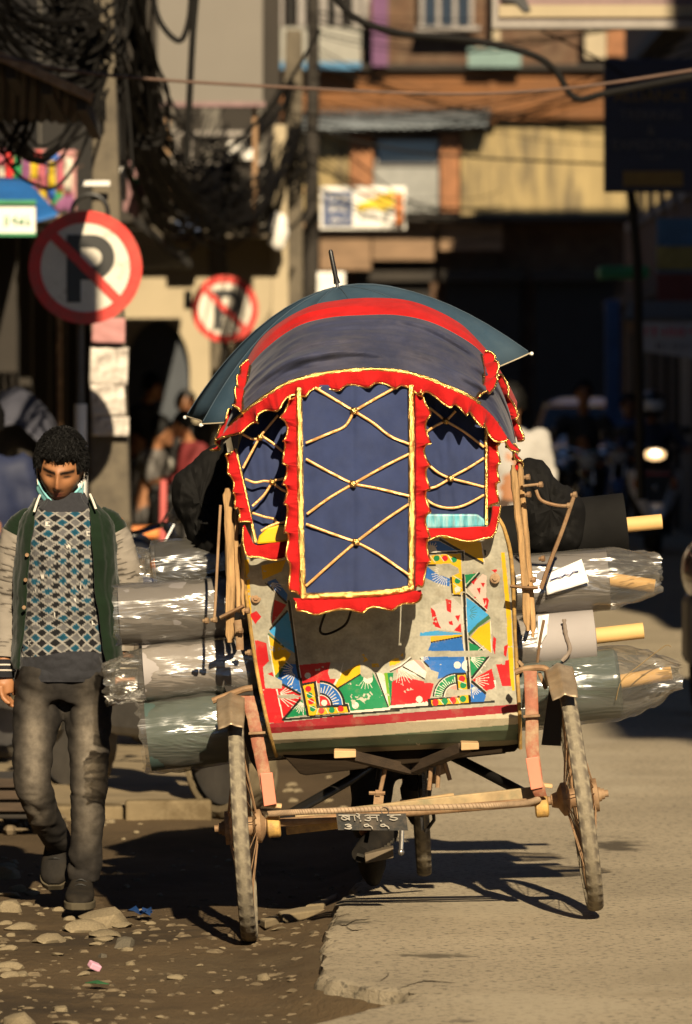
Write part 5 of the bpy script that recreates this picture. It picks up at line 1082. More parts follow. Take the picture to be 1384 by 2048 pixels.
# ---- centre flap hanging from the hood
def fd(v): return -.135-.02*math.sin(v*2.6)-.015*v
mb = MB()
def ff(u, v):
    xl = 600+3*v; xr = 824-1*v; yt = 770; yb0 = 1195-10*u
    return Q(xl+(xr-xl)*u, yt+(yb0-yt)*v, fd(v)+.010*abs(u-.47)*2-.004 + .007*nz(u*4, v*3, 3)+.003*nz(u*10, v*9, 5)+.006*max(0, 1-abs(u-.47)*22))
mb.grid(ff, 70, 110); flap = mb.build('flap', m_cloth, rk, solid=.003)
def FL(x, y, l=.010): return Q(x, y, fd((y-770)/420)-l)
for pts in ([(598,775),(600,900),(602,1050),(606,1188)], [(822,770),(823,900),(823,1050),(822,1178)], [(602,1192),(700,1190),(780,1184),(828,1174)]):
    ribbon([FL(x, y, .006) for x, y in pts], .0195, 'gold_trim', m_gold, flap, .005, 70, wob=.005)
for pts in ([(630,775),(668,798),(708,822)], [(800,770),(755,795),(708,822)], [(708,822),(690,852),(655,868),(612,886)], [(708,822),(745,845),(780,872),(818,888)], [(612,918),(655,942),(706,968)], [(818,908),(770,932),(706,968)], [(706,968),(660,995),(614,1028)], [(706,968),(760,978),(818,992)], [(818,1008),(770,1040),(712,1084)], [(612,1048),(655,1064),(712,1084)], [(712,1084),(670,1120),(612,1172)], [(712,1084),(760,1110),(818,1150)]):
    ribbon([FL(x, y, .009) for x, y in pts], .0085, 'cord', m_cord, flap, .0025, 24, wob=.0015)
for x, y in ((708, 822), (706, 968), (712, 1084)):
    mb = MB(); mb.ball(FL(x, y, .014), (.012, .007, .011), 10, 8); mb.torus(FL(x, y, .014), (1, -.3, .7), .010, .004, 14, 6); mb.build('knot', m_gold, flap)
ruffle([FL(x, y, .002) for x, y in ((594,790),(593,860),(594,930),(596,1010),(599,1090),(602,1194))], Vector((-1, -.08, 0)), .038, .018, 8.5, seed=11)
ruffle([FL(x, y, .002) for x, y in ((830,780),(831,860),(831,940),(831,1020),(831,1100),(830,1178))], Vector((1, -.08, 0)), .038, .018, 8.5, seed=12)
ruffle([FL(x, y, .002) for x, y in ((586,1196),(640,1198),(715,1194),(780,1188),(842,1180))], Vector((0, -.08, -1)), .042, .012, 4.2, seed=13)
mb = MB(); mb.tube(spline([Q(652,1222,-.12), Q(640,1260,.0), Q(655,1268,.05), Q(690,1250,.0), Q(702,1222,-.12)], 20), .004, 6); mb.build('tie_loop', m_blackcloth, flap)

# ================================================================== UMBRELLA
um = thing('umbrella', 'open grey blue umbrella with a black tip sticking up behind the rickshaw hood', 'umbrella', Q(705, 760, .75))
ya = .85; ax = P(674, 567, YR+ya); axis = Vector((-.20, -.10, 1)).normalized(); si, u_ = frame(axis, Vector((0, 1, 0))); RU = .575
m_seam = M('umbrella_seam', (.04,.065,.09), .7)
mb = MB(); nr = 10; rad = 14; hem = []
tips = []
def up(i, k, sub):
    t = 2*math.pi*(i+sub)/nr+.16; rr_ = k*RU; sc_ = (abs(math.sin(math.pi*sub)))
    rr_ *= 1-.085*sc_*k; dr = .325*k**1.9 + .016*sc_*k*(1.2-k)*2
    return ax + (si*math.cos(t)+u_*math.sin(t))*rr_ - axis*(.012+dr)
SUB = 6
mb.grid(lambda u, v: up(int(round(u*nr*SUB)) // SUB, v, (int(round(u*nr*SUB)) % SUB)/SUB), nr*SUB+1, rad)
mb.build('canopy', m_umb, um, solid=.0015)
mb = MB(); mb.tube([up(i//SUB, 1.0, (i % SUB)/SUB) for i in range(nr*SUB+1)], .0022, 5); mb.build('hem', m_hem, um)
for i in range(nr):
    mb = MB(); mb.tube([up(i, k/8, 0)-axis*.006 for k in range(9)], .0022, 6); rb = mb.build('rib', m_steel, um)
    mb = MB(); mb.tube([up(i, .03+.96*k/10, 0)+axis*.0015 for k in range(11)], .0016, 5); mb.build('seam', m_seam, um)
    mb = MB(); p = up(i, 1, 0); mb.ball(p+(p-ax).normalized()*.006, .0065, 8, 6); mb.build('rib_tip', m_white, rb)
mb = MB(); mb.tube([ax+axis*.0, ax+axis*.02, ax+axis*.106, ax+axis*.112], [.011, .008, .0075, .004], 10); mb.build('tip', m_black, um)
mb = MB(); mb.tube([ax, ax-axis*.62], .006, 8); mb.build('shaft', m_steel, um)
mb = MB(); mb.tube([ax-axis*.60, ax-axis*.72], .012, 8); mb.build('handle', m_black, um)
# ================================================================== FABRIC ROLLS
def roll(label, a, b, r, mat, Y, tube_end=None, tube_r=.022, grp='fabric rolls lying across the rickshaw', facet=.0):
    """a, b = photo pixels of the two ends of the axis"""
    A, B = P(a[0], a[1], Y), P(b[0], b[1], Y); ax_ = (B-A).normalized(); L = (B-A).length
    t = thing('fabric_roll', label, 'fabric roll', (A+B)/2-Vector((0, 0, r)), grp)
    mb = MB(); rr_ = random.Random(int(a[1])); end = [(r*k/7, .006*rr_.uniform(-1, 1)) for k in range(2, 8)]
    prof = [(q, z) for q, z in end] + [(r, .012), (r*.995, L*.25), (r*1.005, L*.5), (r*.99, L*.75), (r, L-.012)] + [(q, L+z) for q, z in reversed(end)]
    mb.lathe(A, ax_, prof, 56)
    for i, v in enumerate(mb.v):
        q = Vector(v); k = nz(q.x*3, q.z*6, q.y*6); mb.v[i] = tuple(q + Vector((0, .006*k, .006*nz(q.x*2.2, q.z*4, 3))))
    mb.build('fabric', mat, t, angle=50)
    if tube_end:
        E = P(tube_end[0], tube_end[1], Y); d = (E-B).normalized(); mb = MB()
        mb.lathe(B-d*.05, d, [(tube_r*.8, .0), (tube_r, .0), (tube_r, (E-B).length+.05), (tube_r*.8, (E-B).length+.05), (tube_r*.78, (E-B).length-.02)], 28, cap=True); mb.build('core_tube', m_tube, t, angle=30)
    return t, A, B, ax_, r
def film(t, A, B, r, e0, e1, prof, seed, amp=.010, name='plastic_wrap', n=110, nr=64, twist=.0, dz=0.0):
    """clear film round the axis from A-e0 to B+e1; prof(s) scales the radius, s = metres beyond the right end (negative inside)"""
    ax_ = (B-A).normalized(); si, u = frame(ax_); L = (B-A).length; mb = MB()
    def f(i, k):
        s = -e0 + (L+e0+e1)*i; th = 2*math.pi*k; out = prof(s, L)
        w = amp*(1+6*max(0, 1-out))*(.8*nz(s*8, math.cos(th)*1.6+seed, math.sin(th)*1.6) + .7*abs(nz(s*16+th*1.2, math.cos(th)*2.6+seed, math.sin(th)*2.6)) + .12*nz(s*40, math.cos(th)*6+seed, math.sin(th)*6))
        # long diagonal tension folds
        w += .0045*abs(math.sin(th*5+s*16+2*nz(s*4, th, seed)))*nz(s*3+seed, math.cos(th)*1.5, math.sin(th)*1.5)*2
        rr_ = r*out + .004 + w*min(1, out*1.6+.15)
        j = .02*nz(math.cos(th)*3+seed, math.sin(th)*3, seed) if i in (0, 1) else 0
        return A + ax_*(s+j) + (si*math.cos(th)+u*math.sin(th))*rr_ - Vector((0, 0, dz*max(0, 1-out)*r))
    mb.grid(f, n, nr, False); return mb.build(name, m_plastic, t, angle=35)
t1 = roll('black fabric roll with a bare cardboard core sticking out, topmost on the right', (318, 1150), (1252, 1050), .104, m_blackcloth, 17.66, (1324, 1043), .0245)
film(t1[0], t1[1], t1[1]+t1[3]*.25, .104, .06, .0, lambda s, L: .8 if s < -.02 else (1.0 if s < .5 else .9), 1, .010, n=50)
mb = MB(); mb.lathe(t1[2]-t1[3]*.30, t1[3], [(.1065, 0), (.1065, .03)], 40, cap=False); mb.build('plastic_band', m_plastic, t1[0])
t2 = roll('charcoal fabric roll in shiny clear film with a white paper label at its right end', (240, 1230), (1215, 1158), .094, m_darkgray, 17.44, (1309, 1172), .0215)
film(t2[0], t2[1], t2[2], .094, .018, .17, lambda s, L: 1.0 if s < L+.02 else max(.45, 1-(s-L-.02)*3.6), 2, .008)
t3 = roll('pale grey fabric roll, plastic bunched at left, long bare cardboard core at right', (290, 1346), (1190, 1272), .088, m_graypaper, 17.42, (1287, 1261), .0255)
film(t3[0], t3[1], t3[1]+t3[3]*1.25, .088, .13, .0, lambda s, L: (.62+.38*min(1, max(0, (s+.13)/.16))) if s < .03 else 1.0, 3, .010, dz=.5)
t4 = roll('dark green fabric roll in torn clear plastic, lowest of the pile', (300, 1472), (1236, 1364), .110, m_greenfab, 17.42, (1343, 1346), .0225)
film(t4[0], t4[1], t4[2], .112, .03, .20, lambda s, L: (.9+.1*min(1, (s+.03)/.08)) if s < .08 else (1.0 if s < L else max(.24, 1-(s-L)*3.8)), 4, .011)
mb = MB(); A = P(1095, 1148, 17.33); 
cs = [P(1090, 1150, 17.335), P(1163, 1118, 17.335), P(1178, 1164, 17.325), P(1094, 1190, 17.325)]
mb.grid(lambda u, v: cs[0].lerp(cs[1], u).lerp(cs[3].lerp(cs[2], u), v)+Vector((0, .006*nz(u*4, v*4, 2)-.004, 0)), 14, 10); lb = mb.build('paper_label', m_label, t2[0], solid=.001)
mb = MB(); mb.tube([P(x, y, 17.318) for x, y in ((1100,1160),(1114,1155),(1124,1153),(1131,1148),(1140,1150),(1146,1144),(1157,1142))], .0016, 6); mb.build('handwriting', m_ink, lb)
mb = MB(); cs = [P(1076, 1232, 17.33), P(1098, 1228, 17.33), P(1094, 1268, 17.325), P(1074, 1300, 17.325)]; mb.grid(lambda u, v: cs[0].lerp(cs[1], u).lerp(cs[3].lerp(cs[2], u), v)+Vector((0, .008*nz(u*3, v*4), 0)), 8, 8); mb.build('paper_flap', m_label, t3[0], solid=.001)
mb = MB(); mb.tube(spline([P(x, y, 17.325) for x, y in ((1128,1238),(1132,1270),(1140,1300),(1124,1322))], 20), [.006+.003*nz(i*.7) for i in range(20)], 8, flat=.4); mb.build('torn_tape', M('brown_tape', (.22,.17,.13), .5, var=.3), t3[0])
mb = MB(); mb.tube(spline([P(x, y, 17.29) for x, y in ((1232,1400),(1244,1360),(1280,1330),(1318,1300),(1334,1290),(1342,1294))], 26), .0028, 6, flat=.5); mb.build('dry_straw', M('straw', (.25,.17,.07), .8), t4[0])
# black cloth bundles bulging out of both sides under the hood
def bundle(label, poly, Y, depth, seed, amp=.016):
    """stuffed cloth: outline from the photo, swelled and wrinkled"""
    n = 90; sp = spline(poly + [poly[0]], n+1)[:n]; c = np.mean(np.array(sp), 0); mb = MB(); m = 26
    def f(u, v):
        s = sp[int(round(u*n)) % n]; ph_ = math.pi*v; k = math.sin(ph_); x = c[0]+(s[0]-c[0])*k**.7; y = c[1]+(s[1]-c[1])*k**.7
        p = P(x, y, Y - depth*math.cos(ph_)); w = amp*(1.5*abs(nz(x*.022, y*.012+v*2, seed)) + .9*nz(x*.05+y*.02, y*.03, seed+4) + .45*nz(x*.11, y*.09, seed+8))
        return p + Vector((0, -w*1.6*(1-2*v if v < .5 else .2), w*.3))
    mb.grid(f, n, m, True); return tag(mb.build('cloth_bundle', m_blackcloth, loc=P(c[0], poly[0][1]+200, Y)), label, 'cloth bundle')
bundle('crumpled black cloth bundle bulging out on the left below the hood, above the plastic rolls', [(452,890),(425,893),(398,910),(372,935),(350,950),(343,985),(347,1018),(364,1048),(378,1085),(402,1122),(440,1134),(462,1110),(470,1000)], 17.66, .12, 1, .030)
bundle('black folded cloth hanging on the right behind the iron rods, over the black roll', [(1030,930),(1062,915),(1092,928),(1112,960),(1150,985),(1170,1020),(1168,1070),(1155,1100),(1120,1112),(1080,1110),(1046,1095),(1034,1020)], 17.58, .08, 5, .026)

# ================================================================== WALKING MAN
YM = 18.1; KM = YM/FP
man = thing('person', 'young man in green jacket and argyle jumper walking head down, mask under chin', 'person', (P(135, 0, YM).x, YM+.1, -.085))
def Mn(x, y, dy=0.0): return P(x, y, YM+dy)
# head in its own frame: x to the man's left (image right), y back, z up, metres
hc = Mn(122, 936, -.03); hrot = Matrix.Rotation(math.radians(24), 3, 'X') @ Matrix.Rotation(math.radians(3), 3, 'Y') @ Matrix.Rotation(math.radians(-4), 3, 'Z')
hinv = hrot.transposed()
gs = lambda x, s: math.exp(-(x/s)**2)
def head_pt(t, q):
    """t azimuth (0 = face front), q polar"""
    x = math.sin(q)*math.sin(t); y = -math.sin(q)*math.cos(t); z = math.cos(q)
    p = Vector((x*.0735, y*.096, z*.118))
    if z < -.05:      # jaw narrows and comes forward
        k = min(1, (-z-.05)/.95); p.x *= 1-.36*k**1.2; p.y = p.y*(1-.20*k) - .020*k*max(0, -y)
    f = max(0, -y)
    zz = p.z; xx = p.x
    p.y -= f*(.020*gs(xx, .011)*gs(zz+.018, .020) + .014*gs(xx, .0075)*gs(zz-.008, .020) + .006*gs(xx, .016)*gs(zz+.030, .010))       # nose
    p.y -= f*(.0075*gs(zz-.028, .010)*gs(abs(xx)-.026, .028))                   # brow
    p.y += f*(.0115*gs(zz-.010, .011)*gs(abs(xx)-.029, .015))                   # sockets
    p.y -= f*(.0055*gs(zz-.009, .006)*gs(abs(xx)-.029, .010))                   # lids
    p.y -= f*(.006*gs(zz+.022, .018)*gs(abs(xx)-.042, .018))                    # cheeks
    p.y -= f*(.0065*gs(zz+.053, .0055)*gs(xx, .019) + .0075*gs(zz+.0655, .006)*gs(xx, .016)) - f*.005*gs(zz+.0593, .0026)*gs(xx, .022)   # lips
    p.y -= f*(.007*gs(zz+.090, .013)*gs(xx, .018)) - f*.004*gs(zz+.0775, .005)*gs(xx, .018)
    return p
HB = MB(); HB.grid(lambda u, v: hc + hrot @ head_pt(2*math.pi*u, math.pi*v), 96, 72, True)
for s in (-1, 1):   # ears
    HB.ball(hc + hrot @ Vector((s*.074, .012, -.004)), (.008, .019, .030), 12, 8, hrot @ Matrix.Rotation(s*.35, 3, 'Z'))
    HB.ball(hc + hrot @ Vector((s*.076, .006, -.026)), (.006, .010, .010), 10, 6, hrot)
HB.tube([hc + hrot @ Vector((0, .03, -.06)), Mn(127, 1010, .03), Mn(128, 1060, .03)], [.052, .056, .075], 20)
# trunk, limbs
J = dict(hipL=Mn(82, 1395, .0), kneeL=Mn(68, 1564, -.06), ankL=Mn(118, 1690, .22), hipR=Mn(172, 1395), kneeR=Mn(176, 1575, -.03), ankR=Mn(166, 1762, .02),
         shL=Mn(38, 1062, .02), elL=Mn(14, 1205, .06), wrL=Mn(6, 1335, .0), shR=Mn(226, 1055, .02), elR=Mn(258, 1195, .05), wrR=Mn(252, 1330, -.02))
HB.tube([Mn(128, 1030, .02), Mn(130, 1100, .0), Mn(130, 1220, .0), Mn(128, 1320, .0), Mn(127, 1350, .0)], [.10, .115, .11, .10, .08], 20)
for a, b, c, r0, r1, r2 in (('hipL','kneeL','ankL',.075,.052,.036), ('hipR','kneeR','ankR',.075,.052,.036), ('shL','elL','wrL',.045,.036,.026), ('shR','elR','wrR',.045,.036,.026)):
    if a[0] == 'h': r0, r1, r2 = .050, .038, .028
    HB.tube([J[a], J[a].lerp(J[b], .5), J[b], J[b].lerp(J[c], .45), J[c]], [r0, (r0+r1)/2*1.02, r1, (r1+r2)/2*1.12, r2], 14)
    HB.ball(J[b], r1, 12, 8); HB.ball(J[a], r0, 12, 8)
def hand(w, d, up, side, s=1.0):
    """relaxed hand: palm, four unequal curled fingers, thumb from the side of the palm"""
    d = d.normalized(); n = up.normalized(); l = d.cross(n).normalized()*side
    HB.tube([w-d*.02, w+d*.02, w+d*.05, w+d*.085], [.024*s, .030*s, .036*s, .032*s], 14, flat=.55)
    for k, (o, ln) in enumerate(((-.026, .062), (-.009, .074), (.009, .070), (.025, .054))):
        b = w + d*.078 + l*o*s; c1 = d*.9+n*.30; c2 = d*.7+n*.7; c3 = d*.35+n*.95
        HB.tube([b-d*.02, b, b+c1.normalized()*ln*.42, b+c1.normalized()*ln*.42+c2.normalized()*ln*.34, b+c1.normalized()*ln*.42+c2.normalized()*ln*.34+c3.normalized()*ln*.26], [.0095*s, .0092*s, .0085*s, .0078*s, .006*s], 10)
    b = w + d*.028 - l*.026*s
    HB.tube([b, b-l*.016+d*.024+n*.008, b-l*.022+d*.046+n*.014, b-l*.020+d*.064+n*.018], [.013*s, .0115*s, .010*s, .007*s], 10)
hand(J['wrL'], Vector((.03, -.05, -1)), Vector((.9, -.3, 0)), 1); hand(J['wrR'], Vector((-.05, -.05, -1)), Vector((-.9, -.3, 0)), -1)
def skin_col(p):
    q = hinv @ (p - hc); c = Vector((.33, .145, .062)); x, y, z = q
    if y < -.02 and abs(x) < .08 and -.13 < z < .09:
        lip = max(gs(z+.053, .0055)*gs(x, .017), gs(z+.0655, .0060)*gs(x, .015)); c = c.lerp(Vector((.26, .075, .055)), min(1, lip*1.1))
        c = c.lerp(Vector((.10, .02, .015)), min(1, .9*gs(z+.0595, .0022)*gs(x, .020)))
        br = gs(z-.026+.10*max(0, abs(x)-.036)+.004*gs(x, .012), .0062)*(1 if .008 < abs(x) < .052 else .15); c = c.lerp(Vector((.012, .008, .006)), min(1, br*1.25))
        ey = gs(z-.0085, .0042)*gs(abs(x)-.029, .0125); c = c.lerp(Vector((.015, .009, .007)), min(1, ey*1.5))
        ms = gs(z+.0435, .0055)*(gs(abs(x)-.014, .013)); c = c.lerp(Vector((.07, .035, .02)), min(1, ms*.75)); c = c.lerp(Vector((.2, .085, .045)), .5*gs(z+.095, .02)*gs(x, .03))
        c = c.lerp(Vector((.40, .155, .075)), .5*gs(z+.02, .012)*gs(x, .010))
    return c
fused('body', HB, .0048, m_skin, man, 2, skin_col)
# hair: thick cap plus ragged locks
HR = MB()
def hair_pt(t, q):
    p = head_pt(t, q); n = Vector((p.x/.0735**2, p.y/.096**2, p.z/.118**2)).normalized(); fr = math.cos(t)
    lim = (.93 + .05*math.sin(t*9+1) + .10*nz(t*6, 1, 2)) if fr > .62 else (1.36 if fr > .1 else (1.75 if fr > -.3 else 2.1))
    k = 1 if q < lim else max(-.6, 1-(q-lim)*6); k = k*(1-.55*min(1, max(0, q-.95)/.7)); th = .018*(1+.18*nz(t*4, q*5, 3)+.12*nz(t*15, q*15, 4))
    return p + n*th*k
HR.grid(lambda u, v: hc + hrot @ hair_pt(2*math.pi*u, math.pi*.80*v+.001), 120, 60, True)
hair = HR.build('hair', m_hair, man, angle=80)
HL = MB(); rh = random.Random(5)
for i in range(2200):
    t = rh.uniform(-math.pi, math.pi); fr = math.cos(t); lim = .97 if fr > .62 else (1.36 if fr > .1 else 1.95); q = lim*rh.random()**.6
    b = hair_pt(t, q); n = Vector((b.x/.0735**2, b.y/.096**2, b.z/.118**2)).normalized(); dn = Vector((math.sin(t)*.5+rh.uniform(-.5, .5), -math.cos(t)*.9, -.35+rh.uniform(-.4, .4))); dn = (dn - n*dn.dot(n)).normalized()
    L_ = rh.uniform(.008, .018); HL.tube([hc + hrot @ (b-n*.004), hc + hrot @ (b+dn*L_*.5+n*.008), hc + hrot @ (b+dn*L_+n*rh.uniform(.001, .010))], [.0016, .0013, .0004], 4)
stuff(HL.build('hair_strands', m_hair, hair))
# mask pulled under the chin, with its ear loop
mk = MB()
def mk_pt(u, v):
    t = (u-.5)*2; x = t*.078; z0 = -.060-.055*(1-abs(t)**1.6); p = head_pt(math.asin(max(-1, min(1, t*.93))), 2.0)
    y = -.070*math.cos(t*1.45)-.006; return hc + hrot @ Vector((x*(1.0), y+.002+.018*v*(1-abs(t)), z0 + (.5-v)*.046 - .004*math.sin(v*12)))
mk.grid(mk_pt, 40, 10); mask = mk.build('face_mask', m_mask, man, solid=.002)
for s in (-1, 1):
    mb = MB(); mb.tube(spline([hc + hrot @ Vector(q) for q in ((s*.072, -.025, -.055), (s*.078, -.010, -.02), (s*.080, .0, .022), (s*.079, .022, .028), (s*.078, .028, -.01))], 18), .0017, 6); mb.build('ear_loop', m_white2, mask)
# clothes
def ring_loft(secs, n, name, mat, parent, a0=0.0, a1=2*math.pi, closed=True, wr=.006, seed=0, ns=60, solid=0.0, cols=None, pw_=2.4, nv=None):
    """secs: (cx_px, y_px, half width px, half depth m, dy)"""
    sp = spline(secs, ns); mb = MB(); pts2 = []
    def f(u, v):
        s = sp[int(round(v*(ns-1)))]; a = a0+(a1-a0)*u; c_, s_ = math.cos(a), math.sin(a)
        x = math.copysign(abs(c_)**(2/pw_), c_); y = math.copysign(abs(s_)**(2/pw_), s_)
        w = wr*(1.3*nz(a*1.6+seed, s[1]*.022+math.sin(a)*1.2, seed)+.8*abs(nz(a*3, s[1]*.05, seed+5))+.4*nz(a*7, s[1]*.08, seed+9))
        q = Mn(s[0]+x*(s[2]+w/KM), s[1], s[4]+y*(s[3]+w)); pts2.append((s[0]+x*s[2], s[1], y)); return q
    mb.grid(f, n, ns, closed); o = mb.build(name, mat, parent, colors=None if cols is None else [cols(*q) for q in pts2], solid=solid, angle=80); return o
# argyle jumper: colours worked out on the front by diamond cell
GRY, BLK2, TEA, LIN, WH2, RIB = (.095,.091,.09), (.008,.008,.009), (.008,.062,.10), (.235,.22,.195), (.55,.52,.45), (.028,.028,.032)
FONT = {'E': ('111','100','110','100','111'), 'L': ('100','100','100','100','111'), 'A': ('010','101','111','101','101'), 'K': ('101','110','100','110','101'), '3': ('111','001','011','001','111')}
def knit(x, y, side):
    if y > 1308+6*math.sin(x*.03): return RIB
    if y < 1024 and abs(x-128) < 60-.0*(y-1000): 
        if y < 1024-((x-128)/52)**2*16+6: return RIB
    y = y + 5*nz(x*.018, y*.014, 5); xx = x + 6.0*nz(x*.02, y*.013, 8) + 8*((y-1010)/320)**2*(x-128)/60*0; 
    ua = (xx-60)/25.5+(y-1010)/19.0; ub = (xx-60)/25.5-(y-1010)/19.0
    fa, fb = ua-math.floor(ua), ub-math.floor(ub); ia, ib = math.floor(ua), math.floor(ub)
    if min(fa, fb, 1-fa, 1-fb) < .10: return LIN
    c = (TEA if ia % 2 == 0 else BLK2) if ib % 2 == 0 else (BLK2 if ia % 2 == 0 else GRY)
    if (ia*3+ib*5) % 11 == 0 and c is BLK2 or ((ia*3+ib*5) % 11 == 4 and c is GRY):
        cx_, cy_ = fa-.5+fb-.5, fa-.5-(fb-.5); g_ = FONT['ELAK3'[(ia*2+ib) % 5]]; gx, gy = int(math.floor((cx_+.30)/.2)), int(math.floor((cy_+.42)/.168))
        if 0 <= gx < 3 and 0 <= gy < 5 and g_[gy][gx] == '1': return WH2
    if c is TEA and .3 < fa < .7 and .3 < fb < .7 and not (.42 < fa < .58 and .42 < fb < .58): return (.006,.04,.065)
    return c
ring_loft([(128,985,40,.072,.02),(128,1003,50,.082,.015),(128,1018,70,.10,.01),(130,1040,86,.115,.0),(131,1100,88,.128,-.005),(131,1200,85,.125,-.008),(130,1270,86,.122,-.006),(129,1310,89,.126,-.005),(128,1335,91,.126,.0),(128,1352,90,.124,.0),(128,1364,86,.118,.0)], 300, 'jumper', m_sweater, man, seed=3, ns=260, cols=knit, wr=.0065)
# open jacket: from the right front edge round the back to the left front edge
def jacket_shell():
    ns = 80; secs = [(128,996,58,.092,.015),(128,1010,66,.105,.012),(130,1032,86,.120,.008),(131,1060,97,.136,.0),(132,1120,102,.146,-.004),(132,1200,104,.144,-.004),(133,1270,106,.142,.0),(134,1318,110,.142,.0),(135,1338,108,.138,.0)]
    sp = spline(secs, ns); lo_ = lambda y: np.interp(y, [990, 1020, 1090, 1200, 1280, 1340], [78, 72, 62, 52, 44, 40]); hi_ = lambda y: np.interp(y, [990, 1020, 1100, 1200, 1300, 1340], [176, 180, 184, 192, 208, 218])
    mb = MB(); n = 130
    def f(u, v):
        s = sp[int(round(v*(ns-1)))]; cl = max(-1, min(1, (lo_(s[1])-s[0])/s[2])); ch = max(-1, min(1, (hi_(s[1])-s[0])/s[2]))
        a_r = math.acos(max(-1, min(1, abs(ch)**1.2*math.copysign(1, ch)))); a_l = math.acos(max(-1, min(1, math.copysign(abs(cl)**1.2, cl))))
        # front is -y: go from the right edge (angle -a_r) through the back (+90) to the left edge (angle 2pi - a_l ... )
        a = -a_r + (2*math.pi-(a_l-a_r))*u
        c_, s_ = math.cos(a), math.sin(a); x = math.copysign(abs(c_)**(2/2.4), c_); y = math.copysign(abs(s_)**(2/2.4), s_)
        w = .007*(1.2*nz(a*1.7, s[1]*.020, 21)+.9*abs(nz(a*3.2, s[1]*.045, 25))+.3*nz(a*8, s[1]*.08, 2))
        return Mn(s[0]+x*(s[2]+w/KM), s[1], s[4]+y*(s[3]+w)-(.012 if u < .06 or u > .94 else 0))
    mb.grid(f, n, ns); return mb.build('jacket', m_green, man, solid=.006, angle=80)
jk = jacket_shell()
def sleeve(pts, rad, seed, name='sleeve', mat=m_sleeve, wr=.006, parent=jk, n=60, k=40, v0=0.0, v1=1.0, slant=0.0):
    sp = [Vector(q) for q in spline(pts, n)]; rs = spline([(r,) for r in rad], n); mb = MB(); d0 = sp[1]-sp[0]; si, u_ = frame(d0); fr_ = []
    for i in range(n):
        d = (sp[min(i+1, n-1)]-sp[max(i-1, 0)]).normalized(); si = (si-d*si.dot(d)).normalized(); fr_.append((si.copy(), si.cross(d)))
    def f(u, v):
        a = 2*math.pi*u; vv = v0+(v1-v0)*v+slant*math.cos(a)*(v if slant > 0 and v0 == 0 else (1-v)); i = int(round(min(1, max(0, vv))*(n-1))); w = wr*(1.2*nz(math.cos(a)*1.5+seed, math.sin(a)*1.5, i*.16)+1.0*abs(nz(math.cos(a)*1.2+seed, math.sin(a)*1.2, i*.42))+.35*nz(math.cos(a)*3, math.sin(a)*3+seed, i*.6))
        s, t = fr_[i]; return sp[i] + (s*math.cos(a)+t*math.sin(a))*(rs[i][0]+w)
    mb.grid(f, k, n, True); return mb.build(name, mat, parent, angle=80)
SL = [Mn(72,1042,.02), Mn(55,1053,.02), Mn(40,1078,.02), Mn(26,1130,.03), Mn(15,1205,.05), Mn(10,1275,.03), Mn(8,1318,.01)]; SR = [Mn(190,1040,.02), Mn(207,1051,.02), Mn(223,1076,.02), Mn(242,1125,.03), Mn(256,1195,.05), Mn(258,1260,.03), Mn(253,1312,-.01)]; SRD = [.046, .060, .064, .060, .054, .046, .040]
sleeve(SL, SRD, 1, v0=.30, n=90, wr=.004); sleeve(SR, SRD, 2, v0=.30, n=90, wr=.004)
sleeve(SL, SRD, 1, 'shoulder', m_green, v1=.305, n=90, wr=.003); sleeve(SR, SRD, 2, 'shoulder', m_green, v1=.305, n=90, wr=.003)
for J_, x_ in ((Mn(7,1322,.01), 7), (Mn(252,1318,-.01), 252)):
    sleeve([J_, J_+Vector((0, -.005, -.028)), J_+Vector((0, -.008, -.055))], [.043, .040, .036], 8, 'cuff', m_rib, .002, n=16)
    for k in (0, 1): 
        mb = MB(); mb.torus(J_+Vector((0, -.003-.003*k, -.014-.018*k)), (0, .1, 1), .0415-.002*k, .003, 30, 6); mb.build('cuff_stripe', m_white2, jk)
for pts in ([Mn(80,990,-.095), Mn(74,1005,-.112), Mn(68,1024,-.125)], [Mn(180,988,-.095), Mn(186,1002,-.112), Mn(192,1018,-.125)]):
    mb = MB(); mb.tube(spline(pts, 14), .0042, 8, flat=.6); mb.build('collar_piping', m_white2, jk)
for x, y in ((40,1110),(37,1160),(34,1215)):
    mb = MB(); mb.lathe(Mn(x+14, y, -.142), (0, -1, 0), [(.007, 0), (.006, .004)], 12); mb.build('snap_button', m_rust, jk)
# jeans: two legs and the seat, one continuous cloth
JB = MB()
def leg_tube(pts, rad, seed):
    n = 60; sp = [Vector(q) for q in spline(pts, n)]; rs = [float(r[0]) for r in spline([(r,) for r in rad], n)]; JB.tube(sp, rs, 28)
leg_tube([Mn(84,1350,.0), Mn(76,1420,-.01), Mn(66,1495,-.045), Mn(65,1562,-.075), Mn(82,1618,.0), Mn(108,1668,.13), Mn(117,1690,.21)], [.088, .082, .069, .062, .056, .050, .046], 1)
leg_tube([Mn(172,1350,.0), Mn(176,1420,.0), Mn(178,1500,-.02), Mn(177,1580,-.03), Mn(175,1650,-.01), Mn(170,1720,.01), Mn(168,1762,.015)], [.088, .081, .068, .060, .056, .052, .050], 2)
JB.tube([Mn(128,1325,.0), Mn(128,1365,.0), Mn(127,1405,.0)], [.125, .135, .12], 28, flat=.8)
for c in ((84, 1350), (172, 1350)): JB.ball(Mn(c[0], c[1], .0), (.088, .115, .09), 16, 10)
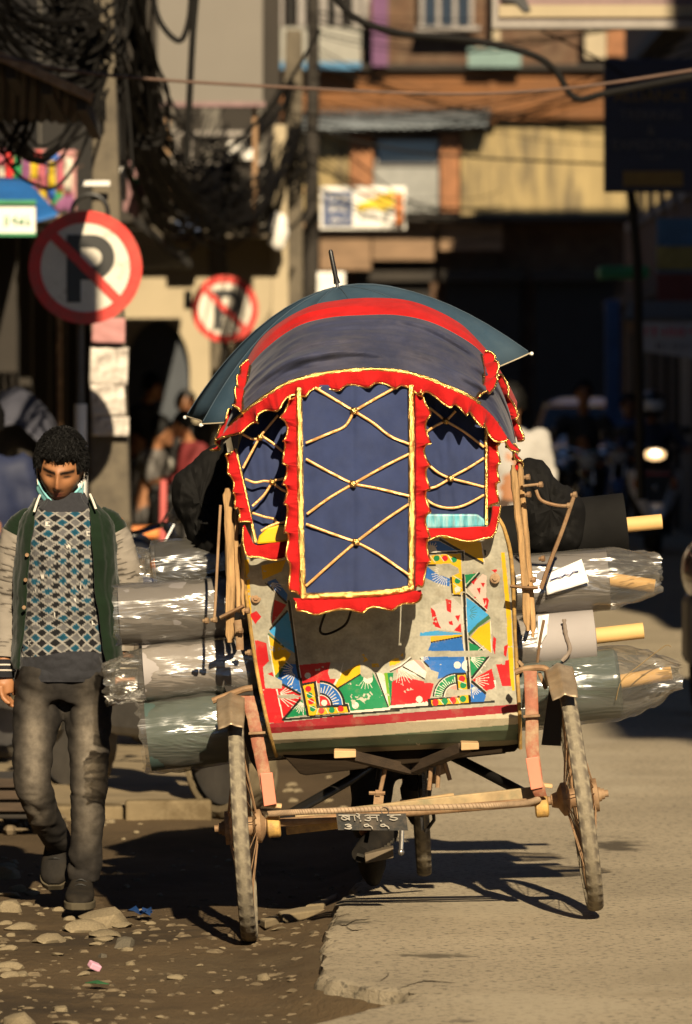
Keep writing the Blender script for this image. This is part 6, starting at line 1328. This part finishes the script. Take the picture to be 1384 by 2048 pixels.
def jean_disp(p):
    y = HY-(p.z-HC)*FP/p.y; k = .35+.9*math.exp(-((y-1590)/60)**2)+1.5*math.exp(-((y-1740)/45)**2)+.7*math.exp(-((y-1420)/45)**2)
    w = p.z*26+p.x*9+2*nz(p.x*14, p.y*10, p.z*9); return .012*k*(abs(math.sin(w))**.7-.6)*max(0, .45+1.1*nz(p.x*9, p.y*8, p.z*10)) + .005*nz(p.x*22, p.y*22, p.z*26) - .004*abs(nz(p.x*12, p.y*12, p.z*40)) - .012*gs(y-1412, 14)*gs(p.x-Mn(127, 0).x, .03)
def jean_col(p):  # fade down each thigh, with its lit highlight painted in
    y = HY-(p.z-HC)*FP/p.y; x = CX+p.x*FP/p.y; cxl = 68 if x < 122 else 176; f = gs(x-cxl, 21)*(math.exp(-((y-1500)/100)**2)+.45*math.exp(-((y-1640)/60)**2))*(1+.5*nz(p.x*8, p.y*8, p.z*24))
    b = Vector((.017, .0145, .0125)).lerp(Vector((.17, .142, .108)), min(1, f*.85+.15*max(0, nz(p.x*30, p.y*30, p.z*4)))); return b
fused('jeans', JB, .0075, m_denim, man, 4, jean_col, jean_disp)
# shoes
def shoe(heel, toe, up, name='shoe', w=.047):
    d = (toe-heel); L_ = d.length; d = d.normalized(); up = (up - d*up.dot(d)).normalized(); s = d.cross(up); mb = MB(); secs = [(0, .030, .050), (.08, .034, .066), (.25, .036, .080), (.42, .040, .074), (.6, .046, .056), (.78, .047, .044), (.92, .038, .034), (1.0, .018, .020)]
    sp = spline(secs, 30)
    def f(u, v):
        q = sp[int(round(v*29))]; a = 2*math.pi*u; c_, s_ = math.cos(a), math.sin(a)
        return heel + d*q[0]*L_ + s*q[1]*math.copysign(abs(c_)**.75, c_) + up*(q[2]*.5+.012 + q[2]*.5*math.copysign(abs(s_)**.8, s_) + .002*nz(v*9, u*9))
    mb.grid(f, 28, 30, True); mb.f += [tuple(i*30 for i in range(28)), tuple(i*30+29 for i in range(27, -1, -1))]; o = mb.build(name, m_shoe, man, angle=70)
    sb_ = MB(); pr = [(heel + d*q[0]*L_*1.02 + s*k*(q[1]+.004)) for k, rng in ((1, sp), (-1, sp[::-1])) for q in rng]
    sb_.prism([p - up*.002 for p in pr], up*.024); sb_.build('sole', m_sole, o, smooth=False, bevel=.005)
    for i in range(4):
        t = .34+.085*i; q = sp[int(t*29)]; lb_ = MB(); lb_.tube(spline([heel+d*t*L_-s*q[1]*.7+up*(q[2]*.80+.012), heel+d*(t+.01)*L_+up*(q[2]+.016), heel+d*t*L_+s*q[1]*.7+up*(q[2]*.80+.012)], 8), .003, 6); lb_.build('lace', m_black, o)
    return o
shoe(Mn(165,1792,.07)+Vector((0, .03, -.015)), Mn(157,1812,-.18)+Vector((0, 0, -.012)), Vector((0, .05, 1)))
shoe(Mn(119,1690,.28), Mn(110,1778,.15)+Vector((0, 0, .0)), Vector((-.1, -.9, .35)))
mb = MB(); mb.torus(Mn(119,1686,.235), (0, .5, -1), .040, .008, 24, 8); mb.build('sock', m_white2, man)

# ================================================================== FIGURES FARTHER OFF
def figure(label, joints, cloth, trousers, origin, k=1.0, hair=True, helmet=None, face=True, vox=.02, group=None, skin=(.33,.15,.07), extra=None, hairm=None):
    """joints in metres from origin: head, neck, chest, pelvis, shL/elL/wrL, shR.., hipL/knL/anL, hipR.."""
    t = thing('person', label, 'person', origin, group); o = Vector(origin); j = {a: o+Vector(b)*k for a, b in joints.items()}
    b = MB(); b.ball(j['head'], (.078*k, .098*k, .118*k), 20, 14)
    fd_ = Vector(joints.get('face', (0, -1, 0))).normalized(); sd_ = fd_.cross(Vector((0, 0, 1)))
    b.ball(j['head']+fd_*.098*k-Vector((0, 0, .02*k)), .018*k, 8, 6); b.ball(j['head']+fd_*.07*k-Vector((0, 0, .085*k)), .035*k, 10, 8)
    for s in (-1, 1): b.ball(j['head']+sd_*s*.08*k-Vector((0, 0, .01*k)), (.02*k, .02*k, .03*k), 8, 6)
    b.tube([j['head']-Vector((0, 0, .05*k)), j['neck'], j['chest']], [.055*k, .055*k, .11*k], 12); b.tube([j['neck']-Vector((0, 0, .05*k)), j['chest'], j['pelvis']], [.09*k, .14*k, .13*k], 14)
    for s in 'LR':
        b.tube([j['sh'+s], j['el'+s], j['wr'+s]], [.048*k, .04*k, .028*k], 10); b.tube([j['hip'+s], j['kn'+s], j['an'+s]], [.085*k, .06*k, .042*k], 10)
        dd = (j['wr'+s]-j['el'+s]).normalized(); w = j['wr'+s]; ll = dd.cross(Vector((0, .3, 1))).normalized(); b.tube([w, w+dd*.05*k, w+dd*.09*k], [.026*k, .036*k, .030*k], 8, flat=.6)
        for q, ln in ((-.024, .06), (-.008, .075), (.008, .07), (.024, .055)): b.tube([w+dd*.07*k+ll*q*k, w+dd*(.08+ln*.6)*k+ll*q*k-Vector((0, 0, .012*k)), w+dd*(.07+ln)*k+ll*q*k-Vector((0, 0, .035*k))], [.0115*k, .010*k, .008*k], 6)
        b.tube([w+dd*.03*k-ll*.02*k, w+dd*.06*k-ll*.045*k, w+dd*.085*k-ll*.045*k], [.014*k, .012*k, .009*k], 6)
    def fc(p):
        q = p-j['head']; f = q.dot(fd_); s = q.dot(sd_); z = q.z; c = Vector(skin)
        if f > .04*k:
            if abs(abs(s)-.03*k) < .016*k and abs(z-.012*k) < .012*k: c = c*.25
            if abs(abs(s)-.03*k) < .022*k and abs(z-.034*k) < .007*k: c = c*.2
            if abs(s) < .024*k and abs(z+.06*k) < .008*k: c = Vector((.2, .06, .05))
        return c
    fused('body', b, vox*.55, m_skin, t, 1, fc)
    c = MB(); c.tube([j['neck']+Vector((0, 0, .01*k)), j['neck']-Vector((0, 0, .04*k)), j['chest'], j['chest'].lerp(j['pelvis'], .6), j['pelvis']-Vector((0, 0, .06*k))], [.075*k, .13*k, .185*k, .165*k, .17*k], 16, flat=.75)
    for s in 'LR':
        c.ball(j['sh'+s], .075*k, 10, 8); c.tube([j['chest'].lerp(j['sh'+s], .5), j['sh'+s], j['el'+s], j['wr'+s]], [.09*k, .075*k, .062*k, .046*k], 12)
    fused('jacket', c, vox, cloth, t, 3, None, lambda p: .012*k*nz(p.x*9, p.y*9, p.z*13)+.006*nz(p.x*22, p.y*22, p.z*26))
    c = MB(); c.ball(j['pelvis'], (.16*k, .13*k, .13*k), 14, 10)
    for s in 'LR': c.tube([j['hip'+s], j['kn'+s], j['an'+s]], [.105*k, .08*k, .065*k], 12); c.ball(j['kn'+s], .08*k, 10, 8)
    fused('trousers', c, vox, trousers, t, 3, None, lambda p: .010*k*nz(p.x*10, p.y*10, p.z*12))
    for s in 'LR':
        dd = Vector(joints.get('toe', (0, -1, 0))).normalized(); c = MB(); a = j['an'+s]-Vector((0, 0, .05*k)); c.tube([a-dd*.06*k, a, a+dd*.10*k-Vector((0, 0, .02*k)), a+dd*.19*k-Vector((0, 0, .03*k))], [.035*k, .05*k, .045*k, .025*k], 10); c.build('shoe', m_shoe, t)
    if helmet:
        c = MB(); h = j['head']+Vector((0, 0, .02*k)); c.ball(h, (.135*k, .150*k, .145*k), 24, 16); hm = c.build('helmet', helmet, t)
        c = MB(); c.grid(lambda u, v: h + Matrix.Rotation(math.atan2(fd_.x, -fd_.y), 3, 'Z') @ Vector((.139*k*math.sin((u-.5)*2.2)*math.cos(v*.7-.4), -.155*k*math.cos((u-.5)*2.2)*math.cos(v*.7-.4), .15*k*math.sin(v*.7-.4))), 16, 8); c.build('visor', m_visor, hm, solid=.003)
    elif hair:
        c = MB()
        def hp(u, v):
            t_ = 2*math.pi*u; q = v*(2.0 - .9*max(0, math.cos(t_)))*.95; n = -fd_*0; e = fd_*math.cos(t_)+sd_*math.sin(t_); r_ = 1.16+.10*nz(t_*3, q*4, 1)+.05*nz(t_*9, q*9)
            return j['head'] + Vector((0, 0, .118*k*r_*math.cos(q))) + e*(.088*k*r_*math.sin(q))
        c.grid(hp, 40, 16, True); c.build('hair', hairm or m_hair, t)
    return t, j
m_visor = M('pale_visor', (.75,.76,.76), .15, var=.1, bump=0, spec=.8)
m_blacktop = M('black_jacket', (.015,.014,.013), .75, var=.2, vs=6, bump=.2, bs=60); m_darktrs = M('dark_trousers', (.03,.027,.024), .85, var=.2); m_check = M('checked_shirt', (.11,.10,.09), .8, var=.6, vs=22, stretch=(1,1,1)); m_navytop = M('navy_jacket', (.012,.018,.05), .7, var=.2); m_brownt = M('brown_jacket', (.06,.035,.022), .8, var=.2); m_whitet = M('white_shirt', (.36,.34,.31), .8, var=.1); m_greyt = M('grey_trousers', (.10,.092,.085), .85, var=.2); m_redt = M('red_sweater', (.14,.012,.012), .8, var=.2); m_blue_t = M('blue_sweater', (.04,.09,.20), .8, var=.2)
# the rickshaw driver, hidden but for his legs; he stands on the pedals holding the umbrella
dp = P(800, 1210, 17.85)
dj = dict(head=(.0,.12,.62), neck=(0,.08,.47), chest=(0,.06,.26), pelvis=(0,0,-.08), shL=(-.19,.07,.40), elL=(-.24,.16,.16), wrL=(-.16,.25,.12), shR=(.19,.07,.40), elR=(.24,.20,.22), wrR=(.14,.26,.14), hipL=(-.10,0,-.10), knL=(-.095,.20,-.42), anL=(-.095,-.02,-.74), hipR=(.09,0,-.10), knR=(.07,.24,-.30), anR=(.05,.06,-.55), face=(0,1,0), toe=(.05,.9,-.45))
figure('rickshaw driver in dark clothes pedalling, only his legs and shoe showing under the painted panel', dj, m_blacktop, m_blacktop, dp, vox=.016)
mb = MB(); pts = [P(718, 1712, 17.62), P(736, 1690, 17.66), P(762, 1672, 17.78), P(778, 1664, 17.86)]
a, b = P(722, 1708, 17.60), P(775, 1664, 17.82)
dsh = (b-a); 
mb.tube([a-dsh*.02+Vector((0, 0, .0)), a.lerp(b, .3), a.lerp(b, .65), b], [.030, .042, .045, .038], 14, flat=.9)
so = MB(); upv = Vector((-.55, -.55, .45)).normalized(); fr1, fr2 = frame(dsh); 
drs = tag(mb.build('shoe', m_shoe), "driver's brown shoe tilted on the pedal, tread showing", 'shoe')
for i in range(9):
    q = a.lerp(b, .05+.105*i)+Vector((.010, -.040, -.008)); sm_ = MB(); sm_.bar(q-fr1*.028+Vector((0, 0, .006)), q+fr1*.028-Vector((0, 0, .006)), .010, .008); sm_.build('tread_bar', m_rubberdark, drs, smooth=False)
# ================================================================== VEHICLES AND PEOPLE BEHIND
m_bikeblue = M('dark_blue_enamel', (.012,.022,.09), .25, var=.15, coat=.5); m_bikeblack = M('black_enamel', (.008,.008,.009), .3, var=.15, coat=.4); m_engine = M('engine_alloy', (.16,.15,.14), .5, .7, var=.3)
m_chrome = M('chrome', (.55,.55,.54), .12, 1.0, var=.05, bump=0); m_lens = M('lamp_lens', (.55,.52,.46), .08, var=.05, bump=0, spec=.8); m_amber = M('amber_lens', (.55,.16,.02), .25, var=.05); m_redlens = M('red_lens', (.45,.02,.02), .25, var=.05)
m_lit = M('lit_headlight', (1,.85,.6), .3, var=0, bump=0, emis=(1.0, .62, .28), estr=1.3)
m_litcore = M('lit_headlight_core', (1,.9,.7), .3, var=0, bump=0, emis=(1.0, .86, .62), estr=4)
m_scoot = M('silver_scooter_body', (.85,.85,.87), .35, .2, var=.08, coat=.4); m_scootdark = M('dark_scooter_trim', (.02,.02,.022), .5)
m_tarp = M('grey_blue_cover', (.045,.046,.062), .75, var=.15, vs=3, bump=.1, bs=8); m_carblue = M('pale_blue_car_paint', (.66,.80,.92), .3, .0, var=.05, coat=.6, bump=0)
def motorcycle(label, pos, ang, tank, group=None, seat=True, dusty=False, wheel_r=.30):
    """x forward, y left, z up; ang = heading in the ground plane"""
    t = thing('motorcycle', label, 'motorcycle', pos, group); o = Vector(pos); rm = Matrix.Rotation(ang, 3, 'Z')
    L = lambda x, y, z: o + rm @ Vector((x, y, z)); D = lambda x, y, z: rm @ Vector((x, y, z)); tm = m_rubberdust if dusty else m_rubberdark
    for cx in (0, 1.28):
        mb = MB(); n = 72; R_ = wheel_r; prof = [(-.058, -.055), (-.062, -.03), (-.052, -.008), (-.026, 0), (0, .004), (.026, 0), (.052, -.008), (.062, -.03), (.058, -.055)]; vs = []
        for i in range(n):
            a = 2*math.pi*i/n
            for k, (w_, h_) in enumerate(prof):
                lug = -.010 if ((i+(k if k < 5 else 8-k)) % 4 < 1 and 1 < k < 7) else 0; vs.append(L(cx+(R_+h_+lug)*math.cos(a), w_, R_+(R_+h_+lug)*math.sin(a)))
        m = len(prof); mb.add(vs, [(i*m+k, ((i+1) % n)*m+k, ((i+1) % n)*m+k+1, i*m+k+1) for i in range(n) for k in range(m-1)])
        w = mb.build('wheel', tm, t, angle=30)
        mb = MB(); mb.lathe(L(cx, -.04, wheel_r), D(0, 1, 0), [(wheel_r-.06, 0), (wheel_r-.08, .01), (.06, .02), (.06, .06), (wheel_r-.08, .07), (wheel_r-.06, .08)], 32); mb.build('rim', m_engine, w)
        mb = MB(); mb.grid(lambda u, v: L(cx+(wheel_r+.04)*math.cos(.5+u*2.0), (v-.5)*.15, wheel_r+(wheel_r+.04)*math.sin(.5+u*2.0)), 20, 5); mb.build('mudguard', tank, t, solid=.008)
    mb = MB(); mb.tube([L(1.28, -.07, .3), L(1.06, -.07, .88)], .024, 10); mb.build('fork_leg', m_chrome, t); mb = MB(); mb.tube([L(1.28, .07, .3), L(1.06, .07, .88)], .024, 10); mb.build('fork_leg', m_chrome, t)
    mb = MB(); mb.tube(spline([L(.90, -.36, .98), L(1.0, -.25, 1.03), L(1.04, 0, .98), L(1.0, .25, 1.03), L(.90, .36, .98)], 20), .013, 8); hb = mb.build('handlebar', m_chrome, t)
    for s in (-1, 1):
        mb = MB(); mb.tube([L(.96, s*.28, 1.02), L(.88, s*.38, .97)], .019, 8); mb.build('grip', m_bikeblack, hb)
        mb = MB(); mb.tube([L(.98, s*.24, 1.03), L(.98, s*.32, 1.16)], .005, 6); mb.ball(L(.97, s*.33, 1.20), (.03, .06, .04), 12, 8); mb.build('mirror', m_bikeblack, hb)
        mb = MB(); mb.ball(L(1.10, s*.14, .84), .028, 10, 8); mb.build('indicator', m_amber, t)
    mb = MB(); mb.lathe(L(1.06, 0, .89), D(1, 0, -.05), [(.03, -.02), (.085, .03), (.098, .09), (.098, .10)], 28); hl = mb.build('headlight', m_bikeblack, t)
    mb = MB(); mb.lathe(L(1.06, 0, .89), D(1, 0, -.05), [(.095, .10), (.07, .112), (.03, .118)], 28); mb.build('lens', m_lens, hl)
    mb = MB(); mb.ball(L(.72, 0, .82), (.26, .15, .13), 20, 12, rm); mb.build('tank', tank, t)
    mb = MB(); sp = spline([(.52, .10, .86), (.30, .13, .82), (.05, .135, .85), (-.22, .10, .90)], 20); mb.grid(lambda u, v: (lambda s: L(s[0], s[1]*math.cos(2*math.pi*u), s[2]+.045*math.sin(2*math.pi*u)))(sp[round(v*19)]), 16, 20, True); mb.build('seat', m_bikeblack, t)
    mb = MB(); mb.box(L(.62, 0, .45), (.34, .26, .30), rm); mb.build('engine', m_engine, t, smooth=False, bevel=.04)
    mb = MB(); mb.tube([L(1.04, 0, .85), L(.72, 0, .30), L(.30, 0, .32), L(.25, 0, .78), L(.95, 0, .80)], .024, 8); mb.build('frame', m_bikeblack, t)
    mb = MB(); mb.tube([L(.70, -.14, .30), L(.3, -.18, .25), L(-.25, -.19, .32)], [.02, .03, .045], 12); mb.build('exhaust', m_chrome, t)
    mb = MB(); mb.box(L(-.30, 0, .80), (.05, .10, .07), rm); mb.build('tail_light', m_redlens, t, smooth=False, bevel=.01)
    for s in (-1, 1):
        mb = MB(); mb.tube([L(0, s*.11, .30), L(.05, s*.12, .80)], .022, 8); mb.build('shock_absorber', m_engine, t); mb = MB(); mb.box(L(.18, s*.13, .60), (.34, .03, .2), rm); mb.build('side_cover', tank, t, smooth=False, bevel=.012)
    return t
# parked bike behind the rolls, seen from behind at an angle
pb = G(432, 1642, -.085)
motorcycle('parked motorcycle with a knobbly dusty rear tyre, mostly hidden behind the stacked fabric rolls', (pb.x+.05, pb.y+.1, -.085), math.radians(122), m_bikeblue, dusty=True)
motorcycle('second parked motorcycle with a blue tank, behind the legs of the walking man', (-1.55, 24.6, -.02), math.radians(60), m_bikeblue)
pf = MB(); c = G(522, 1606, -.085); pf.torus(c+Vector((0, 0, .11)), (1, .5, 0), .085, .035, 30, 10); tag(pf.build('small_tyre', m_rubberdust), 'small ridged tyre standing on the dirt behind the left spring strap', 'tyre')
cr = thing('crate', 'low dark crate in the shade at the left edge behind the walking man', 'crate', (P(10, 0, 21).x, 21, -.07))
mb = MB(); mb.box(P(8, 1590, 21.3), (.30, .35, .16)); mb.build('body', m_darkwall, cr, smooth=False, bevel=.01)
for k in range(3): mb = MB(); mb.box(P(8, 1566+k*24, 21.11), (.31, .02, .034)); mb.build('slat', m_wooddark, cr, smooth=False, bevel=.003)
rb = MB(); rr2 = random.Random(9)
for i in range(60):
    c = G(rr2.uniform(20, 120), rr2.uniform(1630, 1672), -.085); rb.ball(c+Vector((0, 0, .02)), (rr2.uniform(.01, .04), rr2.uniform(.01, .04), rr2.uniform(.008, .025)), 6, 4)
stuff(rb.build('rubble', m_gravel, smooth=False, loc=(0, 0, 0)))
# covered motorcycle at the left edge
cv = thing('covered_motorcycle', 'motorcycle under a grey blue cover at the left edge behind the walking man', 'motorcycle', P(40, 1000, 33)); mb = MB()
def cov(u, v):
    a = math.pi*(v); y_ = 32.6+1.0*u; prof_ = .62+.35*math.sin(math.pi*u*.9+.4); return Vector((P(30, 0, 33).x + .36*math.cos(a)*(1+.12*nz(u*4, v*5, 1)), y_, .05+(prof_+.62)*math.sin(a)**.6 + .04*nz(u*7, v*9, 3)))
mb.grid(cov, 40, 40); mb.build('cover', m_tarp, cv, solid=.01)
for s in (0, .9): mb = MB(); mb.torus(Vector((P(30, 0, 33).x, 32.75+s, .28)), (1, 0, 0), .22, .05, 30, 8); mb.build('wheel', m_rubberdark, cv)
# seated and standing men by the arch
YSt = 55.0
def seat_j(face=(1, -.2, 0), lean=.12):
    f = Vector(face).normalized()
    return dict(head=(f.x*.16, f.y*.16, .76), neck=(f.x*.10, 0, .60), chest=(f.x*.05, 0, .42), pelvis=(0, 0, .05), shL=(.02, -.20, .52), elL=(f.x*.12+.02, -.24, .26), wrL=(f.x*.36, -.12, .22), shR=(.02, .20, .52), elR=(f.x*.12, .22, .26), wrR=(f.x*.38, .05, .24), hipL=(0, -.10, .03), knL=(f.x*.42, -.12, .06), anL=(f.x*.40, -.12, -.38), hipR=(0, .10, .03), knR=(f.x*.44, .12, .08), anR=(f.x*.48, .12, -.36), face=tuple(f+Vector((0, 0, -.25))), toe=(f.x, -.2, 0))
k1 = 1.15
figure('man in black seated facing right in front of the arch, looking at his hands', seat_j(), m_blacktop, m_darktrs, P(272, 935, 54), 1.05, vox=.03)
figure('man in a checked grey shirt sitting beside the concrete pole', seat_j(lean=.2), m_check, m_greyt, P(288, 1040, 46), .98, vox=.03)
st1 = dict(head=(0, -.02, 1.55), neck=(0, 0, 1.38), chest=(0, 0, 1.18), pelvis=(0, 0, .90), shL=(-.19, 0, 1.32), elL=(-.24, .02, 1.05), wrL=(-.20, -.18, .92), shR=(.19, 0, 1.32), elR=(.25, .02, 1.05), wrR=(.20, -.16, .90), hipL=(-.09, 0, .86), knL=(-.10, -.04, .47), anL=(-.10, .02, .09), hipR=(.09, 0, .86), knR=(.11, -.10, .48), anR=(.10, -.02, .09))
figure('man in dark clothes with a pale cap standing at the foot of the arch wall', st1, m_blacktop, m_darktrs, (P(372, 0, 52).x, 52, -.05), 1.0, vox=.03, hairm=m_greyt)
figure('man in a red jumper crouched low behind the black cloth bundle on the left', seat_j((-1, -.3, 0)), m_redt, m_blacktop, P(398, 1010, 44), .85, vox=.03)
figure('person in a dark jacket cut off by the left edge of the picture', dict(st1, face=(0, 1, 0), toe=(0, 1, 0)), m_navytop, m_darktrs, (P(-32, 0, 27).x, 27, -.07), 1.0, vox=.03)
m_pale2 = M('pale_dish', (.33,.31,.27), .6)
for lb, x, y, Y, r_ in (('round pale plate held out by the seated man in black', 350, 856, 53.4, .08), ('pale helmet lying beside the man in the checked shirt', 330, 930, 47, .08)):
    mb = MB(); mb.ball(P(x, y, Y), (r_, r_*.8, r_*.95), 16, 10); tag(mb.build('plate' if 'plate' in lb else 'helmet', m_pale2), lb, 'plate' if 'plate' in lb else 'helmet')
pk = thing('bollard', 'pinkish red post standing between the concrete pole and the black bundle', 'post', P(326, 1090, 38)); mb = MB(); mb.tube([P(327, 960, 38), P(325, 1092, 38)], .024, 10); mb.build('shaft', M('coral_paint', (.52,.11,.10), .6, var=.15), pk)
mb = MB(); mb.box(P(290, 1064, 40), (.22, .3, .08)); tag(mb.build('basket', m_orange, smooth=False, bevel=.02), 'small orange tray on the ground beside the pinkish post', 'tray')
# traffic on the right, in the shade
gx = lambda px_, Y: (px_-CX)*Y/FP
sc_t = thing('scooter', 'silver scooter coming towards us with its headlight lit', 'scooter', (gx(1306, 55), 55, 0), 'oncoming traffic')
so = Vector((gx(1306, 55), 55, 0)); S_ = lambda x, y, z: so + Vector((x, y, z))
mb = MB(); mb.torus(S_(0, -.55, .24), (1, 0, 0), .18, .055, 36, 10); mb.build('front_wheel', m_rubberdark, sc_t); mb = MB(); mb.torus(S_(0, .65, .24), (1, 0, 0), .18, .055, 36, 10); mb.build('rear_wheel', m_rubberdark, sc_t)
mb = MB(); mb.grid(lambda u, v: S_((u-.5)*(.13+.02*v), -.55-.26*math.cos(.5+v*2.2), .24+.27*math.sin(.5+v*2.2)), 8, 14); mb.build('front_mudguard', m_scoot, sc_t, solid=.012)
for s in (-1, 1):
    mb = MB(); mb.prism([S_(s*x, y, z) for x, y, z in ((.05, -.46, .40), (.10, -.44, .36), (.24, -.34, .62), (.27, -.30, .82), (.20, -.38, .84), (.13, -.45, .66))], (0, .10, 0)); mb.build('front_fairing', m_scoot, sc_t, smooth=False, bevel=.02)
    mb = MB(); mb.ball(S_(s*.19, -.40, .70), (.03, .03, .06), 10, 8); mb.build('indicator', m_amber, sc_t)
    mb = MB(); mb.tube([S_(s*.10, -.25, 1.0), S_(s*.34, -.12, 1.03)], .016, 8); mb.build('handlebar', m_scootdark, sc_t); mb = MB(); mb.tube([S_(s*.22, -.2, 1.02), S_(s*.30, -.22, 1.20)], .006, 6); mb.ball(S_(s*.31, -.22, 1.23), (.07, .02, .045), 12, 8); mb.build('mirror', m_scootdark, sc_t)
mb = MB(); mb.prism([S_(x, -.40, z) for x, z in ((-.14, .42), (.14, .42), (.20, .84), (-.20, .84))], (0, .12, 0)); mb.build('front_panel', m_scootdark, sc_t, smooth=False, bevel=.02)
mb = MB(); mb.ball(S_(0, -.43, .66), .03, 12, 8); mb.build('badge', m_chrome, sc_t); mb = MB(); mb.box(S_(0, -.42, .80), (.30, .02, .03)); mb.build('red_strip', m_redlens, sc_t, smooth=False)
mb = MB(); mb.ball(S_(0, -.26, .98), (.19, .13, .12), 20, 12); mb.build('head_cowl', m_scootdark, sc_t)
mb = MB(); mb.ball(S_(0, -.345, .985), (.115, .055, .065), 20, 12); hl = mb.build('headlight', m_lit, sc_t); mb = MB(); mb.ball(S_(0, -.385, 1.0), (.055, .025, .030), 14, 10); mb.build('bulb_glow', m_litcore, hl)
mb = MB(); mb.box(S_(0, .0, .22), (.34, .62, .08)); mb.build('footboard', m_scootdark, sc_t, smooth=False, bevel=.02); mb = MB(); mb.ball(S_(0, .55, .55), (.19, .42, .22), 18, 12); mb.build('rear_body', m_scoot, sc_t); mb = MB(); mb.ball(S_(0, .45, .78), (.16, .40, .07), 16, 8); mb.build('seat', m_bikeblack, sc_t)
rj = dict(head=(0, -.04, 1.46), neck=(0, 0, 1.30), chest=(0, .02, 1.10), pelvis=(0, .12, .82), shL=(-.21, -.02, 1.24), elL=(-.33, -.10, 1.05), wrL=(-.33, -.38, 1.04), shR=(.21, -.02, 1.24), elR=(.33, -.10, 1.05), wrR=(.33, -.38, 1.04), hipL=(-.11, .1, .80), knL=(-.16, -.34, .74), anL=(-.14, -.25, .32), hipR=(.11, .1, .80), knR=(.16, -.34, .74), anR=(.14, -.25, .32), face=(0, -1, -.05))
figure('scooter rider in a dark navy jacket and black helmet with a pale visor', rj, m_navytop, m_darktrs, (so.x, so.y+.28, 0), 1.0, vox=.03, helmet=m_bikeblack)
mo = (gx(1172, 58), 58.9, 0)
motorcycle('dark motorcycle with a big round headlight in front of the pale blue car', mo, math.radians(-90), m_bikeblack, 'oncoming traffic')
rj2 = dict(rj); rj2['head'] = (0, -.04, 1.52)
figure('motorcycle rider all in black in front of the pale blue car', rj2, m_blacktop, m_darktrs, (mo[0], mo[1]-.30, 0), 1.05, vox=.03)
figure('second rider in blue between the motorcycle and the silver scooter', rj, m_blue_t, m_darktrs, (gx(1256, 63), 63, 0), 1.0, vox=.03)
motorcycle('motorcycle of the rider in blue, half hidden behind the silver scooter', (gx(1250, 63), 63.6, 0), math.radians(-95), m_bikeblue, 'oncoming traffic')
# pale blue car
ct = thing('parked_car', 'pale blue small car behind the riders in the dark street', 'car', (gx(1176, 80), 80, 0)); co_ = Vector((gx(1176, 80), 80, 0)); K = lambda x, y, z: co_ + Vector((x, y, z))
def car_loft():
    secs = [(0, .78, .32, .62), (.15, .80, .26, .80), (.9, .82, .24, .92), (1.1, .80, .24, .96), (1.7, .66, .24, 1.46), (2.4, .64, .24, 1.52), (3.0, .64, .24, 1.46), (3.5, .74, .28, .98), (3.7, .72, .35, .80)]
    sp = spline(secs, 40); mb = MB()
    def f(u, v):
        s = sp[round(v*39)]; a = 2*math.pi*u; c_, s_ = math.cos(a), math.sin(a); x = math.copysign(abs(c_)**.5, c_)*s[1]; z = (s[2]+s[3])/2+math.copysign(abs(s_)**.5, s_)*(s[3]-s[2])/2; return K(x*(1-.12*max(0, z-.9)), s[0], z)
    mb.grid(f, 40, 40, True); mb.f += [tuple(i*40 for i in range(39, -1, -1)), tuple(i*40+39 for i in range(40))]; return mb.build('body', m_carblue, ct, angle=50)
car_loft()
mb = MB(); mb.grid(lambda u, v: K((u-.5)*2*(.74-.16*v), 1.08+.56*v-.03, 1.0+.42*v), 12, 8); mb.build('windscreen', m_glass, ct, solid=.01)
for s in (-1, 1):
    mb = MB(); mb.ball(K(s*.56, .02, .68), (.16, .08, .09), 14, 8); mb.build('headlight', m_lens, ct); mb = MB(); mb.ball(K(s*.92, 1.25, 1.0), (.09, .05, .06), 10, 8); mb.build('mirror', m_carblue, ct)
    for y_ in (.75, 3.0): mb = MB(); mb.torus(K(s*.70, y_, .29), (1, 0, 0), .20, .09, 30, 10); mb.build('wheel', m_rubberdark, ct)
mb = MB(); mb.box(K(0, -.02, .46), (1.4, .1, .16)); mb.build('bumper', m_scootdark, ct, smooth=False, bevel=.03); mb = MB(); mb.box(K(0, -.01, .66), (.7, .06, .08)); mb.build('grille', m_scootdark, ct, smooth=False, bevel=.01)
# pedestrians and another vehicle to the right of the hood
st2 = dict(st1); st2['face'] = (0, 1, 0); st2['toe'] = (0, 1, 0)
figure('pedestrian in a white shirt walking away just behind the right side of the hood', st2, m_whitet, m_brownt, (gx(1022, 36), 36, 0), 1.0, vox=.025)
mot3 = (gx(1122, 50), 51.5, 0)
motorcycle('motorcycle seen from behind with a red tail light beyond the iron rods', mot3, math.radians(80), m_bikeblack)
# dark vehicle whose edge shows at the right border
dv = thing('parked_motorcycle', 'dark motorcycle mostly cut off by the right edge of the picture', 'motorcycle', (gx(1408, 27), 27, 0)); dvo = Vector((gx(1408, 27), 27, 0))
for y_ in (-.6, .6): mb = MB(); mb.torus(dvo+Vector((.03, y_, .30)), (1, 0, 0), .24, .055, 36, 10); mb.build('wheel', m_rubberdark, dv)
mb = MB(); mb.ball(dvo+Vector((0, .0, .74)), (.11, .5, .16), 18, 12); mb.build('body', M('maroon_enamel', (.06,.012,.012), .2, var=.1, coat=.6), dv)
mb = MB(); mb.tube([dvo+Vector((-.09, -.5, 1.02)), dvo+Vector((.3, -.4, 1.02))], .016, 8); mb.build('handlebar', m_bikeblack, dv); mb = MB(); mb.ball(dvo+Vector((-.03, -.65, .92)), (.05, .05, .06), 12, 8); mb.build('headlight', m_lens, dv)
mb = MB(); mb.box(dvo+Vector((0, .1, .45)), (.18, .5, .35)); mb.build('engine', m_engine, dv, smooth=False, bevel=.04)
